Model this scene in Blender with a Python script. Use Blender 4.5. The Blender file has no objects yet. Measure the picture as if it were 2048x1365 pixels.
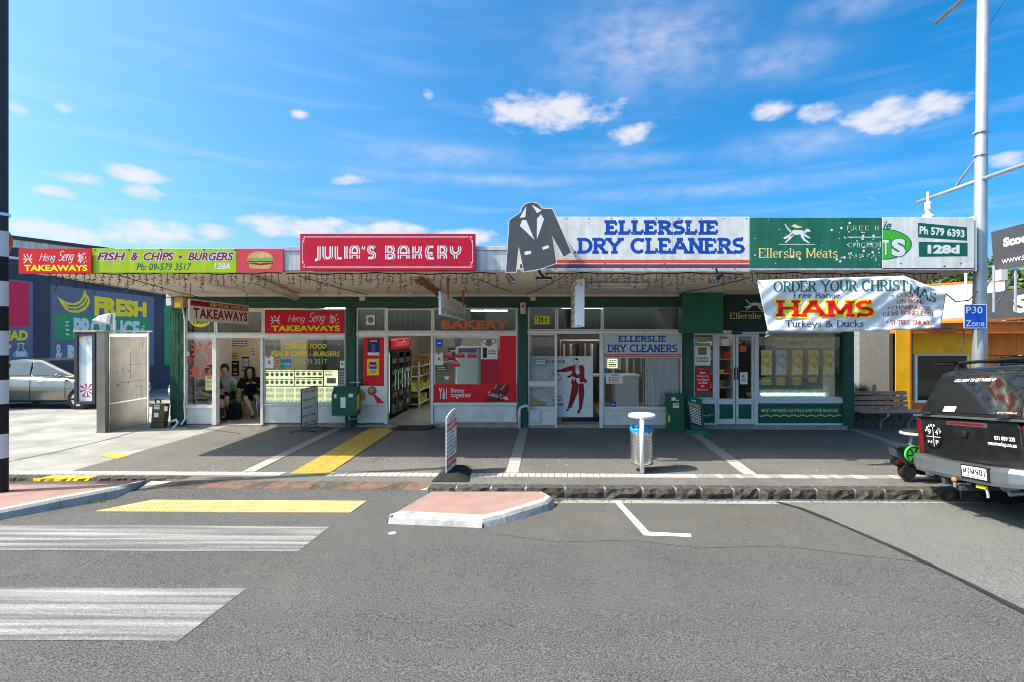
import bpy, bmesh, math, random
from mathutils import Vector, Matrix
random.seed(7)
S = bpy.context.scene
R = math.radians

# ------------------------------------------------------------------ camera, world, sun, exposure
CAM_H, F = 2.15, 1050.0              # eye height (m), focal length in photo pixels (2048 wide)
VX, VY = 1100.0, 668.0               # vanishing point of the level view direction (+Y)
cam_d = bpy.data.cameras.new('camera'); cam = bpy.data.objects.new('camera', cam_d)
S.collection.objects.link(cam); S.camera = cam
cam.location = (0, 0, CAM_H); cam.rotation_euler = (R(90), 0, 0)
cam_d.sensor_width = 36; cam_d.lens = F / 2048 * 36
cam_d.shift_x = -(VX - 1024) / 2048; cam_d.shift_y = (VY - 682.5) / 2048
cam_d.clip_end = 2000; cam_d.clip_start = 0.05

SUN_DIR = Vector((0.80, 0.19, -1.0)).normalized()
sd = bpy.data.lights.new('sun', 'SUN'); sun = bpy.data.objects.new('sun', sd); S.collection.objects.link(sun)
sd.energy = 3.1; sd.angle = R(0.5); sd.color = (1.0, 0.91, 0.77)
sun.rotation_euler = SUN_DIR.to_track_quat('-Z', 'Y').to_euler(); sun.location = (-8, -4, 12)

w = bpy.data.worlds.new('World'); S.world = w; w.use_nodes = True
nt = w.node_tree; nt.nodes.clear()
def WN(t, **k):
    n = nt.nodes.new(t)
    for a, b in k.items(): setattr(n, a, b)
    return n
def WM(op, a, b=None, c=None):
    n = WN('ShaderNodeMath', operation=op)
    for i, x in enumerate((a, b, c)):
        if x is None: continue
        if isinstance(x, (int, float)): n.inputs[i].default_value = x
        else: nt.links.new(x, n.inputs[i])
    return n.outputs[0]
wo = WN('ShaderNodeOutputWorld'); bg = WN('ShaderNodeBackground'); bg.inputs[1].default_value = 0.15
sky = WN('ShaderNodeTexSky', sky_type='NISHITA', sun_disc=False, sun_elevation=math.asin(-SUN_DIR.z),
         sun_rotation=math.atan2(-SUN_DIR.x, -SUN_DIR.y), air_density=.7, dust_density=4.0, ozone_density=3.0)
tc = WN('ShaderNodeTexCoord'); sp = WN('ShaderNodeSeparateXYZ'); nt.links.new(tc.outputs['Generated'], sp.inputs[0])
az = WM('ARCTAN2', sp.outputs[0], sp.outputs[1]); el = WM('ARCSINE', sp.outputs[2])
cb = WN('ShaderNodeCombineXYZ'); nt.links.new(az, cb.inputs[0]); nt.links.new(WM('MULTIPLY', el, 2.0), cb.inputs[1])
nz = WN('ShaderNodeTexNoise'); nz.inputs['Scale'].default_value = 17; nz.inputs['Detail'].default_value = 9; nz.inputs['Roughness'].default_value = .58
nt.links.new(cb.outputs[0], nz.inputs['Vector'])
cb2 = WN('ShaderNodeCombineXYZ'); nt.links.new(az, cb2.inputs[0]); nt.links.new(WM('MULTIPLY', el, 9.0), cb2.inputs[1])
nz2 = WN('ShaderNodeTexNoise'); nz2.inputs['Scale'].default_value = 4.5; nz2.inputs['Detail'].default_value = 6
nt.links.new(cb2.outputs[0], nz2.inputs['Vector'])
# cumulus puffs: (centre azimuth/elevation given as photo pixels, half sizes in pixels, weight)
puffs = [(1100,222,120,34,1.),(1262,268,40,22,.9),(1800,228,115,34,1.),(1640,232,50,22,.8),(1545,218,38,18,.8),
         (150,355,60,15,.9),(285,352,70,16,1.),(295,385,40,16,.8),(125,384,45,12,.9),(35,220,22,18,.8),(132,218,24,12,.8),
         (598,229,18,9,.9),(857,188,12,9,.9),(700,362,45,12,.7),(90,462,110,24,1.),(300,466,110,28,1.),(435,465,40,18,1.),
         (625,458,120,22,1.),(790,462,55,22,1.),(930,474,60,16,1.),(2020,318,45,18,.9),(1290,95,125,60,.59),(1560,120,80,28,.5),
         (1620,285,120,22,.55),(880,310,110,18,.5),(1700,10,80,22,.4),(960,360,200,10,.45),(1450,378,240,12,.45),(1240,322,90,12,.42)]
acc = None; soft = None
for (px, py, sx, sy, wt) in puffs:
    dx, dy = (px - VX) / F, (VY - py) / F
    a0 = math.atan(dx); e0 = math.atan(dy / math.hypot(1, dx)); k = math.hypot(1, dx)
    ax = WM('MULTIPLY', WM('SUBTRACT', az, a0), F * k * k * .9 / sx / 1.0); ay = WM('MULTIPLY', WM('SUBTRACT', el, e0), F * k / sy)
    r2 = WM('ADD', WM('MULTIPLY', ax, ax), WM('MULTIPLY', ay, ay))
    v = WM('MULTIPLY', WM('SUBTRACT', 1.0, WM('MULTIPLY', r2, .5)), wt)
    v = WM('MAXIMUM', v, -0.3)
    if wt < .6:
        g_ = WM('POWER', 2.718, WM('MULTIPLY', r2, -.7)); g_ = WM('MULTIPLY', g_, wt); soft = g_ if soft is None else WM('MAXIMUM', soft, g_); continue
    acc = v if acc is None else WM('MAXIMUM', acc, v)
low = WM('SUBTRACT', .40, WM('ABSOLUTE', WM('MULTIPLY', WM('SUBTRACT', el, .10), 3.2)))   # a bank of cloud round the horizon
acc = WM('MAXIMUM', acc, low)
raw = WM('ADD', WM('MULTIPLY', WM('SUBTRACT', nz.outputs[0], .5), 2.7), WM('SUBTRACT', WM('MULTIPLY', acc, 1.25), .50))
cl = WN('ShaderNodeMapRange', interpolation_type='SMOOTHSTEP'); nt.links.new(raw, cl.inputs[0])
cl.inputs[1].default_value = -.12; cl.inputs[2].default_value = .95; cl.inputs[4].default_value = .88
veil = WN('ShaderNodeMapRange', interpolation_type='SMOOTHSTEP'); nt.links.new(nz2.outputs[0], veil.inputs[0])
veil.inputs[1].default_value = .44; veil.inputs[2].default_value = .82; veil.inputs[4].default_value = .20
upfade = WN('ShaderNodeMapRange'); nt.links.new(el, upfade.inputs[0]); upfade.inputs[1].default_value = -.01; upfade.inputs[2].default_value = .04
calm = WN('ShaderNodeMapRange'); nt.links.new(el, calm.inputs[0]); calm.inputs[1].default_value = .25; calm.inputs[2].default_value = .62; calm.inputs[3].default_value = 1.0; calm.inputs[4].default_value = .15
wisp = WM('MULTIPLY', soft, WM('ADD', .42, WM('MULTIPLY', WM('SUBTRACT', nz.outputs[0], .45), 1.9)))
cover = WM('MULTIPLY', WM('MAXIMUM', WM('MAXIMUM', cl.outputs[0], wisp), WM('MULTIPLY', veil.outputs[0], calm.outputs[0])), upfade.outputs[0])
tint = WN('ShaderNodeMix', data_type='RGBA', blend_type='MULTIPLY'); tint.inputs[0].default_value = 1
nt.links.new(sky.outputs[0], tint.inputs[6]); tint.inputs[7].default_value = (.64, .77, .77, 1)
hs = WN('ShaderNodeHueSaturation'); hs.inputs['Saturation'].default_value = 1.38; hs.inputs['Value'].default_value = 1.0
nt.links.new(tint.outputs[2], hs.inputs['Color'])
mx = WN('ShaderNodeMix', data_type='RGBA'); nt.links.new(cover, mx.inputs[0]); nt.links.new(hs.outputs[0], mx.inputs[6])
mx.inputs[7].default_value = (2.35, 2.3, 2.45, 1)
nt.links.new(mx.outputs[2], bg.inputs[0]); nt.links.new(bg.outputs[0], wo.inputs[0])

S.view_settings.view_transform = 'Standard'; S.view_settings.look = 'None'; S.view_settings.gamma = 1
S.view_settings.use_curve_mapping = False; S.view_settings.exposure = 1.42
S.render.engine = 'CYCLES'
S.cycles.use_denoising = True; S.cycles.filter_width = 1.0; S.cycles.denoising_prefilter = 'ACCURATE'; S.cycles.max_bounces = 8; S.cycles.diffuse_bounces = 4; S.cycles.transparent_max_bounces = 24
S.cycles.caustics_reflective = False; S.cycles.caustics_refractive = False; S.cycles.sample_clamp_indirect = 6

# ------------------------------------------------------------------ materials
M = {}
def mat(name, col, rough=.6, metal=0., var=.12, scale=6., bump=0., bscale=60., dirt=None, dscale=3., emit=0., coat=0., spec=.28, speck=None, streak=None, stain=None):
    """procedural material: base colour varied by noise, optional dirt patches, specks and bump"""
    m = bpy.data.materials.new(name); m.use_nodes = True; t = m.node_tree; N = t.nodes; L = t.links
    b = N['Principled BSDF']; b.inputs['Roughness'].default_value = rough; b.inputs['Metallic'].default_value = metal
    b.inputs['Specular IOR Level'].default_value = spec
    if coat: b.inputs['Coat Weight'].default_value = coat; b.inputs['Coat Roughness'].default_value = .04
    c = (*col, 1)
    co = N.new('ShaderNodeTexCoord')
    n1 = N.new('ShaderNodeTexNoise'); n1.inputs['Scale'].default_value = scale; n1.inputs['Detail'].default_value = 6
    L.new(co.outputs['Object'], n1.inputs['Vector'])
    mr = N.new('ShaderNodeMapRange'); L.new(n1.outputs[0], mr.inputs[0]); mr.inputs[1].default_value = .3; mr.inputs[2].default_value = .7
    mr.inputs[3].default_value = 1 - var; mr.inputs[4].default_value = 1 + var
    v = N.new('ShaderNodeMix'); v.data_type = 'RGBA'; v.blend_type = 'MULTIPLY'; v.inputs[0].default_value = 1; v.inputs[6].default_value = c
    L.new(mr.outputs[0], v.inputs[7]); out = v.outputs[2]
    if streak:
        mp = N.new('ShaderNodeMapping'); mp.inputs['Scale'].default_value = streak[:3]; L.new(co.outputs['Object'], mp.inputs[0]); n5 = N.new('ShaderNodeTexNoise'); n5.inputs['Scale'].default_value = 1; n5.inputs['Detail'].default_value = 5; L.new(mp.outputs[0], n5.inputs['Vector'])
        m5 = N.new('ShaderNodeMapRange'); L.new(n5.outputs[0], m5.inputs[0]); m5.inputs[1].default_value = .32; m5.inputs[2].default_value = .68; m5.inputs[3].default_value = 1 - streak[3]; m5.inputs[4].default_value = 1 + streak[3]*.5
        v5 = N.new('ShaderNodeMix'); v5.data_type = 'RGBA'; v5.blend_type = 'MULTIPLY'; v5.inputs[0].default_value = 1; L.new(out, v5.inputs[6]); L.new(m5.outputs[0], v5.inputs[7]); out = v5.outputs[2]
    if stain:
        n6 = N.new('ShaderNodeTexNoise'); n6.inputs['Scale'].default_value = stain[0]; n6.inputs['Detail'].default_value = 4; L.new(co.outputs['Object'], n6.inputs['Vector'])
        m6 = N.new('ShaderNodeMapRange'); L.new(n6.outputs[0], m6.inputs[0]); m6.inputs[1].default_value = stain[1]; m6.inputs[2].default_value = stain[2]; m6.inputs[3].default_value = 1; m6.inputs[4].default_value = 1 - stain[3]
        v6 = N.new('ShaderNodeMix'); v6.data_type = 'RGBA'; v6.blend_type = 'MULTIPLY'; v6.inputs[0].default_value = 1; L.new(out, v6.inputs[6]); L.new(m6.outputs[0], v6.inputs[7]); out = v6.outputs[2]
    if dirt:
        dcol, amount = dirt
        n2 = N.new('ShaderNodeTexNoise'); n2.inputs['Scale'].default_value = dscale; n2.inputs['Detail'].default_value = 8; n2.inputs['Roughness'].default_value = .65
        L.new(co.outputs['Object'], n2.inputs['Vector'])
        m2 = N.new('ShaderNodeMapRange'); L.new(n2.outputs[0], m2.inputs[0]); m2.inputs[1].default_value = .5; m2.inputs[2].default_value = .72; m2.inputs[4].default_value = amount
        x = N.new('ShaderNodeMix'); x.data_type = 'RGBA'; L.new(m2.outputs[0], x.inputs[0]); L.new(out, x.inputs[6]); x.inputs[7].default_value = (*dcol, 1); out = x.outputs[2]
    if speck:
        scol, sscale, lo, hi = speck
        n3 = N.new('ShaderNodeTexNoise'); n3.inputs['Scale'].default_value = sscale; n3.inputs['Detail'].default_value = 2
        L.new(co.outputs['Object'], n3.inputs['Vector'])
        m3 = N.new('ShaderNodeMapRange'); L.new(n3.outputs[0], m3.inputs[0]); m3.inputs[1].default_value = lo; m3.inputs[2].default_value = hi
        x = N.new('ShaderNodeMix'); x.data_type = 'RGBA'; L.new(m3.outputs[0], x.inputs[0]); L.new(out, x.inputs[6]); x.inputs[7].default_value = (*scol, 1); out = x.outputs[2]
    L.new(out, b.inputs['Base Color'])
    if bump:
        n4 = N.new('ShaderNodeTexNoise'); n4.inputs['Scale'].default_value = bscale; n4.inputs['Detail'].default_value = 5
        L.new(co.outputs['Object'], n4.inputs['Vector'])
        bp = N.new('ShaderNodeBump'); bp.inputs['Strength'].default_value = bump; bp.inputs['Distance'].default_value = .01
        L.new(n4.outputs[0], bp.inputs['Height']); L.new(bp.outputs[0], b.inputs['Normal'])
    if emit:
        L.new(out, b.inputs['Emission Color']); b.inputs['Emission Strength'].default_value = emit
    M[name] = m; return m

def glass(name, tint, fac_ior=1.5, gain=1.0):
    m = bpy.data.materials.new(name); m.use_nodes = True; t = m.node_tree; N = t.nodes; L = t.links; N.clear()
    o = N.new('ShaderNodeOutputMaterial'); tr = N.new('ShaderNodeBsdfTransparent'); tr.inputs[0].default_value = (*tint, 1)
    gl = N.new('ShaderNodeBsdfGlossy'); gl.inputs['Roughness'].default_value = .01
    fr = N.new('ShaderNodeFresnel'); fr.inputs[0].default_value = fac_ior
    g = N.new('ShaderNodeMath'); g.operation = 'MULTIPLY'; g.use_clamp = True; L.new(fr.outputs[0], g.inputs[0]); g.inputs[1].default_value = gain
    x = N.new('ShaderNodeMixShader'); L.new(g.outputs[0], x.inputs[0]); L.new(tr.outputs[0], x.inputs[1]); L.new(gl.outputs[0], x.inputs[2]); L.new(x.outputs[0], o.inputs[0])
    M[name] = m; return m

def worn_paint(name, col, base, lo=.42, hi=.6, stripes=False):
    """road paint worn away down to the asphalt by noise, in streaks along X"""
    m = mat(name, base, .9, bump=.7, bscale=90, var=.3, scale=110)
    t = m.node_tree; N = t.nodes; L = t.links; b = N['Principled BSDF']
    prev = b.inputs['Base Color'].links[0].from_socket
    co = N.new('ShaderNodeTexCoord'); n = N.new('ShaderNodeTexNoise'); n.inputs['Scale'].default_value = 75; n.inputs['Detail'].default_value = 6
    n.inputs['Roughness'].default_value = .7; L.new(co.outputs['Object'], n.inputs['Vector'])
    s = n.outputs[0]
    if stripes:
        mp = N.new('ShaderNodeMapping'); mp.inputs['Scale'].default_value = (.22, 7.5, 1); L.new(co.outputs['Object'], mp.inputs[0])
        n2 = N.new('ShaderNodeTexNoise'); n2.inputs['Scale'].default_value = 1.6; n2.inputs['Detail'].default_value = 4; L.new(mp.outputs[0], n2.inputs['Vector'])
        a = N.new('ShaderNodeMath'); a.operation = 'MULTIPLY_ADD'; L.new(n2.outputs[0], a.inputs[0]); a.inputs[1].default_value = 1.1
        c2 = N.new('ShaderNodeMath'); c2.operation = 'SUBTRACT'; L.new(s, c2.inputs[0]); c2.inputs[1].default_value = .55; L.new(c2.outputs[0], a.inputs[2]); s = a.outputs[0]
    r = N.new('ShaderNodeMapRange'); L.new(s, r.inputs[0]); r.inputs[1].default_value = lo; r.inputs[2].default_value = hi
    x = N.new('ShaderNodeMix'); x.data_type = 'RGBA'; L.new(r.outputs[0], x.inputs[0]); L.new(prev, x.inputs[6]); x.inputs[7].default_value = (*col, 1)
    L.new(x.outputs[2], b.inputs['Base Color'])
    return m

A_ = dict
mat('asphalt', (.043,.0418,.0413), .92, var=.22, scale=1.2, bump=1.0, bscale=80, stain=(1.7,.60,.72,.35), streak=(.10,1.1,1,.24), speck=((.175,.168,.16), 88, .37, .70), dirt=((.088,.078,.066), .6), dscale=.55)
mat('asphalt_patch', (.08,.081,.073), .92, var=.14, scale=2, bump=.9, bscale=60, streak=(.3,1.5,1,.15), speck=((.235,.235,.218), 88, .36, .70), dirt=((.10,.095,.095), .5), dscale=.9)
mat('asphalt_old', (.048,.0445,.041), .92, var=.22, scale=1.6, bump=1.0, bscale=80, stain=(2.4,.56,.70,.35), speck=((.185,.172,.157), 88, .37, .70), dirt=((.085,.075,.064), .6), dscale=.9)
mat('tar', (.028,.028,.03), .55, var=.3, bump=.4)
mat('path_asphalt', (.098,.092,.084), .9, stain=(2.6,.58,.70,.3), streak=(.8,.5,1,.25), var=.16, scale=1.6, bump=.7, bscale=90, speck=((.27,.255,.235), 80, .44, .76), dirt=((.15,.143,.13), .5), dscale=1.3)
mat('concrete_apron', (.31,.30,.28), .88, stain=(1.2,.52,.70,.35), streak=(.35,1.2,1,.22), var=.2, scale=1.4, bump=.5, bscale=90, speck=((.38,.365,.34), 130, .6, .75), dirt=((.25,.24,.23), .6), dscale=.8)
mat('gutter_concrete', (.30,.29,.25), .85, var=.18, bump=.4, bscale=70, dirt=((.16,.155,.13), .5))
mat('paver', (.45,.41,.375), .85, var=.15, bump=.4, bscale=90)
mat('paver_grey', (.27,.26,.24), .85, var=.15, bump=.4, bscale=90)
mat('basalt', (.062,.055,.047), .95, var=.5, scale=14, bump=1.0, bscale=30, dirt=((.17,.15,.12), .5), dscale=9)
mat('mortar', (.42,.39,.31), .95, var=.2, bump=.4)
mat('brick_ramp', (.15,.085,.062), .9, var=.3, scale=9, bump=.5, dirt=((.17,.15,.125), .6), dscale=6)
mat('brick_ramp_dark', (.075,.06,.05), .9, var=.3, scale=9, bump=.5, dirt=((.2,.18,.15), .5), dscale=6)
mat('island_pink', (.31,.185,.158), .85, var=.12, scale=3, bump=.35, bscale=120, dirt=((.33,.26,.23), .45), dscale=2)
mat('kerb_white', (.38,.373,.355), .8, var=.14, scale=6, bump=.7, bscale=25, dirt=((.20,.19,.17), .85), dscale=4)
mat('tactile', (.52,.33,.06), .8, var=.14, scale=5, bump=.3, dirt=((.56,.42,.16), .7), dscale=3)
mat('tactile_pale', (.54,.40,.19), .8, var=.12, scale=5, bump=.3, dirt=((.62,.5,.25), .7), dscale=3)
mat('kerb_yellow', (.68,.47,.04), .8, var=.2, bump=.6, bscale=30, dirt=((.2,.16,.06), .7), dscale=9)
worn_paint('crossing_paint', (.43,.425,.41), (.115,.112,.108), .38, .84, True)
worn_paint('line_paint', (.7,.7,.7), (.1,.1,.1), .3, .45)
mat('green_wall', (.035,.105,.07), .7, var=.15, scale=8, bump=.35, bscale=70, dirt=((.06,.10,.08), .5), dscale=4)
mat('green_pier', (.03,.10,.062), .65, var=.2, scale=8, bump=.3, bscale=60)
mat('green_board', (.022,.16,.10), .5, var=.12, scale=3, streak=(9,9,.7,.2))
mat('green_print', (.012,.125,.085), .35, var=.05)
mat('dark_green', (.012,.045,.035), .5, var=.12)
mat('cabinet_green', (.02,.11,.045), .45, var=.18, bump=.15, bscale=30)
mat('mailbox_green', (.018,.105,.062), .45, var=.18, dirt=((.06,.16,.11), .5), dscale=14)
mat('alu', (.84,.80,.74), .42, .15, var=.08, scale=9)
mat('white_frame', (.74,.745,.75), .4, var=.05)
mat('panel_grey', (.80,.76,.70), .5, .05, var=.1, scale=3, dirt=((.52,.47,.42), .5), dscale=2.2)
mat('plinth', (.34,.32,.28), .9, var=.2, bump=.5, dirt=((.2,.2,.15), .6), dscale=5)
mat('soffit', (.86,.75,.62), .8, var=.07, scale=3, dirt=((.45,.38,.31), .6), dscale=1.6)
mat('fascia_metal', (.55,.57,.60), .5, .2, streak=(12,12,.8,.25), var=.12, scale=5, dirt=((.36,.34,.33), .7), dscale=4)
mat('roof_iron', (.35,.36,.37), .6, .3, var=.15)
mat('stainless', (.27,.25,.225), .34, .85, var=.14, scale=3, bump=.12, bscale=14, dirt=((.34,.30,.26), .6), dscale=3)
mat('stainless_clean', (.72,.72,.72), .25, .95, var=.06)
mat('galv', (.46,.48,.51), .42, .55, var=.1, scale=4)
mat('white_paint', (.68,.68,.68), .45, var=.05)
mat('sign_white', (.84,.82,.80), .45, var=.06, scale=4, dirt=((.55,.55,.56), .45), dscale=5)
mat('sign_worn', (.82,.80,.77), .5, streak=(10,10,.5,.16), var=.08, scale=5, dirt=((.45,.43,.42), .5), dscale=3.4, speck=((.4,.08,.06), 6, .70, .74))
mat('black', (.012,.012,.013), .5, var=.1)
mat('black_rubber', (.02,.02,.021), .8, var=.2, bump=.3)
mat('charcoal', (.05,.052,.06), .6, var=.1)
mat('jacket_grey', (.085,.088,.10), .55, var=.12, scale=3, dirt=((.13,.115,.06), .6), dscale=1.8)
mat('red_sign', (.70,.008,.012), .4, var=.06, streak=(7,7,.7,.08))
mat('red_rose', (.62,.018,.05), .4, var=.10, scale=3)
mat('red_bakery', (.58,.006,.035), .4, var=.06, streak=(7,7,.6,.12))
mat('burger_red', (.66,.065,.085), .4, var=.08)
mat('red_strip', (.85,.006,.02), .3, var=.04)
mat('lime', (.42,.56,.015), .4, var=.06, scale=5, streak=(9,9,.8,.10))
mat('phone_green', (.30,.85,.22), .5, var=.03)
mat('yellow', (.95,.82,.02), .5, var=.03)
mat('yellow_sign', (.85,.78,.05), .5, var=.04)
mat('gold_letter', (.92,.72,.24), .45, var=.06)
mat('maroon', (.22,.012,.05), .4, var=.05)
mat('dark_red', (.32,.012,.015), .5, var=.06)
mat('blue_letter', (.012,.075,.40), .4, var=.06)
mat('blue_sign', (.01,.09,.52), .35, var=.05)
mat('pale_blue_board', (.60,.69,.71), .35, var=.04)
mat('stripe_red', (.75,.10,.07), .4, var=.06)
mat('stripe_purple', (.17,.06,.11), .5, var=.08)
mat('letter_white', (.82,.82,.82), .5, var=.02)
mat('letter_black', (.02,.02,.025), .5, var=.02)
mat('letter_green', (.01,.12,.10), .5, var=.03)
mat('letter_navy', (.03,.035,.08), .5, var=.03)
mat('oval_green', (.06,.50,.05), .4, var=.03)
mat('orange_letter', (.80,.17,.06), .5, var=.03)
mat('coral', (.80,.12,.09), .5, var=.04)
mat('wall_navy', (.045,.06,.105), .75, var=.10, scale=1, bump=.2, streak=(.6,.6,9,.08), dirt=((.08,.10,.15), .35), dscale=1.1)
mat('mural_blue', (.13,.16,.25), .75, var=.04)
mat('mural_red', (.62,.025,.10), .7, var=.04)
mat('mural_green', (.035,.30,.13), .7, var=.04)
mat('mural_yellow', (.82,.66,.03), .7, var=.03)
mat('mural_pale', (.55,.68,.74), .7, var=.03)
mat('beige_wall', (.62,.49,.30), .7, var=.07, scale=2)
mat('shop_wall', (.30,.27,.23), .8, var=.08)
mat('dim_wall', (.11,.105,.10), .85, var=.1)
mat('tile_floor', (.28,.27,.26), .45, var=.12, scale=5)
mat('skin', (.56,.34,.24), .55, var=.05)
mat('cloth_black', (.011,.011,.014), .9, var=.2, bump=.3, bscale=50)
mat('cloth_grey', (.34,.35,.38), .9, var=.1)
mat('cloth_navy', (.02,.03,.06), .85, var=.1)
mat('hair', (.014,.010,.009), .5, var=.2, bump=.4, bscale=90)
mat('sock', (.045,.05,.062), .9, var=.1)
mat('chair_green', (.07,.42,.06), .5, var=.05)
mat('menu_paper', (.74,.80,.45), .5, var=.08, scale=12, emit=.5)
mat('dish_print', (.50,.44,.16), .6, var=.4, scale=40)
mat('menu_print', (.40,.45,.20), .6, var=.3, scale=30)
mat('paper', (.86,.84,.80), .6, var=.04)
mat('lamp_tube', (1,.95,.85), .5, var=0, emit=17.0)
mat('fridge_light', (.75,1,.9), .5, var=0, emit=3.0)
mat('tube_off', (.7,.69,.66), .4, var=.05)
mat('light_wire', (.045,.032,.022), .7, var=.1)
mat('rust', (.38,.14,.05), .85, var=.4, scale=14, bump=.5)
mat('brown_box', (.11,.085,.035), .6, var=.15, dirt=((.2,.16,.08), .5), dscale=8)
mat('timber_orange', (.95,.45,.008), .5, var=.12, scale=3)
mat('timber_shade_trim', (.62,.17,.02), .55, var=.15, scale=3)  # darker orange for trim and for boards with painted awning shade
mat('block_white', (.80,.79,.77), .8, var=.05, scale=3, dirt=((.58,.54,.50), .5), dscale=3)
mat('charcoal_sign', (.055,.055,.065), .55, var=.12, scale=4)
mat('wood_grey', (.40,.25,.17), .75, var=.3, scale=9, bump=.4, bscale=30)
mat('stone_wall', (.14,.12,.10), .95, var=.4, scale=9, bump=.8, bscale=22)
mat('car_black', (.011,.0115,.012), .22, .1, var=.1, coat=1., dirt=((.05,.045,.04), .5), dscale=2.5)
mat('car_grey_metal', (.30,.33,.37), .28, .8, var=.08)
mat('car_silver', (.30,.285,.25), .26, .8, var=.03, coat=.8)
mat('car_white', (.75,.75,.76), .25, var=.03, coat=.8)
mat('tyre', (.018,.018,.018), .85, var=.2, bump=.3)
mat('tail_red', (.17,.006,.008), .15, var=.15, coat=1.)
mat('canopy_black', (.016,.016,.018), .3, var=.1, coat=.6)
mat('car_glass', (.012,.014,.016), .04, var=.05, coat=1., spec=.9)
mat('liner_blue', (.03,.22,.50), .45, var=.15)
mat('leaf', (.075,.125,.022), .6, var=.45, scale=1.2)
mat('leaf_light', (.16,.21,.035), .6, var=.4, scale=1.5)
mat('leaf_dark', (.028,.06,.014), .65, var=.4, scale=1.5)
mat('bark', (.12,.085,.055), .9, var=.3, bump=.6)
mat('banner', (.70,.715,.76), .5, var=.04, scale=2.5)
mat('gold_poster', (.86,.62,.20), .38, 0, var=.15, scale=12)
mat('silver_poster', (.60,.57,.53), .38, 0, var=.15, scale=12)
mat('gold_dark', (.30,.19,.05), .5, var=.15)
mat('bun', (.66,.38,.14), .6, var=.12, scale=9)
mat('lettuce', (.22,.42,.08), .6, var=.3, scale=20)
mat('patty', (.13,.04,.02), .7, var=.2)
mat('curtain', (.93,.92,.90), .8, var=.08, scale=7)
mat('brown_can', (.20,.02,.02), .4, var=.5, scale=30)
mat('purple', (.16,.10,.42), .5, var=.1)
mat('teal_sticker', (.02,.36,.24), .5, var=.06)
mat('magenta', (.62,.01,.20), .5, var=.04)
mat('goods_green', (.08,.45,.12), .4, var=.4, scale=20)
mat('goods_yellow', (.75,.62,.05), .4, var=.4, scale=20)
mat('goods_brown', (.32,.17,.07), .6, var=.5, scale=25)
mat('goods_white', (.68,.68,.66), .5, var=.3, scale=20)
mat('meat', (.48,.07,.06), .5, var=.4, scale=25)
mat('carpet_blue', (.04,.08,.16), .9, var=.15)
glass('shop_glass', (.95,.965,.96), 1.5, 1.0)
glass('transom_glass', (.42,.44,.45), 1.5, 3.0)
glass('clear_glass', (.93,.95,.94), 1.45, 1.0)
glass('tint_glass', (.10,.11,.12), 1.5, 2.2)
# lace curtain: cloth seen with light coming through
def lace():
    m = M['curtain']; t = m.node_tree; N = t.nodes; L = t.links; b = N['Principled BSDF']
    o = [n for n in N if n.type == 'OUTPUT_MATERIAL'][0]
    tr = N.new('ShaderNodeBsdfTransparent'); x = N.new('ShaderNodeMixShader'); x.inputs[0].default_value = .86
    L.new(tr.outputs[0], x.inputs[1]); L.new(b.outputs[0], x.inputs[2]); L.new(x.outputs[0], o.inputs[0])
lace()
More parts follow.
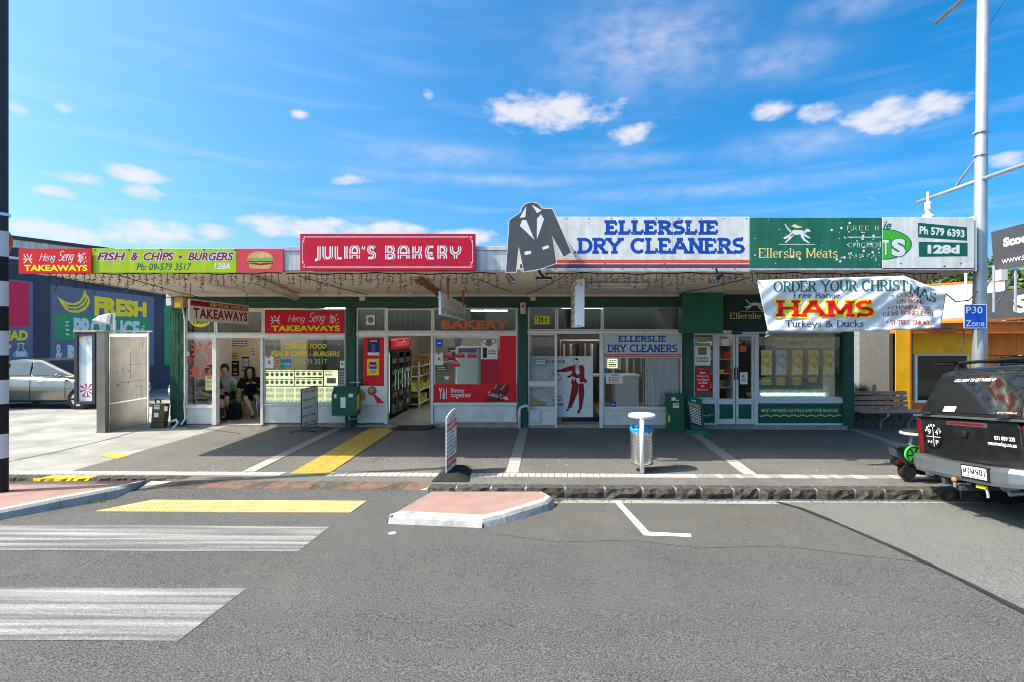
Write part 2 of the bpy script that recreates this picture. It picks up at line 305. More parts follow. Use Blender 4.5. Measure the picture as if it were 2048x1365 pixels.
# ------------------------------------------------------------------ geometry helpers
C = S.collection
def at(px, py, Y):                      # the point seen at photo pixel (px, py) at distance Y
    return Vector(((px - VX) * Y / F, Y, CAM_H - (py - VY) * Y / F))
def gz(x, y=9.):                        # height of the footpath / forecourt
    x = max(-60, min(60, x)); return -.01 - .005 * x - .04 * max(0, min(y, 60) - 13.5)
def rz(x, y):                           # height of the cambered road
    x = max(-60, min(60, x)); return -.14 - .005 * x + .04 * max(0, min(4.7, 7.2 - y))
def on(px, py, h=gz, up=0.):            # where the view ray through a photo pixel meets the ground
    Y = 9.
    for _ in range(40):
        X = (px - VX) * Y / F; Y = F * (CAM_H - h(X, Y) - up) / (py - VY)
    X = (px - VX) * Y / F; return Vector((X, Y, h(X, Y) + up))
def wloc(o):
    v = Vector((0, 0, 0))
    while o: v += o.location; o = o.parent
    return v
class MB:
    def __init__(s): s.v = []; s.f = []; s.m = []
    def add(s, vs, fs, m=0):
        b = len(s.v); s.v += [Vector(x) for x in vs]; s.f += [tuple(b + i for i in f) for f in fs]; s.m += [m] * len(fs); return s
    def box(s, x0, x1, y0, y1, z0, z1, m=0):
        return s.add([(x0,y0,z0),(x1,y0,z0),(x1,y1,z0),(x0,y1,z0),(x0,y0,z1),(x1,y0,z1),(x1,y1,z1),(x0,y1,z1)],
                     [(0,3,2,1),(4,5,6,7),(0,1,5,4),(1,2,6,5),(2,3,7,6),(3,0,4,7)], m)
    def hexa(s, b, t, m=0):             # four bottom points, four top points
        return s.add(list(b) + list(t), [(0,3,2,1),(4,5,6,7),(0,1,5,4),(1,2,6,5),(2,3,7,6),(3,0,4,7)], m)
    def quad(s, a, b, c, d, m=0): return s.add([a,b,c,d], [(0,1,2,3)], m)
    def prism(s, pts, mp, d0, d1, m=0): # polygon in a surface's own coordinates, given thickness
        n = len(pts); vs = [mp(a, b, d0) for a, b in pts] + [mp(a, b, d1) for a, b in pts]
        fs = [tuple(range(n - 1, -1, -1)), tuple(range(n, 2 * n))] + [(i, (i + 1) % n, n + (i + 1) % n, n + i) for i in range(n)]
        return s.add(vs, fs, m)
    def sheet(s, pts, mp, d=.002, m=0): return s.add([mp(a, b, d) for a, b in pts], [tuple(range(len(pts)))], m)
    def rect(s, mp, a0, a1, b0, b1, d=.002, m=0): return s.sheet([(a0,b0),(a1,b0),(a1,b1),(a0,b1)], mp, d, m)
    def slab(s, mp, a0, a1, b0, b1, d0, d1, m=0): return s.prism([(a0,b0),(a1,b0),(a1,b1),(a0,b1)], mp, d0, d1, m)
    def tube(s, pts, r, n=8, m=0, caps=True):
        pts = [Vector(p) for p in pts]; rs = r if isinstance(r, (list, tuple)) else [r] * len(pts)
        rings = []; prev = None
        for i, p in enumerate(pts):
            t = (pts[min(i + 1, len(pts) - 1)] - pts[max(i - 1, 0)])
            if t.length < 1e-9: t = Vector((0, 0, 1))
            t.normalize(); a = prev if prev is not None else (Vector((0, 0, 1)) if abs(t.z) < .9 else Vector((1, 0, 0)))
            u = (a - t * a.dot(t)).normalized(); prev = u; w_ = t.cross(u)
            rings.append([p + (u * math.cos(2*math.pi*k/n) + w_ * math.sin(2*math.pi*k/n)) * rs[i] for k in range(n)])
        fs = [(i*n+k, i*n+(k+1)%n, (i+1)*n+(k+1)%n, (i+1)*n+k) for i in range(len(pts)-1) for k in range(n)]
        if caps: fs += [tuple(range(n-1,-1,-1)), tuple((len(pts)-1)*n+k for k in range(n))]
        return s.add([q for r_ in rings for q in r_], fs, m)
    def lathe(s, prof, c, n=24, m=0, axis='z'):
        c = Vector(c); vs = []
        for r, z in prof:
            for k in range(n):
                a = 2*math.pi*k/n; x, y = r*math.cos(a), r*math.sin(a)
                vs.append(c + (Vector((x,y,z)) if axis == 'z' else Vector((x,z,y)) if axis == 'y' else Vector((z,x,y))))
        fs = [(i*n+k, i*n+(k+1)%n, (i+1)*n+(k+1)%n, (i+1)*n+k) for i in range(len(prof)-1) for k in range(n)]
        fs += [tuple(range(n-1,-1,-1)), tuple((len(prof)-1)*n+k for k in range(n))]
        return s.add(vs, fs, m)
    def ball(s, c, r, n=10, k=7, m=0):
        rx, ry, rz_ = r if isinstance(r, tuple) else (r, r, r); c = Vector(c); vs = []
        for i in range(k + 1):
            t = math.pi * i / k
            for j in range(n): vs.append(c + Vector((rx*math.sin(t)*math.cos(2*math.pi*j/n), ry*math.sin(t)*math.sin(2*math.pi*j/n), rz_*math.cos(t))))
        return s.add(vs, [(i*n+j, (i+1)*n+j, (i+1)*n+(j+1)%n, i*n+(j+1)%n) for i in range(k) for j in range(n)], m)
    def mesh(s, name, mats, smooth=False, off=None):
        me = bpy.data.meshes.new(name); o = off or Vector((0, 0, 0))
        me.from_pydata([v - o for v in s.v], [], s.f)
        for m_ in (mats if isinstance(mats, (list, tuple)) else [mats]): me.materials.append(M[m_])
        if len(me.materials) > 1: me.polygons.foreach_set('material_index', s.m)
        if smooth: me.polygons.foreach_set('use_smooth', [True] * len(me.polygons))
        me.update(); return me
    def build(s, name, mats, parent=None, world=True, smooth=False, bevel=0., loc=None, label=None, fix=False):
        """links the collected shapes as ONE object; world=True means the points are world positions"""
        off = (wloc(parent) if parent is not None else Vector((0,0,0))) if world else Vector((0,0,0))
        if loc is not None: loc = Vector(loc); me = s.mesh(name, mats, smooth, off=loc if world else None); l = loc - off if world else loc
        else: me = s.mesh(name, mats, smooth, off); l = Vector((0,0,0))
        if fix:
            bm = bmesh.new(); bm.from_mesh(me); bmesh.ops.remove_doubles(bm, verts=bm.verts, dist=1e-5); bmesh.ops.recalc_face_normals(bm, faces=bm.faces); bm.to_mesh(me); bm.free()
        ob = bpy.data.objects.new(name, me); C.objects.link(ob); ob.location = l
        if parent is not None: ob.parent = parent
        if bevel:
            b = ob.modifiers.new('bevel', 'BEVEL'); b.width = bevel; b.segments = 2; b.limit_method = 'ANGLE'
        if label: ob['label'] = label
        return ob
def tag(o, label, cat, group=None, kind=None):
    if label: o['label'] = label
    if cat: o['category'] = cat
    if group: o['group'] = group
    if kind: o['kind'] = kind
    return o
def thing(name, label, cat, loc=(0,0,0), rot=(0,0,0), group=None):
    o = bpy.data.objects.new(name, None); C.objects.link(o); o.location = loc; o.rotation_euler = rot; o.empty_display_size = .2
    return tag(o, label, cat, group)
def struct(o): o['kind'] = 'structure'; return o
KIDS = {}
def copy_tree(o, label=None, loc=None, rot=None):
    def rec(a, par):
        c = a.copy(); C.objects.link(c); c.parent = par
        for ch in [x for x in list(C.objects) if x.parent == a]: rec(ch, c)
        return c
    c = rec(o, None)
    if label: c['label'] = label
    if loc is not None: c.location = loc
    if rot is not None: c.rotation_euler = rot
    return c
# surfaces: maps (s, t, d) with s,t in 0..1 across/up and d proud of the face
def QC(tl, tr, br, bl):
    tl, tr, br, bl = map(Vector, (tl, tr, br, bl)); n = (tr - tl).cross(tl - bl).normalized()
    return lambda a, b, d=0.: (bl*(1-a)+br*a)*(1-b) + (tl*(1-a)+tr*a)*b + n*(d*.3 if d > 0 else d)
def QF(x0, y0, x1, y1, Y): return QC(at(x0,y0,Y), at(x1,y0,Y), at(x1,y1,Y), at(x0,y1,Y))   # a sheet facing the street
def sub(mp, a0, a1, b0, b1): return lambda a, b, d=0.: mp(a0+(a1-a0)*a, b0+(b1-b0)*b, d)

# ------------------------------------------------------------------ lettering
_tc = {}
def blf(s, bold=0., shear=0., space=1.):
    k = (s, bold, shear, space)
    if k not in _tc:
        cu = bpy.data.curves.new('t', 'FONT'); cu.body = s; cu.offset = bold; cu.shear = shear; cu.size = 1; cu.space_character = space
        cu.resolution_u = 3; cu.align_x = 'LEFT'
        ob = bpy.data.objects.new('t', cu); C.objects.link(ob); bpy.context.view_layer.update()
        me = ob.evaluated_get(bpy.context.evaluated_depsgraph_get()).to_mesh()
        vs = [(v.co.x, v.co.y) for v in me.vertices]; fs = [tuple(p.vertices) for p in me.polygons]
        bpy.data.objects.remove(ob); bpy.data.curves.remove(cu); _tc[k] = (vs, fs)
    return _tc[k]
def put(mb, s, mp, bold=.01, shear=0., d=.003, m=0, space=1., ref=None):
    """sans lettering stretched to fill the surface map mp; ref: bounds taken from this lighter cut (for outlines)"""
    vs, fs = blf(s, bold, shear, space)
    if not vs: return
    rv = blf(s, ref, shear, space)[0] if ref is not None else vs
    x0 = min(v[0] for v in rv); x1 = max(v[0] for v in rv); y0 = min(v[1] for v in rv); y1 = max(v[1] for v in rv)
    mb.add([mp((x-x0)/(x1-x0), (y-y0)/(y1-y0), d) for x, y in vs], fs, m)
def arc(cx, cy, rx, ry, a0, a1, n=10): return [(cx+rx*math.cos(R(a0+(a1-a0)*i/n)), cy+ry*math.sin(R(a0+(a1-a0)*i/n))) for i in range(n+1)]
GL = {
'A':(.84,[[(0,0),(.42,1)],[(.42,1),(.84,0)],[(.16,.34),(.68,.34)]]), 'B':(.68,[[(.08,0),(.08,1)],[(.08,1),(.36,1)]+arc(.36,.76,.25,.24,90,-90)+[(.08,.52)],[(.36,.52)]+arc(.38,.26,.3,.26,90,-90)+[(.08,0)]]),
'C':(.74,[arc(.4,.5,.38,.5,42,318,16)]), 'D':(.74,[[(.08,0),(.08,1)],[(.08,1),(.32,1)]+arc(.32,.5,.4,.5,90,-90,14)+[(.08,0)]]),
'E':(.66,[[(.08,0),(.08,1)],[(.08,1),(.6,1)],[(.08,.52),(.46,.52)],[(.08,0),(.62,0)]]), 'F':(.62,[[(.08,0),(.08,1)],[(.08,1),(.58,1)],[(.08,.52),(.44,.52)]]),
'G':(.78,[arc(.4,.5,.38,.5,42,330,16),[(.5,.42),(.74,.42)],[(.72,.42),(.72,.12)]]), 'H':(.8,[[(.1,0),(.1,1)],[(.7,0),(.7,1)],[(.1,.52),(.7,.52)]]),
'I':(.28,[[(.14,0),(.14,1)]]), 'J':(.5,[[(.4,1),(.4,.25)]+arc(.2,.25,.2,.25,0,-150,8)]), 'K':(.74,[[(.1,0),(.1,1)],[(.66,1),(.1,.42)],[(.28,.6),(.7,0)]]),
'L':(.62,[[(.1,0),(.1,1)],[(.1,0),(.6,0)]]), 'M':(.96,[[(.1,0),(.1,1)],[(.1,1),(.48,.12)],[(.48,.12),(.86,1)],[(.86,1),(.86,0)]]), 'N':(.8,[[(.1,0),(.1,1)],[(.1,1),(.7,0)],[(.7,0),(.7,1)]]),
'O':(.82,[arc(.41,.5,.37,.5,0,360,22)]), 'P':(.66,[[(.1,0),(.1,1)],[(.1,1),(.36,1)]+arc(.36,.74,.26,.26,90,-90)+[(.1,.48)]]), 'Q':(.82,[arc(.41,.5,.37,.5,0,360,22),[(.5,.2),(.78,-.1)]]),
'R':(.72,[[(.1,0),(.1,1)],[(.1,1),(.36,1)]+arc(.36,.75,.26,.25,90,-90)+[(.1,.5)],[(.36,.5),(.68,0)]]),
'S':(.62,[arc(.31,.755,.26,.245,35,270,12)+arc(.31,.255,.28,.255,90,-148,12)[1:]]), 'T':(.72,[[(.36,0),(.36,1)],[(.0,1),(.72,1)]]),
'U':(.78,[[(.1,1),(.1,.32)]+arc(.39,.32,.29,.32,180,360,10)+[(.68,1)]]), 'V':(.8,[[(0,1),(.4,0)],[(.4,0),(.8,1)]]), 'W':(1.1,[[(0,1),(.27,0)],[(.27,0),(.55,.95)],[(.55,.95),(.83,0)],[(.83,0),(1.1,1)]]),
'X':(.76,[[(0,0),(.72,1)],[(0,1),(.76,0)]]), 'Y':(.76,[[(0,1),(.38,.45)],[(.76,1),(.38,.45)],[(.38,.45),(.38,0)]]), 'Z':(.66,[[(.05,1),(.62,1)],[(.62,1),(.03,0)],[(.03,0),(.64,0)]]),
'a':(.52,[arc(.22,.5,.18,.16,150,0,7)+[(.4,.0)],[(.4,.38)]+arc(.22,.19,.2,.19,75,360,10)]), 'b':(.56,[[(.08,1),(.08,0)],arc(.29,.33,.22,.33,0,360,14)]), 'c':(.5,[arc(.28,.33,.24,.33,45,315,12)]),
'd':(.56,[[(.48,1),(.48,0)],arc(.27,.33,.22,.33,0,360,14)]), 'e':(.52,[[(.05,.36),(.48,.36)]+arc(.27,.33,.22,.33,8,310,12)]), 'f':(.36,[arc(.3,.82,.16,.18,70,180,5)+[(.14,0)],[(0,.64),(.32,.64)]]),
'g':(.54,[arc(.26,.36,.2,.28,0,360,14),[(.46,.64),(.46,0)]+arc(.26,-.05,.2,.2,0,-150,7)]), 'h':(.56,[[(.08,1),(.08,0)],[(.08,.42)]+arc(.28,.42,.2,.24,170,0,8)+[(.48,0)]]),
'i':(.24,[[(.12,.66),(.12,0)],[(.12,.86),(.12,.93)]]), 'k':(.52,[[(.08,1),(.08,0)],[(.44,.64),(.08,.28)],[(.2,.38),(.48,0)]]), 'l':(.24,[[(.12,1),(.12,0)]]),
'm':(.86,[[(.08,.66),(.08,0)],[(.08,.42)]+arc(.25,.42,.17,.24,170,0,7)+[(.42,0)],[(.42,.42)]+arc(.6,.42,.18,.24,170,0,7)+[(.78,0)]]),
'n':(.56,[[(.08,.66),(.08,0)],[(.08,.42)]+arc(.28,.42,.2,.24,170,0,8)+[(.48,0)]]), 'o':(.54,[arc(.27,.33,.23,.33,0,360,16)]), 'p':(.56,[[(.08,.66),(.08,-.3)],arc(.29,.33,.22,.33,0,360,14)]),
'r':(.40,[[(.08,.66),(.08,0)],[(.08,.4)]+arc(.26,.4,.18,.26,170,60,5)]), 's':(.44,[arc(.22,.49,.17,.165,35,270,8)+arc(.22,.165,.19,.165,90,-145,8)[1:]]), 't':(.36,[[(.16,.88),(.16,.16)]+arc(.27,.16,.11,.16,180,300,5),[(0,.64),(.32,.64)]]),
'u':(.56,[[(.08,.66),(.08,.24)]+arc(.27,.24,.19,.24,180,350,8),[(.47,.66),(.47,0)]]), 'v':(.52,[[(0,.66),(.26,0)],[(.26,0),(.52,.66)]]), 'w':(.76,[[(0,.66),(.19,0)],[(.19,0),(.38,.6)],[(.38,.6),(.57,0)],[(.57,0),(.76,.66)]]),
'y':(.52,[[(0,.66),(.27,.0)],[(.52,.66),(.14,-.32)]]), 'z':(.48,[[(.03,.64),(.45,.64)],[(.45,.64),(.02,0)],[(.02,0),(.46,0)]]), ' ':(.34,[]),
'&':(.86,[[(.84,0),(.2,.7)]+arc(.34,.82,.17,.17,215,-30,9)+[(.12,.34)]+arc(.33,.22,.25,.22,160,300,7)+[(.78,.5)]]), '*':(.4,[[(.2,.5),(.2,.9)],[(.04,.6),(.36,.8)],[(.04,.8),(.36,.6)]]),
'-':(.36,[[(.05,.4),(.32,.4)]]), "'":(.2,[[(.12,1),(.07,.76)]]), '(':(.3,[arc(.36,.5,.28,.66,130,230,8)]), ')':(.3,[arc(-.06,.5,.28,.66,50,-50,8)]), '.':(.2,[[(.1,0),(.1,.06)]]),
}
DECO = {'A':(.72,[[(.06,0),(.06,.58)]+arc(.36,.58,.3,.42,180,0,12)+[(.66,0)],[(-.06,.38),(.78,.38)]]), 'U':(.74,[[(.08,1),(.08,.3)]+arc(.37,.3,.29,.3,180,360,10)+[(.66,1)]]),
'J':(.42,[[(.34,1),(.34,.1)]+arc(.1,.1,.24,.22,0,-110,7)]), 'L':(.5,[[(.08,1),(.08,.18)]+arc(.24,.16,.16,.16,180,270,4)+[(.52,0)]]), 'I':(.2,[[(.1,1),(.1,0)]]),
'S':(.6,[[(.52,.8)]+arc(.3,.76,.22,.24,10,180,8)+arc(.3,.7,.22,.22,180,270,4)+arc(.3,.26,.24,.24,88,-90,8)+[(.02,.02)]]), 'K':(.6,[[(.08,1),(.08,0)],[(.52,1),(.5,.7)]+arc(.3,.72,.2,.28,-20,-90,5),[(-.06,.42),(.3,.42)]+arc(.3,.2,.22,.22,90,0,5)+[(.52,0)]]),
'E':(.56,[[(.54,1),(.3,1)]+arc(.3,.5,.24,.5,90,270,14)+[(.56,0)],[(-.02,.4),(.5,.4)]]), 'B':(.6,[[(.08,0),(.08,1)],[(-.04,1),(.3,1)]+arc(.3,.74,.22,.26,90,-60,8),[(-.06,.44),(.32,.44)]+arc(.32,.22,.24,.22,90,-90,8)+[(-.04,0)]]),
'R':(.6,[[(.08,0),(.08,1)],[(-.04,1),(.3,1)]+arc(.3,.72,.24,.28,90,-60,8),[(-.06,.4),(.3,.4)]+arc(.3,.18,.22,.22,90,0,5)+[(.52,0)]]), 'Y':(.66,[[(.06,1),(.06,.7)]+arc(.34,.7,.28,.32,180,360,10)+[(.62,1)],[(.34,.38),(.34,0)]])}
def pen(mb, s, mp, W, H, wv=.12, wh=.12, serif=False, shear=0., d=.003, m=0, gap=.16, grow=0., font=None, dense=0, d2=None):
    """drawn lettering: every stroke of every glyph is a ribbon. W,H: size of the surface in metres; wv/wh: stem and hairline width over cap height"""
    G = dict(GL); G.update(font or {})
    total = sum(G[c][0] + gap for c in s if c in G) - gap; x = 0; cnt = 0
    sx = W / total
    def P(u, v): return (u + shear * v, v)
    for c in s:
        if c not in G: continue
        gw, strokes = G[c]
        for st in strokes:
            if c == '&' or len(st) > 2: pass
            pts = [(p[0] + x, p[1]) for p in st]
            if dense:
                q = [pts[0]]
                for a, b in zip(pts, pts[1:]):
                    k = max(1, int(math.hypot(b[0]-a[0], b[1]-a[1]) / dense)); q += [(a[0]+(b[0]-a[0])*i/k, a[1]+(b[1]-a[1])*i/k) for i in range(1, k+1)]
                pts = q
            iy = lambda v: v if serif and v < 0 else wh*.5 + v*(1-wh)
            pm = [((u + shear*v*H/sx) * sx, iy(v) * H) for u, v in pts]
            cw, ch = (wv*H+grow)/2, (wh*H+grow)/2
            L_, R_ = [], []
            for i, p in enumerate(pm):
                a = pm[max(i-1,0)]; b = pm[min(i+1,len(pm)-1)]; tx, ty = b[0]-a[0], b[1]-a[1]; l = math.hypot(tx,ty) or 1; nx, ny = -ty/l, tx/l
                ex = ey = 0.
                if i == 0: ex, ey = -tx/l*grow/2, -ty/l*grow/2
                if i == len(pm)-1: ex, ey = tx/l*grow/2, ty/l*grow/2
                L_.append((p[0]+nx*cw+ex, p[1]+ny*ch+ey)); R_.append((p[0]-nx*cw+ex, p[1]-ny*ch+ey))
            dd = d + (cnt % 7) * .00018; cnt += 1; n = len(pm)
            mb.add([mp(u/W, v/H, dd) for u, v in L_ + R_], [(n+i, n+i+1, i+1, i) for i in range(n-1)], m)
            if serif and c not in "*-'()&.":
                for e, nb in ((0, 1), (-1, -2)):
                    px_, py_ = st[e]; qx, qy = st[nb]
                    if (abs(py_) < .01 or abs(py_-1) < .01 or abs(py_-.66) < .011) and abs(qy-py_) > abs(qx-px_)*.8 and c not in 'CGSJcse':
                        sw = wv*H*.5 + min(wv*H*.42, .085*sx) + grow/2; sh = max(wh*H*.9, .03*H) + grow
                        ux = (px_ + x + shear*py_*H/sx)*sx; vy = py_*H if py_ < .01 or py_ > .9 else (wh*.5+py_*(1-wh))*H+wh*H*.5; z0 = vy - grow/2 if py_ < .01 else vy - sh + grow/2
                        dd = d + (cnt % 7) * .00018; cnt += 1
                        mb.add([mp((ux+i)/W, (z0+j)/H, dd) for i, j in ((-sw,0),(sw,0),(sw,sh),(-sw,sh))], [(0,1,2,3)], m)
                    elif len(st) == 2 and abs(qy-py_) < .01 and e == -1 and c in 'ELFTZ' or (c == 'T' and abs(qy-py_) < .01):
                        up = -1 if py_ > .8 else 1
                        if abs(py_-.52) < .01: continue
                        ux = (px_ + x + shear*py_*H/sx)*sx; vy = iy(py_)*H; hh = .24*H
                        cwid = wv*H*.32 + grow/2; dd = d + (cnt % 7) * .00018; cnt += 1
                        j0, j1 = (vy, vy+hh) if up > 0 else (vy-hh, vy)
                        mb.add([mp((ux+i)/W, j/H, dd) for i, j in ((-cwid,j0),(cwid,j0),(cwid,j1),(-cwid,j1))], [(0,1,2,3)], m)
            if c in 'CGScs' and serif:
                for e in ((0, -1) if c in 'Ss' else (0,)):
                    px_, py_ = st[e] if st is strokes[0] else (None, None)
                    if px_ is None: continue
                    up = 1 if py_ > .33 else -1; hh = .16*H
                    ux = (px_ + x + shear*py_*H/sx)*sx; vy = py_*H; dd = d + (cnt % 7) * .00018; cnt += 1; cwid = wv*H*.3+grow/2
                    mb.add([mp((ux+i)/W, (vy+j)/H, dd) for i, j in ((-cwid,min(0,hh*up*.4)-hh*.5),(cwid,min(0,hh*up*.4)-hh*.5),(cwid,hh*.5+max(0,hh*up*.4)),(-cwid,hh*.5+max(0,hh*up*.4)))], [(0,1,2,3)], m)
        x += gw + gap
def dims(mp): return (mp(1,.5)-mp(0,.5)).length, (mp(.5,1)-mp(.5,0)).length
def penq(mb, s, mp, **k): W, H = dims(mp); pen(mb, s, mp, W, H, **k)
def lines(mb, mp, rows, m=0, a0=.1, a1=.9, d=.003, rnd=.25, b0=.1, b1=.9, h=.5):
    """rows of small print too fine to read"""
    for i in range(rows):
        t = b1 - (b1-b0)*(i+.5)/rows; hh = (b1-b0)/rows*h/2; x = a0
        while x < a1 - .03:
            l = random.uniform(.06,.2); x2 = min(a1, x+l); mb.rect(mp, x, x2, t-hh, t+hh, d, m); x = x2 + .035
        if random.random() < rnd: pass
# ------------------------------------------------------------------ the ground
def sheet_grid(name, xs, ys, h, matn, up=0.):
    b = MB(); n = len(xs)
    b.v = [Vector((x, y, h(x, y) + up)) for y in ys for x in xs]
    b.f = [(j*n+i, j*n+i+1, (j+1)*n+i+1, (j+1)*n+i) for j in range(len(ys)-1) for i in range(n-1)]; b.m = [0]*len(b.f)
    return struct(b.build(name, matn))
XS = [-60, -20, -7.4, 0, 20, 60]
struct(MB().quad((-900,-900,-3.2),(900,-900,-3.2),(900,900,-3.2),(-900,900,-3.2)).build('ground', 'concrete_apron'))
sheet_grid('road', XS, [-60, -10, 2.5, 4, 5.5, 7.0, 7.9], rz, 'asphalt')
sheet_grid('footpath', [-7.4, 0, 7.5, 20, 60], [7.86, 9, 12.6, 13.5, 40, 60], gz, 'path_asphalt')
sheet_grid('footpath_edge', [-1.75, 0, 7.5, 20, 60], [7.42, 7.86], gz, 'path_asphalt'); sheet_grid('footpath_edge', [-5.62, -1.75], [7.62, 7.86], gz, 'path_asphalt')
sheet_grid('forecourt', [-60, -20, -7.4], [7.86, 9, 12, 13.5, 16, 20, 30, 60], gz, 'concrete_apron')
def flat_poly(name, pts, h, up, matn, px=True, kind=True, parent=None):
    P = [on(x, y, h, up) for x, y in pts] if px else [Vector((x, y, h(x, y) + up)) for x, y in pts]
    o = MB().add(P, [tuple(range(len(P)))]).build(name, matn, parent)
    return struct(o) if kind and parent is None else o
def strip(name, a, b, wd, h, up, matn, seg=1):     # a painted or filled line lying on the ground
    mb = MB(); a = Vector(a); b_ = Vector(b); pts = [a + (b_-a)*i/seg for i in range(seg+1)]; d = (b_-a).normalized(); n = Vector((-d.y, d.x))*wd/2
    for p, q in zip(pts, pts[1:]):
        P = [p-n, q-n, q+n, p+n]; mb.add([(v.x, v.y, h(v.x, v.y)+up) for v in P], [(0,1,2,3)])
    return struct(mb.build(name, matn))
# right-hand road patch with its tar seam (built in world metres from the photo's line)
seam_px = [(1555,1006),(1600,1018),(1660,1042),(1720,1068),(1790,1098),(1860,1132),(1930,1166),(2000,1202),(2060,1232),(2300,1362)]
seam = [on(x, y, rz, 0) for x, y in seam_px]
flat_poly('road_strip', [(985,1068),(1120,1084),(1260,1080),(1400,1096),(1560,1092),(1700,1108),(1850,1125),(1745,1075),(1600,1012),(1550,1001),(1300,1001),(1108,1003),(1105,1020)], rz, .004, 'asphalt_old')
P = [Vector((v.x, v.y, rz(v.x, v.y)+.008)) for v in seam]
far = [(30, 2.6), (30, 7.02)]
mb = MB(); top = Vector((seam[0].x, 7.0, 0))
for a, b in zip(P, P[1:]):
    mb.add([a, b, Vector((30, b.y, rz(30, b.y)+.008)), Vector((30, a.y, rz(30, a.y)+.008))], [(0,1,2,3)])
struct(mb.build('road_patch', 'asphalt_patch'))
mb = MB()
for i, (a, b) in enumerate(zip(P, P[1:])):
    d = (b-a); n = Vector((-d.y, d.x, 0)).normalized()*(.030+.008*math.sin(i*2.1)); u = Vector((0,0,.004))
    mb.add([a-n+u, b-n+u, b+n+u, a+n+u], [(0,1,2,3)])
struct(mb.build('tar_seam', 'tar'))
# pale concrete channel along the kerb, in cast lengths
g = struct(thing('gutter', None, None)); x = -.35; k = 0
while x < 16:
    x2 = x + 1.15
    MB().hexa([(x+.006,7.08,rz(x,7.08)-.01),(x2-.006,7.08,rz(x2,7.08)-.01),(x2-.006,7.31,rz(x2,7.2)-.01),(x+.006,7.31,rz(x,7.2)-.01)],
              [(x+.006,7.08,rz(x,7.08)+.006),(x2-.006,7.08,rz(x2,7.08)+.006),(x2-.006,7.31,rz(x2,7.2)+.003),(x+.006,7.31,rz(x,7.2)+.003)]).build('gutter_length', 'gutter_concrete', g); x = x2
# basalt kerb: every stone its own block, mortar between
kerb = struct(thing('kerb', None, None))
def kerb_stone(x0, x1, matn='basalt', yb=7.30):
    b = bmesh.new(); bmesh.ops.create_grid(b, x_segments=1, y_segments=1, size=.5); b.free()
    mb = MB(); nx, nz_ = 5, 3; j = lambda s: random.uniform(-s, s)
    zt = gz((x0+x1)/2)+.006; zb = rz(x0, 7.2)-.05
    front = [[Vector((x0+(x1-x0)*i/nx + (0 if i in (0,nx) else j(.012)), yb + (.02 if k == nz_ else 0) + (.018 if i in (0,nx) else j(.02)), zb+(zt-zb)*k/nz_ + (j(.006) if 0<k<nz_ else 0))) for i in range(nx+1)] for k in range(nz_+1)]
    back = [Vector((x0+(x1-x0)*i/nx, yb+.2+j(.006), zt+j(.003))) for i in range(nx+1)]
    vs = [v for r in front for v in r] + back; n = nx+1
    fs = [(k*n+i, k*n+i+1, (k+1)*n+i+1, (k+1)*n+i) for k in range(nz_) for i in range(nx)] + [(nz_*n+i, nz_*n+i+1, (nz_+1)*n+i+1, (nz_+1)*n+i) for i in range(nx)]
    ends = [tuple([k*n for k in range(nz_, -1, -1)] + [(nz_+1)*n]), tuple([k*n+nx for k in range(nz_+1)] + [(nz_+1)*n+nx])]
    mb.add(vs, fs + ends); return mb.build('kerb_stone', matn, kerb)
x = -1.72
while x < 15.5:
    l = random.uniform(.33,.56); kerb_stone(x+.016, x+l-.016); x += l
x = -7.62
while x < -5.62:
    l = random.uniform(.24,.34); kerb_stone(x+.008, x+l-.008, 'kerb_yellow' if x < -6.9 else 'basalt', 7.67); x += l
x = -20
while x < -7.7:
    kerb_stone(x+.01, x+.44, 'basalt', 7.67); x += .45
mb = MB(); mb.hexa([(-1.72,7.335,-.25),(15.5,7.335,-.3),(15.5,7.44,-.3),(-1.72,7.44,-.25)],[(-1.72,7.335,gz(-1.72)-.004),(15.5,7.335,gz(15.5)-.004),(15.5,7.44,gz(15.5)-.004),(-1.72,7.44,gz(-1.72)-.004)])
mb.build('mortar_bed', 'mortar', kerb)
# the brick ramp at the crossing: sloping triangles of brick
ramp = struct(thing('kerb_ramp', None, None)); x = -5.62; k = 0
while x < -1.76:
    x2 = min(x + .33, -1.74); zt = lambda u: gz(u)+.002; zl = lambda u: gz(u)-.05
    sk = .16 if k % 2 else -.05; sk0 = .16 if (k+1) % 2 else -.05
    a, b, c, d = (x-.10, 7.41), (x2-.10, 7.41), (x2+.02+sk, 7.63), (x+.02+sk0, 7.63)
    MB().add([(a[0],a[1],zl(a[0])),(b[0]-.008,b[1],zl(b[0])),(c[0]-.008,c[1],zt(c[0])),(d[0],d[1],zt(d[0])),(a[0],a[1],zl(a[0])-.2),(b[0]-.008,b[1],zl(b[0])-.2),(c[0]-.008,c[1],zt(c[0])-.2),(d[0],d[1],zt(d[0])-.2)],
             [(0,1,2,3),(4,5,1,0),(1,5,6,2),(3,7,4,0)]).build('brick', ['brick_ramp','brick_ramp_dark','brick_ramp'][k % 3], ramp); x = x2; k += 1
mb = MB(); mb.add([(-5.8,7.40,gz(-5.7)-.056),(-1.7,7.40,gz(-1.8)-.056),(-1.7,7.63,gz(-1.7)-.008),(-5.8,7.63,gz(-5.6)-.008)],[(0,1,2,3)]); mb.build('mortar_bed','mortar',ramp)
mb = MB(); mb.add([(-6.1,7.16,rz(-5.7,7.16)+.002),(-1.6,7.16,rz(-1.8,7.16)+.002),(-1.74,7.41,gz(-1.7)-.052),(-5.75,7.41,gz(-5.6)-.052)],[(0,1,2,3)]); struct(mb.build('road_ramp','asphalt'))
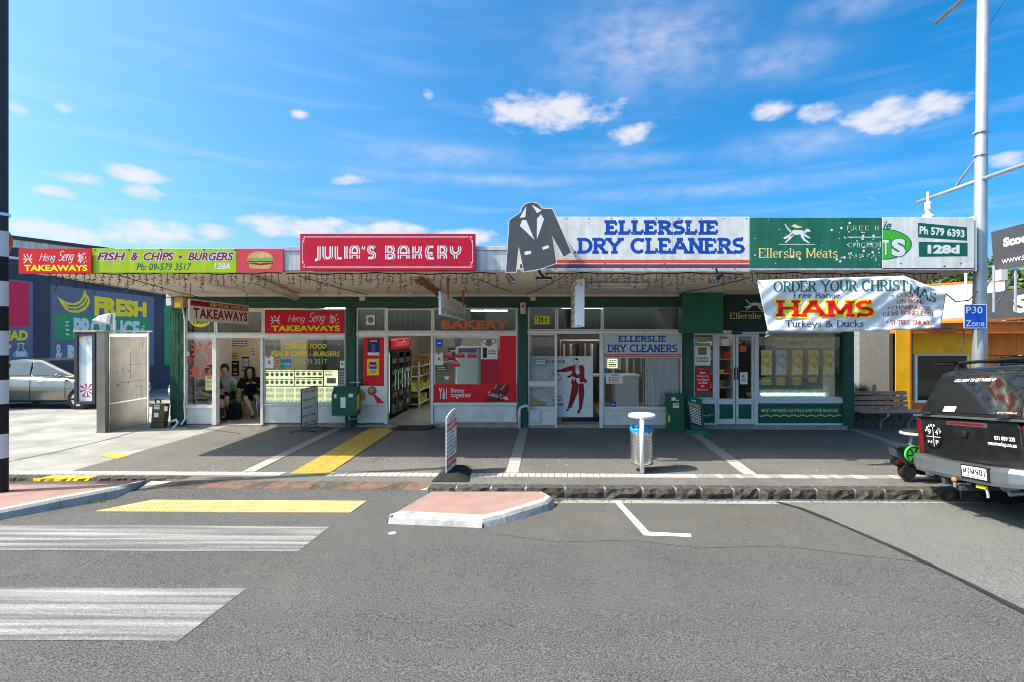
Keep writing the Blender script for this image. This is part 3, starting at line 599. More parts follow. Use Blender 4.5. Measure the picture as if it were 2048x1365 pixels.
# paver band along the kerb and paver strips across the footpath
def paver_mesh(w_, l_, matn): return MB().hexa([(0,0,-.03),(w_,0,-.03),(w_,l_,-.03),(0,l_,-.03)],[(0.003,.003,.007),(w_-.003,.003,.007),(w_-.003,l_-.003,.007),(.003,l_-.003,.007)]).mesh('paver', matn)
pm1 = [paver_mesh(.092,.2,'paver'), paver_mesh(.092,.2,'paver_grey')]; pm2 = [paver_mesh(.2,.092,'paver'), paver_mesh(.2,.092,'paver_grey'), paver_mesh(.2,.092,'gutter_concrete')]
def lay(par, me, x, y):
    o = bpy.data.objects.new('paver', me); C.objects.link(o); o.parent = par; o.location = (x, y, gz(x,y)+.002+random.uniform(-.0015,.0015)); o.rotation_euler.z = random.uniform(-.01,.01)
band = struct(thing('paver_band', None, None)); x = -8.2
while x < 8.6:
    if not (-4.02 < x+.05 < -3.38): lay(band, pm1[0] if (x < 2 or random.random() < .5) else pm1[1], x, 7.89)
    x += .0985
for cx in (-4.76, -.69, 2.99, 6.72):
    st = struct(thing('paver_strip', None, None)); y = 8.12
    while y < 12.0:
        skew = {-4.76: -.03, -.69: 0, 2.99: .02, 6.72: .03}[cx]
        lay(st, pm2[0] if y < 8.9 else pm2[1], cx + skew*(y-8), y); y += .0985  # greyer pavers under the veranda, its shade put into their colour
# yellow tactile strip leading to the bakery door, each tile with raised bars
bar_b = MB().hexa([(.004,.004,0),(.296,.004,0),(.296,.296,0),(.004,.296,0)],[(.004,.004,.008),(.296,.004,.008),(.296,.296,.008),(.004,.296,.008)])
for i in range(4): x0 = .022+i*.072; bar_b.hexa([(x0,.01,.008),(x0+.036,.01,.008),(x0+.036,.29,.008),(x0,.29,.008)],[(x0+.006,.016,.0135),(x0+.03,.016,.0135),(x0+.03,.284,.0135),(x0+.006,.284,.0135)])
tmesh = bar_b.mesh('tactile_tile', 'tactile')
guide = struct(thing('tactile_guide_strip', None, None))
for j in range(13):
    for i in range(2):
        o = bpy.data.objects.new('tactile_tile', tmesh); C.objects.link(o); o.parent = guide; X, Y = -3.97+.3*i-.008*j, 8.0+.3*j; o.location = (X, Y, gz(X,Y)+.004); 
# yellow dotted tactile pad on the road before the crossing
pad = struct(thing('tactile_warning_pad', None, None))
p0, p1 = on(190,1024,rz), on(705,1024,rz); yb = p0.y; n = 9; wd = (p1.x-p0.x)/n
dome = MB()
yt = on(255,1001,rz).y
for i in range(n):
    X = p0.x + wd*i; tb = MB(); P4 = [(X+.003,yb),(X+wd-.003,yb),(X+wd-.003,yt),(X+.003,yt)]
    if i == 0: P4[3] = (X+.33, yt); P4 = P4
    if i == n-1: P4[2] = (X+wd+.02, yt)
    tb.hexa([(a,b,rz(a,b)-.02) for a,b in P4],[(a,b,rz(a,b)+.010) for a,b in P4]); tb.build('tactile_tile','tactile_pale',pad)
nx_ = int((p1.x-p0.x)/.062)
for i in range(nx_):
    for j in range(int((yt-yb)/.062)):
        X, Y = p0.x+.04+i*.062, yb+.03+j*.062
        if X - p0.x < (Y-yb)*1.05: continue
        z = rz(X,Y)+.010; dome.add([(X+.019*math.cos(a*1.2566),Y+.019*math.sin(a*1.2566),z) for a in range(5)]+[(X+.012*math.cos(a*1.2566),Y+.012*math.sin(a*1.2566),z+.006) for a in range(5)],
            [(k,(k+1)%5,5+(k+1)%5,5+k) for k in range(5)]+[(5,6,7,8,9)])
o = dome.build('raised_dots','tactile',pad); o['kind'] = 'stuff'
# small yellow cover in the forecourt, seams in the concrete
flat_poly('tactile_square', [(196,911),(226,905),(264,910),(234,918)], gz, .006, 'tactile')
for nm, pts in (('joint', [(15,925),(120,903),(215,880),(293,858)]), ('joint', [(15,934),(170,929)]), ('joint', [(310,845),(480,868)])):
    for a, b in zip(pts, pts[1:]):
        A, B = on(*a), on(*b)
        if pts[0] == (15,934): continue
        strip('concrete_joint', (A.x,A.y), (B.x,B.y), .022, gz, .005, 'tar')
# road markings
yb0, yb1 = on(660,1054,rz).y, on(600,1104,rz).y
def bar(xr, y0, y1):
    mb = MB(); xs = [-14, -8, -5, xr]
    ys = [y0, y1] if y0 > 2.5 or y1 < 2.5 else [y0, 2.5, y1]
    for yA, yB in zip(ys, ys[1:]):
        for a, b in zip(xs, xs[1:]): mb.add([(a,yB,rz(a,yB)+.004),(b,yB,rz(b,yB)+.004),(b,yA,rz(b,yA)+.004),(a,yA,rz(a,yA)+.004)],[(0,1,2,3)])
    return struct(mb.build('crossing_bar', 'crossing_paint'))
q = [on(660,1054,rz), on(600,1104,rz), on(493,1178,rz), on(362,1283,rz)]
bar(q[0].x, q[0].y, q[1].y); bar(q[2].x, q[2].y, q[3].y)
pitch = q[0].y - q[2].y
for k in range(1, 5): bar(q[2].x, q[2].y - pitch*k, q[3].y - pitch*k)
flat_poly('parking_line', [(1228,1003),(1240,1003),(1298,1064),(1382,1068),(1383,1074),(1288,1071)], rz, .009, 'line_paint')
# traffic islands: pink paving inside white concrete kerb lengths
def island(top, z_of, inset_edges, name, seglen=.9):
    T = struct(thing(name, None, None)); n = len(top)
    cx = sum(p.x for p in top)/n; cy = sum(p.y for p in top)/n
    ins = []
    for i in range(n):
        p = top[i]; a = top[i-1]; b = top[(i+1)%n]; d1 = Vector((p.x-a.x,p.y-a.y)).normalized(); d2 = Vector((b.x-p.x,b.y-p.y)).normalized()
        n1 = Vector((-d1.y,d1.x)); n2 = Vector((-d2.y,d2.x)); w1, w2 = inset_edges[i-1], inset_edges[i]
        A = Vector((p.x,p.y)) + n1*w1; B = Vector((p.x,p.y)) + n2*w2; det = d1.x*(-d2.y)+d2.x*d1.y
        if abs(det) < 1e-4: q_ = A
        else: t = ((B.x-A.x)*(-d2.y)+d2.x*(B.y-A.y))/det; q_ = A + d1*t
        ins.append(Vector((q_.x,q_.y,z_of(q_.x,q_.y))))
    MB().add([v-Vector((0,0,.004)) for v in ins],[tuple(range(n))]).build('paving','island_pink',T)
    for i in range(n):
        a, b = top[i], top[(i+1)%n]; ia, ib = ins[i], ins[(i+1)%n]; k = max(1, round((b-a).length/seglen))
        for s in range(k):
            f = lambda u, v, t: u + (v-u)*t
            g0, g1 = (s+.004)/k, (s+1-.004)/k
            o0, o1, i0, i1 = f(a,b,g0), f(a,b,g1), f(ia,ib,g0), f(ia,ib,g1)
            out = Vector(((b-a).y, -(b-a).x, 0)).normalized()
            m0, m1 = o0 - out*.035, o1 - out*.035
            lo0 = Vector((o0.x,o0.y,rz(o0.x,o0.y)-.03))+out*.05; lo1 = Vector((o1.x,o1.y,rz(o1.x,o1.y)-.03))+out*.05
            c0 = Vector((o0.x,o0.y,z_of(o0.x,o0.y)-.03)); c1 = Vector((o1.x,o1.y,z_of(o1.x,o1.y)-.03))
            dz = Vector((0,0,.12))
            MB().add([lo0,lo1,c0,c1,m0,m1,i0,i1,i0-dz,i1-dz],[(0,1,3,2),(2,3,5,4),(4,5,7,6),(6,7,9,8),(0,2,4,6,8),(9,7,5,3,1)]).build('kerb_length','kerb_white',T)
    return T
zi = lambda x, y: gz(x) + .0
pts = [on(*p, gz, 0) for p in [(777,1031),(966,1040),(1012,1029),(1096,1003),(1106,993),(1086,982),(862,982)]]
island(pts, zi, [.17,.15,.14,.10,.05,.04,.05], 'traffic_island')
zl_ = lambda x, y: rz(x,7.0) + .13
L1 = [on(*p, zl_, 0) for p in [(-420,1128),(0,1022),(120,998),(240,975),(262,970),(245,967)]] + [Vector((-13,7.3,zl_(-13,7)))]
island(L1, zl_, [.14,.14,.14,.08,.05,.05,.05], 'traffic_island', .8)
# chewing gum and grit on the footpath, grit in the gutter, weeds at the islands
b = MB(); rr = random.Random(8)
for i in range(900):
    x_, y_ = rr.uniform(-7,9), rr.uniform(7.95,12.0); r_ = rr.choice([.006,.009,.013,.018]); z = gz(x_,y_)+.006; b.add([(x_+r_*math.cos(a),y_+r_*math.sin(a)*.8,z) for a in (0,1.05,2.1,3.14,4.2,5.2)],[tuple(range(6))])
tag(b.build('gum_spots','paver'),'pale trodden chewing gum spots scattered over the dark footpath','gum spots',kind='stuff')
b = MB()
for i in range(700):
    x_ = rr.uniform(-1.2,9); y_ = 7.30-abs(rr.gauss(0,.10)); z = rz(x_,y_)+.008; r_ = rr.uniform(.004,.013); b.add([(x_-r_,y_-r_,z),(x_+r_,y_-r_*.6,z),(x_+r_*.5,y_+r_,z),(x_,y_,z+r_*1.2)],[(0,1,3),(1,2,3),(2,0,3)])
tag(b.build('gutter_grit','basalt'),'dark grit and leaf bits lying along the gutter below the kerb stones','grit',kind='stuff')
for lb, (px, py, h_, n_) in {'small weed tuft growing at the front edge of the middle traffic island':(952,1046,rz,40),'small weed growing at the right tip of the middle traffic island':(1110,1004,rz,46),'tiny weed growing by the kerb of the left traffic island':(192,1006,rz,22)}.items():
    c0 = on(px,py,h_,.0); b = MB()
    for i in range(n_):
        a = rr.uniform(0,6.28); q = c0+Vector((rr.uniform(-.10,.10),rr.uniform(-.03,.03),0)); tip = q+Vector((math.cos(a)*.04,math.sin(a)*.03,rr.uniform(.02,.07))); nn = Vector((.006,0,0)); b.add([q-nn,q+nn,tip],[(0,1,2)])
    tag(b.build('weed','leaf',loc=c0),lb,'plant')
# litter and a road stud
o = MB().lathe([(.045,0),(.045,.004),(.03,.009),(.001,.010)], on(785,1067,rz,.002), 12).build('road_stud','kerb_white'); tag(o,'small round white stud stuck to the asphalt in front of the middle traffic island','road stud')
p = on(1198,993,rz,.012); o = MB().box(p.x-.09,p.x+.09,p.y-.02,p.y+.02,p.z-.006,p.z+.02).build('paper_scrap','paper',bevel=.006); tag(o,'crumpled scrap of white paper lying in the gutter below the kerb stones','litter')
# ------------------------------------------------------------------ the shop building
YW, YF = 12.07, 8.60
SH = thing('shop_building', 'single storey row of four small shops with dark green piers and silver window frames', 'shop building', (0, YW, 0))
def fx(px, Y=YW): return (px - VX) * Y / F
def fz(py, Y=YW): return CAM_H - (py - VY) * Y / F
def wbox(mb, x0, y0, x1, y1, yf, yb, m=0): return mb.box(fx(x0), fx(x1), yf, yb, fz(y1), fz(y0), m)   # a block in the facade given by its photo corners
FLOOR = .06
# piers, lintel band, floor slab, plinth
for a, b in ((345,371),(693,712),(1037,1055),(1366,1386),(1684,1705)):
    MB().box(fx(a), fx(b), YW-.07, YW+.3, -.12, 2.75).build('pier', 'green_pier' if a < 400 else 'green_wall', SH, bevel=.006)
MB().box(fx(345), fx(1705), YW-.03, YW+.25, 2.752, 3.35).build('wall', 'green_wall', SH)
MB().box(fx(371), fx(1684), YW-.02, YW+.3, -.14, FLOOR-.002).build('plinth', 'plinth', SH)
MB().box(fx(345), fx(345)+.2, YW+.3, 21, -.3, 3.35).build('wall', 'block_white', SH)
MB().box(fx(1705)-.2, fx(1705), YW+.3, 21, -.3, 3.35).build('wall', 'block_white', SH)
MB().box(fx(345)+.2, fx(1705)-.2, 20.8, 21, -.3, 3.35).build('wall', 'block_white', SH)
MB().box(fx(345)+.2, fx(1705)-.2, YW+.301, 20.8, -.1, FLOOR).build('floor', 'tile_floor', SH)
MB().box(fx(345), fx(1705), YW-.03, 21, 3.352, 3.5).build('roof', 'roof_iron', SH)
MB().box(fx(345)+.2, fx(1705)-.2, YW+.25, 20.8, 2.95, 3.0).build('ceiling', 'soffit', SH)
for px in (702, 1046, 1376):
    MB().box(fx(px)-.06, fx(px)+.06, YW+.3, 20.8, FLOOR, 2.95).build('partition_wall', 'shop_wall', SH)

def window(x0, y0, x1, y1, fr=.032, depth=.05, fmat='alu', gmat='shop_glass', label=None, pane=True, yc=None):
    """a window part: frame ring with its pane as a child; corners in photo pixels"""
    yc = YW + .02 if yc is None else yc
    X0, X1, Z0, Z1 = fx(x0), fx(x1), fz(y1), fz(y0); b = MB()
    b.box(X0, X0+fr, yc-depth/2, yc+depth/2, Z0, Z1); b.box(X1-fr, X1, yc-depth/2, yc+depth/2, Z0, Z1)
    b.box(X0+fr, X1-fr, yc-depth/2, yc+depth/2, Z0, Z0+fr); b.box(X0+fr, X1-fr, yc-depth/2, yc+depth/2, Z1-fr, Z1)
    w_ = b.build('window', fmat, SH, bevel=.003, label=label)
    if pane:
        X0 += fr*.6; X1 -= fr*.6; Z0 += fr*.6; Z1 -= fr*.6
        MB().box(X0, X1, yc-.003, yc+.003, Z0, Z1).build('pane', gmat, w_)
    return w_
def panel(x0, y0, x1, y1, matn='panel_grey'):
    MB().box(fx(x0), fx(x1), YW-.005, YW+.06, fz(y1), fz(y0)).build('stall_panel', matn, SH, bevel=.004)
def bar_(x0, y0, x1, y1, yf=-.04, yb=.06, m='alu', name='frame_bar'):
    return MB().box(fx(x0), fx(x1), YW+yf, YW+yb, fz(y1), fz(y0)).build(name, m, SH, bevel=.004)
# takeaways
bar_(371,669,692,676.5); bar_(371,813,431,817); bar_(528,808,692,811)
TGL = dict(gmat='transom_glass'); window(372,618,431,668.5,**TGL); window(432,621,526,668.5,**TGL); window(527,618,692,668.5, gmat='tint_glass')
window(372,677,431,812.5); window(528,677,692,807.5)
panel(373,817.5,427,848); panel(529,811.5,691,846)
bar_(427,677,435,850,-.05,.08); bar_(523,677,528,850,-.05,.08)
# bakery
bar_(713,665,1035,672.5); bar_(713,807,772,811); bar_(867,806,1034,811)
window(713,616,772,664.5,**TGL); window(773,618,865,664.5,**TGL); window(866,616,1034,664.5,**TGL)
window(713,673,772,806.5); window(867,673,1034,805.5)
panel(714,811.5,770,846); panel(868,811.5,1033,845)
bar_(769.5,673,775,848,-.05,.08); bar_(862.5,673,867,848,-.05,.08)
# dry cleaners
bar_(1055,662,1365,668); bar_(1055,817,1112,821); bar_(1205,817,1364,821)
window(1056,614,1113,661.5,**TGL); window(1114,614,1204,661.5,**TGL); window(1205,614,1364,661.5,**TGL)
window(1056,668.5,1112,766); window(1056,771,1112,816.5); bar_(1056,766.4,1112,770.6)
window(1206,668.5,1364,816.5)
panel(1057,821.5,1110,854); panel(1206,821.5,1363,854)
bar_(1110,668.5,1114,856,-.05,.08); bar_(1199,668.5,1206,856,-.05,.08)
# louvred blades in the fan lights over the bakery and cleaners doors
for x0, x1, n in ((776,862,8),(1116,1202,9)):
    for i in range(n):
        X = fx(x0 + (x1-x0)*(i+.5)/n); a = .55
        MB().hexa([(X-.032,YW+.11,fz(661)),(X+.032,YW+.15,fz(661)),(X+.032,YW+.157,fz(661)),(X-.032,YW+.117,fz(661))],[(X-.032,YW+.11,fz(620)),(X+.032,YW+.15,fz(620)),(X+.032,YW+.157,fz(620)),(X-.032,YW+.117,fz(620))]).build('vertical_blind', 'tube_off', SH)
# butcher: painted surround, window, double doors, sign boxes over
MB().box(fx(1386), fx(1684), YW-.02, YW+.06, fz(855), fz(849)).build('plinth', 'green_pier', SH)
MB().box(fx(1386), fx(1690), YW-.10, YW+.1, -.12, fz(850.6)).build('threshold', 'plinth', SH, bevel=.004)
FW = dict(fmat='white_frame', fr=.035)
window(1387,668,1429,799, **FW); window(1515,664,1688,798, **FW, gmat='shop_glass')
bar_(1386,799.5,1430,808,-.03,.06,'white_frame'); bar_(1515,798.5,1688,807,-.03,.06,'white_frame'); bar_(1387,664,1514,668,-.04,.06,'white_frame')
bar_(1429,668.5,1433,850,-.04,.06,'white_frame'); bar_(1508,668.5,1514.5,850,-.05,.07,'white_frame'); bar_(1386,846,1429,850,-.03,.06,'white_frame'); bar_(1515,847,1688,850.5,-.03,.06,'white_frame')
MB().box(fx(1387), fx(1429), YW, YW+.05, fz(846), fz(808)).build('stall_panel', 'green_print', SH)
wp = MB().box(fx(1515), fx(1686), YW, YW+.05, fz(847), fz(807)).build('stall_panel', 'green_print', SH)
tb = MB(); mp = QC((fx(1523),YW-.001,fz(823.5)),(fx(1676),YW-.001,fz(818.5)),(fx(1676),YW-.001,fz(824)),(fx(1523),YW-.001,fz(829.0)))
put(tb, 'MOST AWARDED GLUTEN & DAIRY FREE SAUSAGES', QC((fx(1523),YW-.001,fz(818)),(fx(1676),YW-.001,fz(818)),(fx(1676),YW-.001,fz(825)),(fx(1523),YW-.001,fz(825))), bold=.012, d=.002)
tb.build('lettering', 'gold_letter', wp)
def rope(x0, x1, y, par, amp=1.4):
    b = MB(); n = int((x1-x0)/1.2)
    top = [(fx(x0+(x1-x0)*i/n), YW-.004, fz(y + amp*math.sin(i*.42) - .8 - .35*math.cos(i*1.3))) for i in range(n+1)]; bot = [(p[0], p[1], p[2]-.022-.006*math.cos(i*1.3)) for i, p in enumerate(top)]
    b.add(top+bot, [(n+1+i, n+2+i, i+1, i) for i in range(n)]); b.build('sausage_chain_print', 'gold_letter', par)
rope(1519,1682,831.5,wp)
for a, b in ((1434,1470),(1472,1507)):
    d = MB(); X0, X1 = fx(a), fx(b); fr = .05
    for z0, z1 in ((fz(849),fz(838)),(fz(809),fz(798)),(fz(673.5),fz(669))): d.box(X0+fr, X1-fr, YW-.02, YW+.03, z0, z1)
    d.box(X0, X0+fr, YW-.02, YW+.03, fz(849), fz(669)); d.box(X1-fr, X1, YW-.02, YW+.03, fz(849), fz(669))
    dr = d.build('door', 'white_frame', SH, bevel=.003)
    MB().box(X0+fr-.01, X1-fr+.01, YW, YW+.006, fz(798), fz(673.5)).build('pane', 'shop_glass', dr)
    MB().box(X0+fr-.01, X1-fr+.01, YW-.005, YW+.02, fz(838), fz(809)).build('kick_panel', 'green_print', dr)
    MB().box((X1-.035 if a == 1434 else X0+.015), (X1-.015 if a == 1434 else X0+.035), YW-.05, YW-.021, fz(760), fz(735)).build('handle', 'charcoal', dr)
rope(1437,1466,823,SH); rope(1476,1505,824.5,SH); rope(1391,1427,831,SH)
MB().box(fx(1462), fx(1482), YW-.07, YW-.03, fz(669), fz(665)).build('door_sensor', 'black', SH)

# ---- interiors
def tube_lamp(x, y, l=1.2, z=2.9, along='y'):
    t = thing('ceiling_lamp', None, 'ceiling lamp', (x, y, z)); 
    if along == 'y': MB().box(x-.08,x+.08,y-l/2,y+l/2,z+.0,z+.04).build('housing','white_paint',t); MB().tube([(x,y-l/2+.03,z-.03),(x,y+l/2-.03,z-.03)],.018,8).build('tube','lamp_tube',t)
    else: MB().box(x-l/2,x+l/2,y-.08,y+.08,z,z+.04).build('housing','white_paint',t); MB().tube([(x-l/2+.03,y,z-.03),(x+l/2-.03,y,z-.03)],.018,8).build('tube','lamp_tube',t)
    return t
for x, y, a, lb in ((-7.2,12.9,'x','fluorescent ceiling lamp inside the takeaways over the seated customers'),(-5.9,15.1,'x','fluorescent ceiling lamp inside the takeaways behind the menu window'),
                (-3.0,13.4,'y','nearer fluorescent ceiling lamp inside the bakery above the aisle'),(-1.9,16.4,'x','fluorescent ceiling lamp inside the bakery behind its big window'),(-2.9,16.6,'y','farther fluorescent ceiling lamp at the back of the bakery'),
                (.9,14.6,'x','fluorescent ceiling lamp inside the dry cleaners behind the door'),(2.2,14.2,'x','fluorescent ceiling lamp in the dry cleaners over its counter'),
                (4.3,14.6,'x','fluorescent ceiling lamp inside the butcher shop behind the doors')):
    t = tube_lamp(x, y, 1.2, 2.9, a); t['label'] = lb
# takeaways: beige wall behind the customers, darker back room
MB().box(fx(345)+.2, -6.5, 14.0, 14.1, FLOOR, 2.95).build('interior_wall', 'beige_wall', SH)
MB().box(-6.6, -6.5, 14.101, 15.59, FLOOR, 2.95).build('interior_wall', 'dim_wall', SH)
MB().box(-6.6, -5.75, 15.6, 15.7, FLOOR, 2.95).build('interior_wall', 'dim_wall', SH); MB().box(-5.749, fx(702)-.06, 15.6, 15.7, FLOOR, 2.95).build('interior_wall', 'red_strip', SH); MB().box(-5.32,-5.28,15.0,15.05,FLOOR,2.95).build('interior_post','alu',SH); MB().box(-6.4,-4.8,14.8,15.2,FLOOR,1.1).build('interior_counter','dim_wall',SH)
MB().box(fx(702)+.06, fx(1046)-.06, 18.2, 18.3, FLOOR, 2.95).build('interior_wall', 'shop_wall', SH)
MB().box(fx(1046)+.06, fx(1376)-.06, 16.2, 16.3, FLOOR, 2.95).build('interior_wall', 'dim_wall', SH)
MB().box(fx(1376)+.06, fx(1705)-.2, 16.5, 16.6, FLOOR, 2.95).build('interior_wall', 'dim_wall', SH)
def sheet_thing(name, label, cat, box, Y, matn, th=.004, draw=None, mats=None):
    """a poster or sticker: thin sheet with its print as child sheets"""
    x0, y0, x1, y1 = box; mp = QF(x0, y0, x1, y1, Y); c = mp(.5,.5)
    t = thing(name, label, cat, c)
    MB().slab(mp,0,1,0,1,0,th).build('sheet', matn, t)
    if draw:
        for (nm, m_, fn) in draw:
            b = MB(); fn(b, sub(mp,0,1,0,1), th); 
            if b.v: b.build(nm, m_, t)
    return t
R_ = lambda a0,a1,b0,b1: (lambda b, mp, th: b.rect(mp,a0,a1,b0,b1,th+.001))
def TX(s, a0,a1,b0,b1, bold=.012, shear=0.): return lambda b, mp, th: put(b, s, sub(mp,a0,a1,b0,b1), bold, shear, th+.0022)
def LN(rows, a0=.1,a1=.9,b0=.1,b1=.9): return lambda b, mp, th: lines(b, mp, rows, a0=a0,a1=a1,b0=b0,b1=b1,d=th+.002)
PWL = 13.985   # just proud of the beige wall
sheet_thing('poster','black film poster with a pale face and red head strip on the beige takeaway wall','poster',(450,699,461,719),PWL,'black',draw=[('print','dark_red',R_(.05,.95,.82,.97)),('picture','paper',R_(.3,.7,.35,.7))])
sheet_thing('poster','tall black poster with rows of food pictures low on the beige takeaway wall','poster',(463,722,478,752),PWL,'black',draw=[('print','gold_letter',R_(.2,.8,.78,.84)),('picture','goods_brown',R_(.25,.75,.3,.5)),('caption','paper',R_(.2,.8,.1,.16))])
sheet_thing('price_list','black framed price list with white rows on the beige takeaway wall','price list',(484,714,498,743),PWL,'black',draw=[('print','paper',lambda b,mp,th: [b.rect(mp,.08,.92,.1+i*.21,.26+i*.21,th+.001) for i in range(4)]),('writing','letter_black',LN(9,.12,.88,.1,.92))])
sheet_thing('wall_sign','dark blue wide sign high on the beige takeaway wall above the posters','sign',(453,682,494,693),PWL,'mural_blue',draw=[('writing','paper',LN(2,.05,.95,.1,.9))])
sheet_thing('notice','pale green notice beside the film poster on the beige takeaway wall','notice',(463,705,475,720),PWL,'bun',draw=[('writing','letter_green',LN(4))])
sheet_thing('calendar','grey green calendar sheet near the door frame on the beige takeaway wall','calendar',(501,694,511,716),PWL,'goods_white',draw=[('writing','letter_black',LN(6))])
# door leaf of the takeaways: open doorway keeps only its timber stop
MB().box(fx(523)-.05, fx(523), YW+.08, YW+.85, FLOOR, fz(680)).build('door', 'alu', SH, label='open takeaway door leaf standing edge on inside')
# takeaway window graphics
YG = YW - .012
def glyph_paint(s, box, matn, name, label, cat='window lettering', bold=.03, Y=YG, shear=0.):
    mp = QF(*box, Y); b = MB(); put(b, s, mp, bold, shear, .002); o = b.build(name, matn, loc=mp(.5,.5)); return tag(o, label, cat)
glyph_paint('兴', (381,684,424,712), 'coral', 'window_lettering', 'large red brushed Chinese character at the top of the left takeaway window', bold=.022)
glyph_paint('城', (379,732,424,759), 'coral', 'window_lettering', 'large red brushed Chinese character below the name HENG SENG on the takeaway window', bold=.022)
glyph_paint('HENG SENG', (374,715,424,728), 'coral', 'window_lettering', 'pinkish red name HENG SENG painted across the narrow takeaway window', bold=.0)
sheet_thing('opening_hours_card','yellow and blue opening hours card at the corner of the narrow takeaway window','card',(411,752,428,781),YG,'yellow_sign',draw=[('writing','blue_letter',LN(8,.1,.9,.1,.85)),('heading','letter_black',R_(.15,.85,.87,.95))])
b = MB(); b.prism([(math.cos(R(a))*.5+.5, math.sin(R(a))*.5+.5) for a in range(0,360,12)], QF(380,628,421,655,YG), 0, .004)
t = thing('number_sticker', 'yellow oval sticker with number 128A behind the hanging takeaways sign', 'sticker', at(400,645,YG)); b.build('oval','yellow_sign',t)
b = MB(); put(b,'128A',QF(387,636,415,648,YG-.004),.02); b.build('lettering','letter_black',t)
# Heng Seng sign in the transom and printed words on the glass below
def heng_seng(name, label, box, Y, th=.02):
    mp = QF(*box, Y); t = thing(name, label, 'shop sign', mp(.5,.5)); MB().slab(mp,0,1,0,1,0,th).build('board','red_sign',t)
    b = MB(); put(b,'兴',sub(mp,.065,.19,.40,.80),.012,0,th+.002); put(b,'城',sub(mp,.81,.935,.40,.84),.012,0,th+.002); b.build('characters','letter_white',t)
    b = MB(); penq(b,'Heng',sub(mp,.28,.49,.50,.82),wv=.08,wh=.06,shear=.3,d=th+.002,gap=.03); penq(b,'Seng',sub(mp,.54,.74,.50,.92),wv=.07,wh=.055,shear=.3,d=th+.002,gap=.03); b.build('script','letter_white',t)
    b = MB(); put(b,'TAKEAWAYS',sub(mp,.075,.945,.085,.345),.035,0,th+.002); b.build('lettering','yellow',t); return t
heng_seng('transom_sign','red Heng Seng TAKEAWAYS sign filling the window above the menu boards',(531,622,689,667),YW-.01)
t = thing('window_lettering','yellow words CHINESE FOOD FISH & CHIPS BURGERS and phone number on the takeaway window','window lettering',at(610,700,YG))
b = MB(); put(b,'CHINESE FOOD',QF(570,688,653,698,YG),.018,.2); put(b,'FISH & CHIPS - BURGERS',QF(542,703,680,713,YG),.018,.2); b.build('yellow_words','yellow',t)
b = MB(); put(b,'PH: 09 579 3517',QF(568,719,654,729,YG),.004); b.build('phone_number','phone_green',t)
b = MB(); put(b,'OPEN',QF(533,688,566,698,YG+.04),.0); o = b.build('neon_sign','mural_pale',loc=at(550,693,YG+.04)); tag(o,'unlit pale OPEN lettering sign in the corner of the takeaway window','open sign')
sheet_thing('grade_card','white food grade card with a green letter A on the takeaway window','grade card',(530,713,547,737),YG,'paper',draw=[('grade','letter_green',TX('A',.3,.7,.3,.7,.03)),('strip','red_sign',R_(.2,.6,.88,.98))])
sheet_thing('sticker','orange square sticker beside the grade card on the takeaway window','sticker',(549,719,560,731),YG,'bun',draw=[('writing','dark_red',LN(3))])
sheet_thing('sticker','blue and white OPEN sticker on the takeaway window','sticker',(562,719,583,734),YG,'liner_blue',draw=[('lettering','letter_white',TX('OPEN',.1,.9,.15,.55)),])
o = MB().prism([(math.cos(R(a))*.5+.5, math.sin(R(a))*.5+.5) for a in range(0,360,20)], QF(560,728,570,739,YG-.005), 0, .004).build('sticker','teal_sticker',loc=at(565,733,YG-.005)); tag(o,'round bright green sticker under the phone number on the takeaway window','sticker')
sheet_thing('sticker','small white sticker with green emblem at the right edge of the takeaway window','sticker',(680,722,689,737),YG,'paper',draw=[('emblem','oval_green',R_(.25,.75,.45,.75))])
sheet_thing('sticker','little white switch plate sticker at the left edge of the narrow takeaway window','sticker',(371,704,379,713),YG-.03,'paper',draw=[('writing','letter_black',LN(2,.3,.7,.3,.7))])
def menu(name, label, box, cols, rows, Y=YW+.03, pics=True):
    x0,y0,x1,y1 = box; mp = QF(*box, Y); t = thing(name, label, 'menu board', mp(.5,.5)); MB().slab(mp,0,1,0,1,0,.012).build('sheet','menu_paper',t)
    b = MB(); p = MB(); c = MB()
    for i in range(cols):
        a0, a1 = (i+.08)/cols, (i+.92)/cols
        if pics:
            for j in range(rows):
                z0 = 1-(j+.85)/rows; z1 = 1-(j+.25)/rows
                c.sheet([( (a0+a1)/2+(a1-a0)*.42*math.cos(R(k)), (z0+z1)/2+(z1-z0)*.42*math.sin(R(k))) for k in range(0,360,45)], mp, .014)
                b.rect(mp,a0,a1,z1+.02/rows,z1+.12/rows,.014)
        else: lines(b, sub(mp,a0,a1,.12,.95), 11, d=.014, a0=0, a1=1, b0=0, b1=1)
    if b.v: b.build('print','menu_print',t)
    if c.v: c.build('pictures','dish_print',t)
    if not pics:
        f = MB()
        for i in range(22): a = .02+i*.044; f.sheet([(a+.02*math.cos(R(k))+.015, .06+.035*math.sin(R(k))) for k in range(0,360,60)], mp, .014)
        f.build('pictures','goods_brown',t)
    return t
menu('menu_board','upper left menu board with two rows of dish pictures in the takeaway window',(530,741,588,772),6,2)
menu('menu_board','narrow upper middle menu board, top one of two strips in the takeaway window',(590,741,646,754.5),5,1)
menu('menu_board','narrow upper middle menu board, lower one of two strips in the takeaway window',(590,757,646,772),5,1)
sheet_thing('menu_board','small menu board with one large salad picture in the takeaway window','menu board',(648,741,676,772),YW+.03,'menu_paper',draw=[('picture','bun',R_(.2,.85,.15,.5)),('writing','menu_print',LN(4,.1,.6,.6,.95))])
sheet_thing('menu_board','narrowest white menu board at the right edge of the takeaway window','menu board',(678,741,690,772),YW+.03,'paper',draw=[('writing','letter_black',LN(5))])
menu('menu_board','wide lower menu board with columns of fine print in the takeaway window',(530,774,690,806),8,1,pics=False)

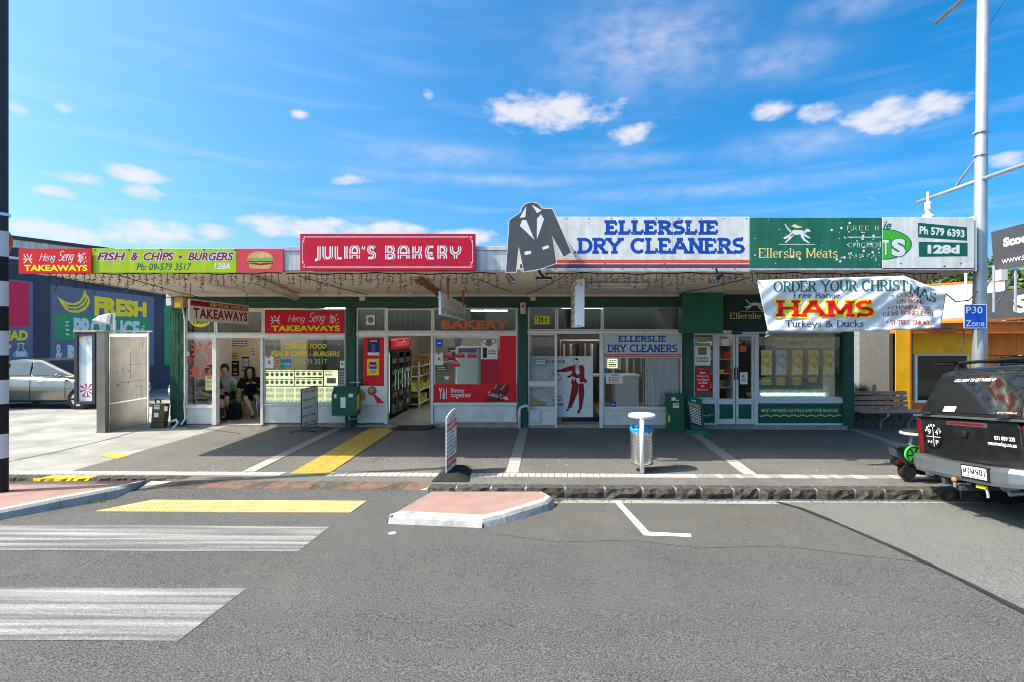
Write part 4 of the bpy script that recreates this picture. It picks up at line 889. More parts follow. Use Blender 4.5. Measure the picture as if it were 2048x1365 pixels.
# ---- bakery
sheet_thing('poster','square poster of a round patterned biscuit in the window above the bakery left pane','poster',(732,631,750,650),YG,'paper',draw=[('picture','goods_brown',lambda b,mp,th: b.sheet([(.5+.33*math.cos(R(k)),.5+.33*math.sin(R(k))) for k in range(0,360,20)],mp,th+.001)),('crumb','bun',lambda b,mp,th: [b.rect(mp,.5+.18*math.cos(k)-.04,.5+.18*math.cos(k)+.04,.5+.18*math.sin(k)-.04,.5+.18*math.sin(k)+.04,th+.002) for k in range(6)])])
glyph_paint('BAKERY',(883,641,1018,659),'orange_letter','window_lettering','orange BAKERY lettering across the upper bakery window',bold=.035)
b = MB(); b.slab(QF(727,675,769,770,YG),0,1,0,1,0,.004); o = b.build('poster','red_strip',loc=at(748,722,YW+.06)); tag(o,'large red drinks poster behind the stickers in the narrow bakery window','poster')
def hot_can(b, mp, th): b.rect(mp,.35,.65,.18,.68,th+.001)
sheet_thing('poster','dark blue poster with a purple drink can in the narrow bakery window','poster',(735,678,759,712),YG-.005,'letter_navy',draw=[('picture','purple',hot_can),('base','paper',R_(.02,.98,.02,.2)),('writing','paper',LN(2,.2,.8,.8,.95))])
sheet_thing('poster','yellow poster with a blue and red badge in the narrow bakery window','poster',(734,718,758,751),YG-.005,'yellow_sign',draw=[('badge','blue_letter',R_(.2,.8,.38,.8)),('strip','red_strip',R_(.12,.88,.5,.64)),('writing','paper',LN(1,.2,.8,.52,.62)),('picture','bun',R_(.25,.75,.12,.3))])
sheet_thing('poster','white poster of a hand holding a red bottle below the narrow bakery window','poster',(715,772,770,808),YG,'paper',draw=[
  ('bread','bun',lambda b,mp,th: b.sheet([(.0,.1),(.28,.2),(.32,.5),(.22,.72),(.08,.85),(0,.8)],mp,th+.001)),
  ('cup','goods_brown',lambda b,mp,th: b.sheet([(.53+.17*math.cos(R(k)),.72+.25*math.sin(R(k))) for k in range(0,360,20)],mp,th+.0015)),
  ('bottle','red_strip',lambda b,mp,th: b.sheet([(.55,.5),(.62,.52),(.82,.3),(.98,.02),(.72,.02),(.66,.2)],mp,th+.002)),
  ('highlight','bun',lambda b,mp,th: b.sheet([(.50+.09*math.cos(R(k)),.74+.13*math.sin(R(k))) for k in range(0,360,30)],mp,th+.003))])
# fridge with red header standing along the left wall, seen edge on
FR = thing('drinks_fridge','tall black drinks fridge with three glass doors and red header inside the bakery','fridge',(-3.84,12.55,FLOOR))
MB().box(-.7,-.02,0,1.85,.1,1.98).build('cabinet','black',FR,world=False,bevel=.01)
MB().box(-.66,0.03,.02,1.83,1.70,1.97).build('header','red_strip',FR,world=False,bevel=.02)
b = MB(); penq(b,'Coca',QC((.032,.3,1.92),(.032,.95,1.92),(.032,.95,1.78),(.032,.3,1.78)),wv=.1,shear=.2); penq(b,'Cola',QC((.032,1.05,1.92),(.032,1.6,1.92),(.032,1.6,1.78),(.032,1.05,1.78)),wv=.1,shear=.2); b.build('lettering','letter_white',FR,world=False)
b = MB(); mph = QC((-.62,.018,1.92),(-.06,.018,1.92),(-.06,.018,1.76),(-.62,.018,1.76)); put(b,'Coca-Cola',mph,.02,.2); b.build('lettering','letter_white',FR,world=False)
for i in range(3):
    y0 = .04+i*.6; d = MB(); 
    d.box(0,.045,y0,y0+.05,.16,1.66); d.box(0,.045,y0+.53,y0+.58,.16,1.66); d.box(0,.045,y0+.05,y0+.53,.16,.2); d.box(0,.045,y0+.05,y0+.53,1.62,1.66)
    dd = d.build('door','black',FR,world=False); MB().box(.015,.022,y0+.05,y0+.53,.2,1.62).build('pane','clear_glass',dd,world=False)
    MB().tube([(.06,y0+.5,.7),(.06,y0+.5,1.2)],.012,6).build('handle','stainless_clean',dd,world=False)
    MB().box(-.012,-.004,y0+.06,y0+.52,.2,1.62).build('back_light','fridge_light',FR,world=False); MB().tube([(.008,y0+.065,.22),(.008,y0+.065,1.6)],.009,6).build('light_tube','fridge_light',FR,world=False)
    for k in range(5):
        z = .24+k*.28; MB().box(.0,.012,y0+.05,y0+.53,z-.02,z).build('shelf','white_paint',FR,world=False)
        g_ = MB()
        for q_ in range(6): g_.lathe([(.010,0),(.026,0),(.026,.10),(.010,.14),(.010,.17)], (.0,y0+.12+q_*.072,z), 6, q_ % 3)
        g_.build('bottle_row',[['goods_green','brown_can','goods_yellow','liner_blue','goods_white','goods_brown'][(k*2+i+j)%6] for j in range(3)],FR,world=False)
for k, z in enumerate((.12,)): 
    for y in (.1,1.75): MB().lathe([(.04,-.12),(.04,0)],(-.1,y,.12),8).build('castor','black_rubber',FR,world=False)
SHF = thing('display_shelf','low metal shelving with snack packets beyond the fridge in the bakery aisle','shelving',(-3.65,14.7,FLOOR))
for k, z in enumerate((.12,.5,.9,1.18)):
    MB().box(-.5,0,0,2.6,z-.025,z).build('shelf','alu',SHF,world=False)
for y in (0,1.3,2.57): MB().box(-.04,.0,y,y+.03,0,1.3).build('upright','alu',SHF,world=False)
for k, (z, ms) in enumerate(((.12,('goods_white','black','goods_yellow')),(.5,('goods_yellow','goods_white','goods_green')),(.9,('oval_green','goods_brown','goods_brown')),(1.18,('goods_brown','goods_yellow','goods_brown')))):
    y = .06
    while y < 2.4:
        w_ = random.uniform(.12,.3); h_ = random.uniform(.12,.27); MB().box(-.4,-.03-random.uniform(0,.05),y,y+w_-.02,z,z+h_).build('packet',random.choice(ms),SHF,world=False,bevel=.01); y += w_
cn = thing('serving_counter','pale bakery counter with a coffee machine at the back of the shop','counter',(-2.9,16.9,FLOOR))
MB().box(-.9,1.2,0,.6,0,1.15).build('body','shop_wall',cn,world=False,bevel=.01); MB().box(-.95,1.25,-.05,.65,1.15,1.19).build('top','panel_grey',cn,world=False,bevel=.008)
cm = thing('coffee_machine','black coffee machine on the bakery counter','coffee machine',(-3.0,17.1,FLOOR+1.19)); MB().box(-.3,.3,-.2,.2,.05,.45).build('body','black',cm,world=False,bevel=.03)
MB().box(-.25,.25,-.26,-.2,.3,.38).build('group_head','stainless_clean',cm,world=False,bevel=.01); MB().box(-.3,.3,-.27,.2,0,.05).build('drip_tray','stainless_clean',cm,world=False); MB().lathe([(.08,0),(.14,.25),(.14,.3)],(.0,0,.45),14).build('bean_hopper','tint_glass',cm,world=False)
fr2 = thing('upright_freezer','white glass fronted freezer glowing pale behind the main bakery window','freezer',(-2.42,13.4,FLOOR)); 
MB().box(0,.62,.05,.7,0,1.75).build('cabinet','white_paint',fr2,world=False,bevel=.02); MB().box(.03,.59,.03,.05,.35,1.6).build('door','pale_blue_board',fr2,world=False,bevel=.01); MB().box(.08,.54,.015,.03,1.62,1.72).build('badge','purple',fr2,world=False)
# items on main bakery window
o = MB().slab(QF(1000,672,1032,768,YG),0,1,0,1,0,.01).build('red_panel','red_strip',loc=at(1016,720,YW+.07)); tag(o,'tall red panel at the right side of the main bakery window','panel')
o = MB().slab(QF(962,700,999,768,YG),0,1,0,1,0,.01).build('red_panel','red_bakery',loc=at(980,735,YW+.09)); tag(o,'shorter dark red panel behind the cookie poster in the bakery window','panel')
strip_t = thing('window_strip_sign','long red strip with the words Better together and a cola bottle under the bakery window','window sign',at(950,787,YG))
mp = QF(868,769,1033,805,YG); MB().slab(mp,0,1,0,1,0,.004).build('sheet','red_strip',strip_t)
b = MB(); put(b,'Better',sub(mp,.205,.375,.54,.78),.008,0,.0065); put(b,'together',sub(mp,.205,.45,.20,.54),.008,0,.0065); b.build('lettering','letter_white',strip_t)
b = MB()
b.sheet([(.075,.18),(.083,.18),(.084,.6),(.095,.68),(.095,.8),(.088,.82),(.085,.7),(.073,.7),(.07,.82),(.063,.8),(.063,.68),(.074,.6)],mp,.0065); b.sheet([(.105,.18),(.133,.18),(.133,.45),(.124,.62),(.123,.8),(.115,.8),(.114,.62),(.105,.45)],mp,.0065); b.sheet([(.145,.18),(.152,.18),(.155,.8),(.148,.76),(.144,.5)],mp,.0065); b.build('cutlery_emblem','letter_white',strip_t)
b = MB(); b.sheet([(.62,.02),(.66,.40),(.70,.68),(.75,.98),(.92,.98),(.91,.7),(.87,.36),(.84,.02)],mp,.0065); b.build('bottle_print','brown_can',strip_t)
b = MB(); penq(b,'Coca Cola',QC(mp(.66,.62,0),mp(.90,.34,0),mp(.90,.10,0),mp(.66,.38,0)),wv=.14,wh=.12,d=.009,gap=.05); b.build('bottle_script','letter_white',strip_t)
b = MB(); b.sheet([(.72,.72),(.75,.97),(.77,.97),(.74,.72)],mp,.0075); b.sheet([(.80,.7),(.85,.97),(.87,.97),(.83,.7)],mp,.0075); b.build('bottle_glint','bun',strip_t)
def heart(b, mp, cx, cz, r, d, rz_=1.):
    pts = [(cx + r*16*math.sin(t)**3/17, cz + rz_*r*(13*math.cos(t)-5*math.cos(2*t)-2*math.cos(3*t)-math.cos(4*t))/17) for t in [2*math.pi*i/28 for i in range(28)]][::-1]; b.sheet(pts, mp, d)
def ck(b, mp, th): heart(b, mp, .48,.72,.50,th+.001,.42)
sheet_thing('poster','white poster with a big heart ring and cookie at the right of the bakery window','poster',(962,671,995,719),YG-.005,'paper',draw=[('ring','letter_black',ck),('heart','paper',lambda b,mp,th: heart(b,mp,.48,.72,.44,th+.002,.37)),('cookie','goods_brown',lambda b,mp,th: b.sheet([(.48+.2*math.cos(R(k)),.72+.14*math.sin(R(k))) for k in range(0,360,20)],mp,th+.003)),('packet_print','letter_black',R_(.12,.36,.06,.48)),('writing','letter_black',LN(3,.45,.9,.2,.42))])
sheet_thing('sticker','round blue sticker at the top left of the main bakery window','sticker',(872,680,885,694),YG,'blue_sign',draw=[('emblem','paper',R_(.25,.8,.4,.6))])
sheet_thing('grade_card','white food grade card with a green letter A on the bakery window','grade card',(870,706,886,731),YG,'paper',draw=[('grade','letter_green',TX('A',.3,.7,.35,.7,.03)),('strip','red_sign',R_(.25,.6,.88,.98))])
for i, (x, y, lb) in enumerate(((888,700,'pie shaped red bakery window sticker nearest the grade card, left of three'),(910,700,'pie shaped red bakery window sticker in the middle of the row of three'),(934,700,'pie shaped red bakery window sticker, right end of the row of three'),(901,718,'pie shaped red bakery window sticker alone below the row of three'))):
    mp = QF(x,y,x+20,y+17,YG); t = thing('award_sticker', lb, 'sticker', mp(.5,.5), group='pie stickers on the bakery window')
    MB().sheet([(.05,.35),(.95,.35),(.7,.75),(.5,1.),(.3,.75)],mp,.003).build('tent','dark_red',t); MB().sheet([(0,.05),(1,.05),(.95,.38),(.05,.38)],mp,.0045).build('ribbon','red_strip',t); b = MB(); lines(b,sub(mp,.2,.8,.4,.7),2,d=.005,a0=0,a1=1,b0=0,b1=1); b.build('writing','paper',t)
b = MB(); heart(b, QF(888,751,899,761,YG),.5,.5,.5,.002); o = b.build('sticker','paper',loc=at(893,756,YG)); tag(o,'small white heart sticker low on the bakery window','sticker')
t = thing('sticker','small dark sticker with cream words low at the left of the bakery window','sticker',at(882,737,YG)); MB().slab(QF(872,732,893,742,YG),0,1,0,1,0,.003).build('sheet','charcoal',t); b = MB(); lines(b,QF(872,732,893,742,YG-.003),2,d=.002); b.build('writing','gold_letter',t)
# ---- dry cleaners
t = sheet_thing('number_sign','yellow number sign reading 128 c above the dry cleaners window','number sign',(1069,632,1099,649),YG,'yellow_sign',draw=[('lettering','letter_black',TX('128',.08,.60,.18,.85,.02)),('letter','letter_black',TX('c',.68,.88,.2,.68,.02))])
YB = YW + .20
BO = thing('display_board','large white board with a drawn figure in a maroon suit inside the cleaners doorway','display board',(fx(1061),YB,fz(834)))
mp = QF(1058,713,1186,835,YB); MB().slab(mp,0,1,0,1,-.03,0).build('board','sign_white',BO,bevel=.003)
def pq(x, y): return ((x-1058)/128., 1-(y-713)/122.)          # photo pixel to board coordinates
def pol(b, pts, d): b.sheet([pq(*p) for p in pts][::-1], mp, d)
b = MB()
pol(b, [(1116,741),(1118,744),(1130,745),(1144,742),(1147,735),(1143,732),(1130,736)], .003)          # arm
pol(b, [(1143,733),(1150,730),(1153,736),(1155,757),(1150,757),(1145,748),(1142,740)], .0035)
pol(b, [(1158,731),(1166,731),(1169,738),(1169,757),(1160,758),(1159,745)], .0035)
pol(b, [(1140,748),(1160,749),(1163,752),(1158,756),(1141,753)], .004)
pol(b, [(1144,757),(1150,756),(1156,769),(1146,768),(1142,769)], .0035); pol(b, [(1159,757),(1170,757),(1175,762),(1171,768),(1168,764),(1160,766)], .0038)
pol(b, [(1144,768),(1157,768),(1156,785),(1150,800),(1143,816),(1135,817),(1139,800),(1142,785)], .0042)
pol(b, [(1157,768),(1167,767),(1169,785),(1167,800),(1163,820),(1158,820),(1158,800),(1157,785)], .0045)
b.build('suit_print','dark_red',BO)
b = MB()
for ptl in ([(1134,818),(1140,817),(1138,821),(1131,823)],[(1156,820),(1162,821),(1158,828),(1154,827)],[(1136,751),(1134,754),(1137,756),(1142,755),(1142,753)],[(1112,741),(1117,739),(1118,744),(1110,746)]): pol(b, ptl, .0035)
def ink(pts, wd=.9, d=.0055):
    for (x0,y0),(x1,y1) in zip(pts, pts[1:]):
        l = math.hypot(x1-x0,y1-y0) or 1; nx, ny = -(y1-y0)/l*wd/2, (x1-x0)/l*wd/2; b.sheet([pq(x0-nx,y0-ny),pq(x1-nx,y1-ny),pq(x1+nx,y1+ny),pq(x0+nx,y0+ny)], mp, d)
ink([(1148,728),(1147,720),(1150,716),(1156,718),(1156,725),(1152,730),(1148,728)]); pol(b,[(1149,719),(1152,716),(1157,719),(1155,721)],.006)
ink([(1150,731),(1153,742),(1156,731)]); ink([(1153,732),(1153,757)]); ink([(1150,756),(1162,756)])
ink([(1110,757),(1107,750),(1104,745),(1108,741)]); ink([(1107,750),(1118,749),(1123,757),(1118,762),(1113,757)]); ink([(1104,752),(1098,757)])
b.build('ink_drawing','letter_black',BO)
b = MB()
for ptl in ([(1151,731),(1154,733),(1155,752),(1151,745)],[(1146,757),(1150,757),(1148,763)]): pol(b, ptl, .006)
b.build('shirt_print','paper',BO)
b = MB()
for s_, bx in (('DAY SERVICE',(1086,721,1130,727)),('ONE',(1113,792,1123,796)),('QUALITY',(1104,798,1127,803)),('REPAIRS',(1104,807,1127,812))): put(b,s_,QF(*bx,YB),.025,0,.004)
b.build('lettering','letter_black',BO)
cur = thing('blue_mat_floor','dark blue carpet square inside the dry cleaners doorway','carpet',(fx(1157),13.2,FLOOR)); MB().box(fx(1116)+.1,fx(1200)+.1,12.5,15,FLOOR,FLOOR+.012).build('pile','carpet_blue',cur); cur.name = 'carpet'
t = thing('shop_window_sign','pale blue ELLERSLIE DRY CLEANERS board across the top of the cleaners window','shop sign',at(1285,690,YG))
mp = QF(1207,667,1363,716,YG); MB().slab(mp,0,1,0,1,0,.006).build('board','pale_blue_board',t)
b = MB(); penq(b,'ELLERSLIE',sub(mp,.20,.80,.65,.90),wv=.25,wh=.2,serif=True,d=.008,gap=.2); penq(b,'DRY CLEANERS',sub(mp,.06,.94,.22,.54),wv=.2,wh=.17,serif=True,d=.008,gap=.18); b.build('lettering','blue_letter',t)
b = MB(); b.rect(mp,0,1,.10,.145,.0075); b.build('red_stripe','red_sign',t); b = MB(); b.rect(mp,0,1,.045,.075,.0075); b.build('dark_stripe','dark_red',t)
sheet_thing('sticker','green sticker with white print on the narrow cleaners window','sticker',(1069,719,1093,731),YG,'teal_sticker',draw=[('writing','letter_white',LN(3,.1,.9,.1,.9))])
sheet_thing('notice','cream payment notice at the top left of the cleaners main window','notice',(1215,718,1235,737),YG,'menu_paper',draw=[('writing','letter_black',LN(4)),('card_slot','letter_black',R_(.15,.85,.3,.45))])
sheet_thing('notice','white HOURS notice with red print on the cleaners main window','notice',(1212,747,1245,768),YG,'paper',draw=[('heading','red_sign',TX('HOURS',.3,.72,.72,.92,.03)),('writing','red_sign',LN(4,.15,.85,.08,.65))])
sheet_thing('sticker','small turquoise sticker low at the left of the cleaners main window','sticker',(1208,737,1216,745),YG,'liner_blue')
sheet_thing('sticker','small blue card sticker at the bottom of the cleaners main window','sticker',(1221,805,1232,814),YG,'blue_sign',draw=[('writing','paper',LN(1,.2,.8,.3,.7))])
sheet_thing('notice','white card propped at the foot of the narrow cleaners window','notice',(1094,798,1106,816),YW+.12,'paper')
cn = thing('serving_counter','white counter block behind the dry cleaners window','counter',(2.05,13.0,FLOOR)); MB().box(-.45,.15,0,.6,0,1.02).build('body','white_paint',cn,world=False,bevel=.01); MB().box(-1.3,.2,-.04,.64,1.02,1.06).build('top','panel_grey',cn,world=False)
LC = MB(); n = 60
cz0, cz1 = fz(812), fz(717)
for i in range(n+1):
    x = fx(1292) + (fx(1360)-fx(1292))*i/n; y = YW + .14 + .03*math.sin(i*1.05) + .012*math.sin(i*2.7); LC.v += [Vector((x,y,cz0)), Vector((x,y,cz1))]
LC.f = [(2*i,2*i+2,2*i+3,2*i+1) for i in range(n)]; LC.m = [0]*n
o = LC.build('lace_curtain','curtain',loc=(fx(1326),YW+.14,cz1),smooth=True); tag(o,'pleated white lace curtain behind the right half of the cleaners window','curtain')
pr = thing('clothes_rack','metal rail of hanging garment bags inside the dry cleaners','clothes rail',(1.5,15.2,FLOOR)); MB().tube([(-1.2,0,1.9),(1.2,0,1.9)],.02,8).build('rail','alu',pr,world=False)
for x in (-1.2,1.2): MB().tube([(x,0,0),(x,0,1.9)],.018,8).build('post','alu',pr,world=False)
for i in range(12): x = -1.1+i*.2; MB().box(x-.03,x+.03,-.25,.25,.75+random.uniform(0,.3),1.8).build('garment_bag',random.choice(['cloth_black','cloth_grey','curtain','goods_white','cloth_navy','panel_grey']),pr,world=False,bevel=.02)
bx = thing('cardboard_tray','open cardboard tray on the sill inside the narrow cleaners window','tray',(fx(1075),YW+.2,fz(816))); MB().hexa([(-.15,-.06,0),(.3,-.06,0),(.3,.15,0),(-.15,.15,0)],[(-.15,-.06,.24),(.3,-.06,.04),(.3,.15,.04),(-.15,.15,.24)]).build('tray','bun',bx,world=False,bevel=.004)
# ---- butcher
sheet_thing('poster','green and white poster with a framed photo in the narrow butcher window','poster',(1390,687,1421,732),YG,'paper',draw=[('head_band','oval_green',R_(0,1,.88,1)),('photo','goods_brown',R_(.2,.75,.48,.82)),('writing','letter_black',LN(4,.1,.9,.15,.42)),('foot_band','gold_letter',R_(0,1,0,.06))])
sheet_thing('poster','red poster reading Best Mince in Auckland in the narrow butcher window','poster',(1390,741,1421,785),YG,'red_sign',draw=[('lettering','letter_white',lambda b,mp,th:[put(b,s,sub(mp,a,1-a,.84-i*.155,.94-i*.155),.015,0,th+.002) for i,(s,a) in enumerate((('Best',.32),('Mince in',.14),('Auckland',.1),('as seen',.2),('on',.4),('Fair Go!',.16)))])])
t = thing('window_lettering',"gold New Zealand's Best Traditional Sausages lettering on the butcher window",'window lettering',at(1600,680,YG)); b = MB()
penq(b,"New Zealand's Best",QF(1547,675,1647,682,YG),wv=.22,wh=.15,serif=True,gap=.08); penq(b,'Traditional Sausages',QF(1543,688,1652,696,YG),wv=.22,wh=.15,serif=True,gap=.06); b.build('lettering','gold_letter',t)
for i, x in enumerate((1522,1551,1583,1615,1646)):
    nm = ['leftmost gold','grey silver','middle gold','fourth gold from the left','rightmost gold'][i]
    t = thing('award_poster', nm + ' rosette award poster of five on the butcher window', 'award poster', at(x+11,726,YG), group='rosette posters on the butcher window')
    mp = QF(x,701,x+22,751,YG); MB().slab(mp,0,1,0,1,0,.004).build('sheet','silver_poster' if i==1 else 'gold_poster',t)
    b = MB(); b.sheet([(.5+(.50+.10*math.cos(5*R(k)))*math.cos(R(k)),.60+(.24+.05*math.cos(5*R(k)))*math.sin(R(k))) for k in range(0,360,12)],mp,.0055); b.build('rosette','silver_poster' if i==1 else 'gold_poster',t)
    b = MB()
    for (r0, r1) in ((.50,.44),(.30,.25)):
        P0 = [(.5+(r0+.10*math.cos(5*R(k)))*math.cos(R(k)),.60+(r0*.48+.05*math.cos(5*R(k)))*math.sin(R(k))) for k in range(0,361,12)]; P1 = [(.5+(r1+.10*math.cos(5*R(k)))*math.cos(R(k)),.60+(r1*.48+.05*math.cos(5*R(k)))*math.sin(R(k))) for k in range(0,361,12)]
        for a_,b_,c_,d_ in zip(P0,P0[1:],P1[1:],P1): b.sheet([a_,b_,c_,d_],mp,.0065)
    b.build('ring_print','gold_dark',t)
    b = MB(); put(b,'GOLD' if i!=1 else 'SILVER',sub(mp,.2,.8,.56,.64),.02,0,.007); put(b,'GREAT',sub(mp,.25,.75,.20,.27),.02,0,.007); put(b,'SAUSAGE',sub(mp,.15,.85,.09,.16),.02,0,.007); b.build('lettering','paper',t)
    b = MB(); lines(b,QF(x+1,754,x+21,772 if i < 3 else 766,YG),4 if i<3 else 3,a0=.05,a1=.95,b0=.05,b1=.95,d=.002,h=.6); b.build('caption','gold_letter',t)
b = MB(); lines(b,QF(1530,780,1665,786,YG),1,a0=0,a1=1,b0=0,b1=1,d=.002,h=.7); o = b.build('window_lettering','gold_letter',loc=at(1600,783,YG)); tag(o,'row of small gold words along the bottom of the butcher window','window lettering')
sheet_thing('sticker','white card with a green leaf on the right butcher door','sticker',(1480,745,1495,769),YW-.02,'paper',draw=[('leaf','oval_green',R_(.3,.6,.55,.8)),('writing','letter_black',LN(2,.2,.8,.2,.45))])
sheet_thing('sticker','round pink sticker near the top of the right butcher door','sticker',(1480,692,1493,704),YW-.02,'coral')
dc = thing('display_cabinet','long refrigerated meat cabinet with curved glass behind the butcher window','display cabinet',(5.15,12.95,FLOOR))
MB().box(0,1.75,0,.8,0,.47).build('base','green_board',dc,world=False,bevel=.01); MB().box(-.02,1.77,-.02,.8,.47,.55).build('deck','white_paint',dc,world=False,bevel=.005)
b = MB(); prof = [(0,.55),(.02,.72),(.10,.85),(.26,.92)]
for (y0,z0),(y1,z1) in zip(prof,prof[1:]): b.add([(0,y0,z0),(1.75,y0,z0),(1.75,y1,z1),(0,y1,z1)],[(0,1,2,3)])
b.build('curved_glass','pale_blue_board',dc,world=False,smooth=True); MB().tube([(.05,-.01,.60),(1.7,-.01,.60)],.012,6).build('light_tube','fridge_light',dc,world=False); MB().tube([(.05,.2,.87),(1.7,.2,.87)],.012,6).build('light_tube','fridge_light',dc,world=False); MB().box(0,1.75,.26,.8,.90,.94).build('top','stainless_clean',dc,world=False)
mc = thing('meat_shelves','wall shelves with trays of meat and jars behind the butcher doors','shelving',(3.72,15.6,FLOOR))
for k in range(5):
    z = .5+k*.42; MB().box(0,1.7,0,.4,z-.03,z).build('shelf','white_paint',mc,world=False)
    x = .05
    while x < 1.55: w_ = random.uniform(.12,.3); MB().box(x,x+w_-.03,.03,.3,z,z+random.uniform(.08,.22)).build('tray',random.choice(['meat','goods_white','liner_blue','goods_brown','goods_yellow','meat']),mc,world=False,bevel=.008); x += w_
MB().box(0,.03,0,.4,0,2.4).build('side','white_paint',mc,world=False); MB().box(1.67,1.7,0,.4,0,2.4).build('side','white_paint',mc,world=False)
# sign boxes over the butcher
t = thing('sign_box','plain mid green projecting box over the left of the butcher shop','sign box',(fx(1400),YW-.35,2.6)); Yb = YW-.42
MB().box((1365-VX)*Yb/F,(1447-VX)*Yb/F,Yb,YW-.03,CAM_H-(667-VY)*Yb/F,CAM_H-(581-VY)*Yb/F).build('box','green_board',t,bevel=.006)
t = thing('shop_sign','dark green Ellerslie Meats sign with a running dog partly hidden by the banner','shop sign',(fx(1560),YW-.12,2.6))
MB().box(fx(1447)-.02,fx(1690),YW-.14,YW-.031,fz(661),3.04).build('board','dark_green',t,bevel=.004)
mp = QF(1460,626,1577,638,YW-.14); b = MB(); penq(b,'Ellerslie Meats',mp,wv=.14,wh=.07,serif=True,gap=.06); b.build('lettering','gold_letter',t)
def dog(b, mp, d=.003):
    pl = lambda pts: b.sheet(pts, mp, d)
    pl([(.30,.52),(.36,.66),(.50,.68),(.66,.66),(.76,.62),(.78,.50),(.66,.46),(.52,.44),(.38,.42)])         # body
    pl([(.74,.60),(.84,.74),(.92,.72),(.99,.62),(.97,.58),(.88,.60),(.80,.50),(.76,.50)])                     # neck and head
    pl([(.84,.72),(.80,.64),(.83,.60),(.87,.68)])
    pl([(.32,.60),(.22,.74),(.14,.88),(.10,.98),(.07,.96),(.12,.82),(.20,.66),(.29,.54)])                     # tail
    pl([(.30,.54),(.38,.44),(.26,.34),(.08,.22),(.02,.30),(.05,.32),(.18,.40)]); pl([(.34,.50),(.42,.44),(.30,.26),(.12,.04),(.08,.08),(.16,.18),(.26,.36)])
    pl([(.66,.48),(.76,.50),(.88,.38),(.98,.30),(.95,.25),(.84,.32),(.72,.42)]); pl([(.62,.46),(.70,.46),(.80,.22),(.96,.06),(.92,.02),(.74,.16),(.66,.30)])
b = MB(); dog(b, QF(1488,598,1530,622,YW-.14)); b.build('dog_emblem','letter_white',t)
b = MB(); b.rect(QF(1480,622,1530,624,YW-.14),0,1,.3,.7,.002); b.build('rule','gold_letter',t)
# ------------------------------------------------------------------ the veranda and its signs
VR = thing('veranda', 'deep flat veranda with cream lined soffit running along the front of all four shops', 'veranda', (0, YF, 3.2))
XL, XR = -8.68, 6.95
zf_, zb_ = 3.20, 3.045                      # soffit heights at the front and at the wall
x = XL + .02; k = 0
while x < XR - .05:                         # soffit sheets with open joints
    x2 = min(x + 1.2, XR - .02)
    for (ya, yb_) in ((YF+.06, 10.35), (10.36, YW-.04)):
        za = zf_ + (zb_-zf_)*(ya-YF)/(YW-YF); zb2 = zf_ + (zb_-zf_)*(yb_-YF)/(YW-YF)
        MB().hexa([(x+.004,ya,za),(x2-.004,ya,za),(x2-.004,yb_,zb2),(x+.004,yb_,zb2)],[(x+.004,ya,za+.02),(x2-.004,ya,za+.02),(x2-.004,yb_,zb2+.02),(x+.004,yb_,zb2+.02)]).build('soffit_sheet','soffit',VR)
    x = x2
MB().box(XL,XR,YF+.02,YW-.04,3.26,3.33).build('deck','roof_iron',VR)
MB().box(XL,XR,YF+.0,YF+.05,3.165,3.27).build('edge_beam','fascia_metal',VR)
MB().box(XL,XR,YW-.12,YW-.035,3.0,3.06).build('cornice','soffit',VR,bevel=.006)
for xx in (XL, XR-.04): MB().hexa([(xx,YF+.05,3.17),(xx+.04,YF+.05,3.17),(xx+.04,YW-.04,3.03),(xx,YW-.04,3.03)],[(xx,YF+.05,3.36),(xx+.04,YF+.05,3.36),(xx+.04,YW-.04,3.34),(xx,YW-.04,3.34)]).build('side_beam','soffit',VR)
def fbox(mb, x0, y0, x1, y1, ya, yb_, m=0): return mb.box((x0-VX)*ya/F, (x1-VX)*ya/F, ya, yb_, CAM_H-(y1-VY)*ya/F, CAM_H-(y0-VY)*ya/F, m)
# plain ribbed metal fascia lengths that show between the signs
for a, b_, top in ((567,602,494),(948,1032,493)):
    fbox(MB(), a, top+9, b_, 541, YF-.02, YF+.04).build('fascia_panel','fascia_metal',VR); fbox(MB(), a, top, b_, top+8, YF-.035, YF+.05).build('capping','fascia_metal',VR,bevel=.004)
# signs
def board(name, label, box, Y, matn, th=.03, cat='shop sign'):
    x0, y0, x1, y1 = box; t = thing(name, label, cat, at((x0+x1)/2, y1, Y)); MB().slab(QF(*box, Y),0,1,0,1,-th,0).build('board', matn, t, bevel=.004); return t
YS = YF - .04
s = heng_seng('fascia_sign', 'red fascia sign Heng Seng TAKEAWAYS at the left end of the veranda', (38,498,183.5,547), YS-.02, .02)
MB().slab(QF(38,497.5,183.5,547.5,YS),0,1,0,1,-.05,.0).build('backing','red_sign',s)
s = board('fascia_sign','lime green fascia sign FISH & CHIPS BURGERS with phone number and 128A',(184,497.5,473,546),YS,'lime')
for nm, mt, bo, dd, gr in (('outline','letter_white',.075,.0025,1),('lettering','maroon',.028,.005,0)):
    b = MB()
    for tx, bx in (('FISH',(194,505,251,521.5)),('&',(262,505,276,521.5)),('CHIPS',(287,505,348,521.5)),('BURGERS',(376,505,467,521.5))): put(b, tx, QF(*bx, YS), bo, .25, dd, ref=.028)
    b.sheet([((math.cos(R(k))*(.62 if gr else .5)+.5), math.sin(R(k))*(.62 if gr else .5)+.5) for k in range(0,360,20)], QF(357,511,364,517,YS), dd); b.build(nm, mt, s)
b = MB(); put(b,'Ph: 09-579 3517',QF(273,527,383,541,YS),.008,.25); b.build('phone_number','letter_green',s); b = MB(); put(b,'128A',QF(428,527,461,539,YS),.02,.2); b.build('number','letter_white',s)
b = MB()
for x_ in (190,258,322,408,470): b.lathe([(.012,0),(.012,.008)], at(x_,500,YS)-Vector((0,.004,0)), 8, axis='y')
b.build('screw_heads','black',s)
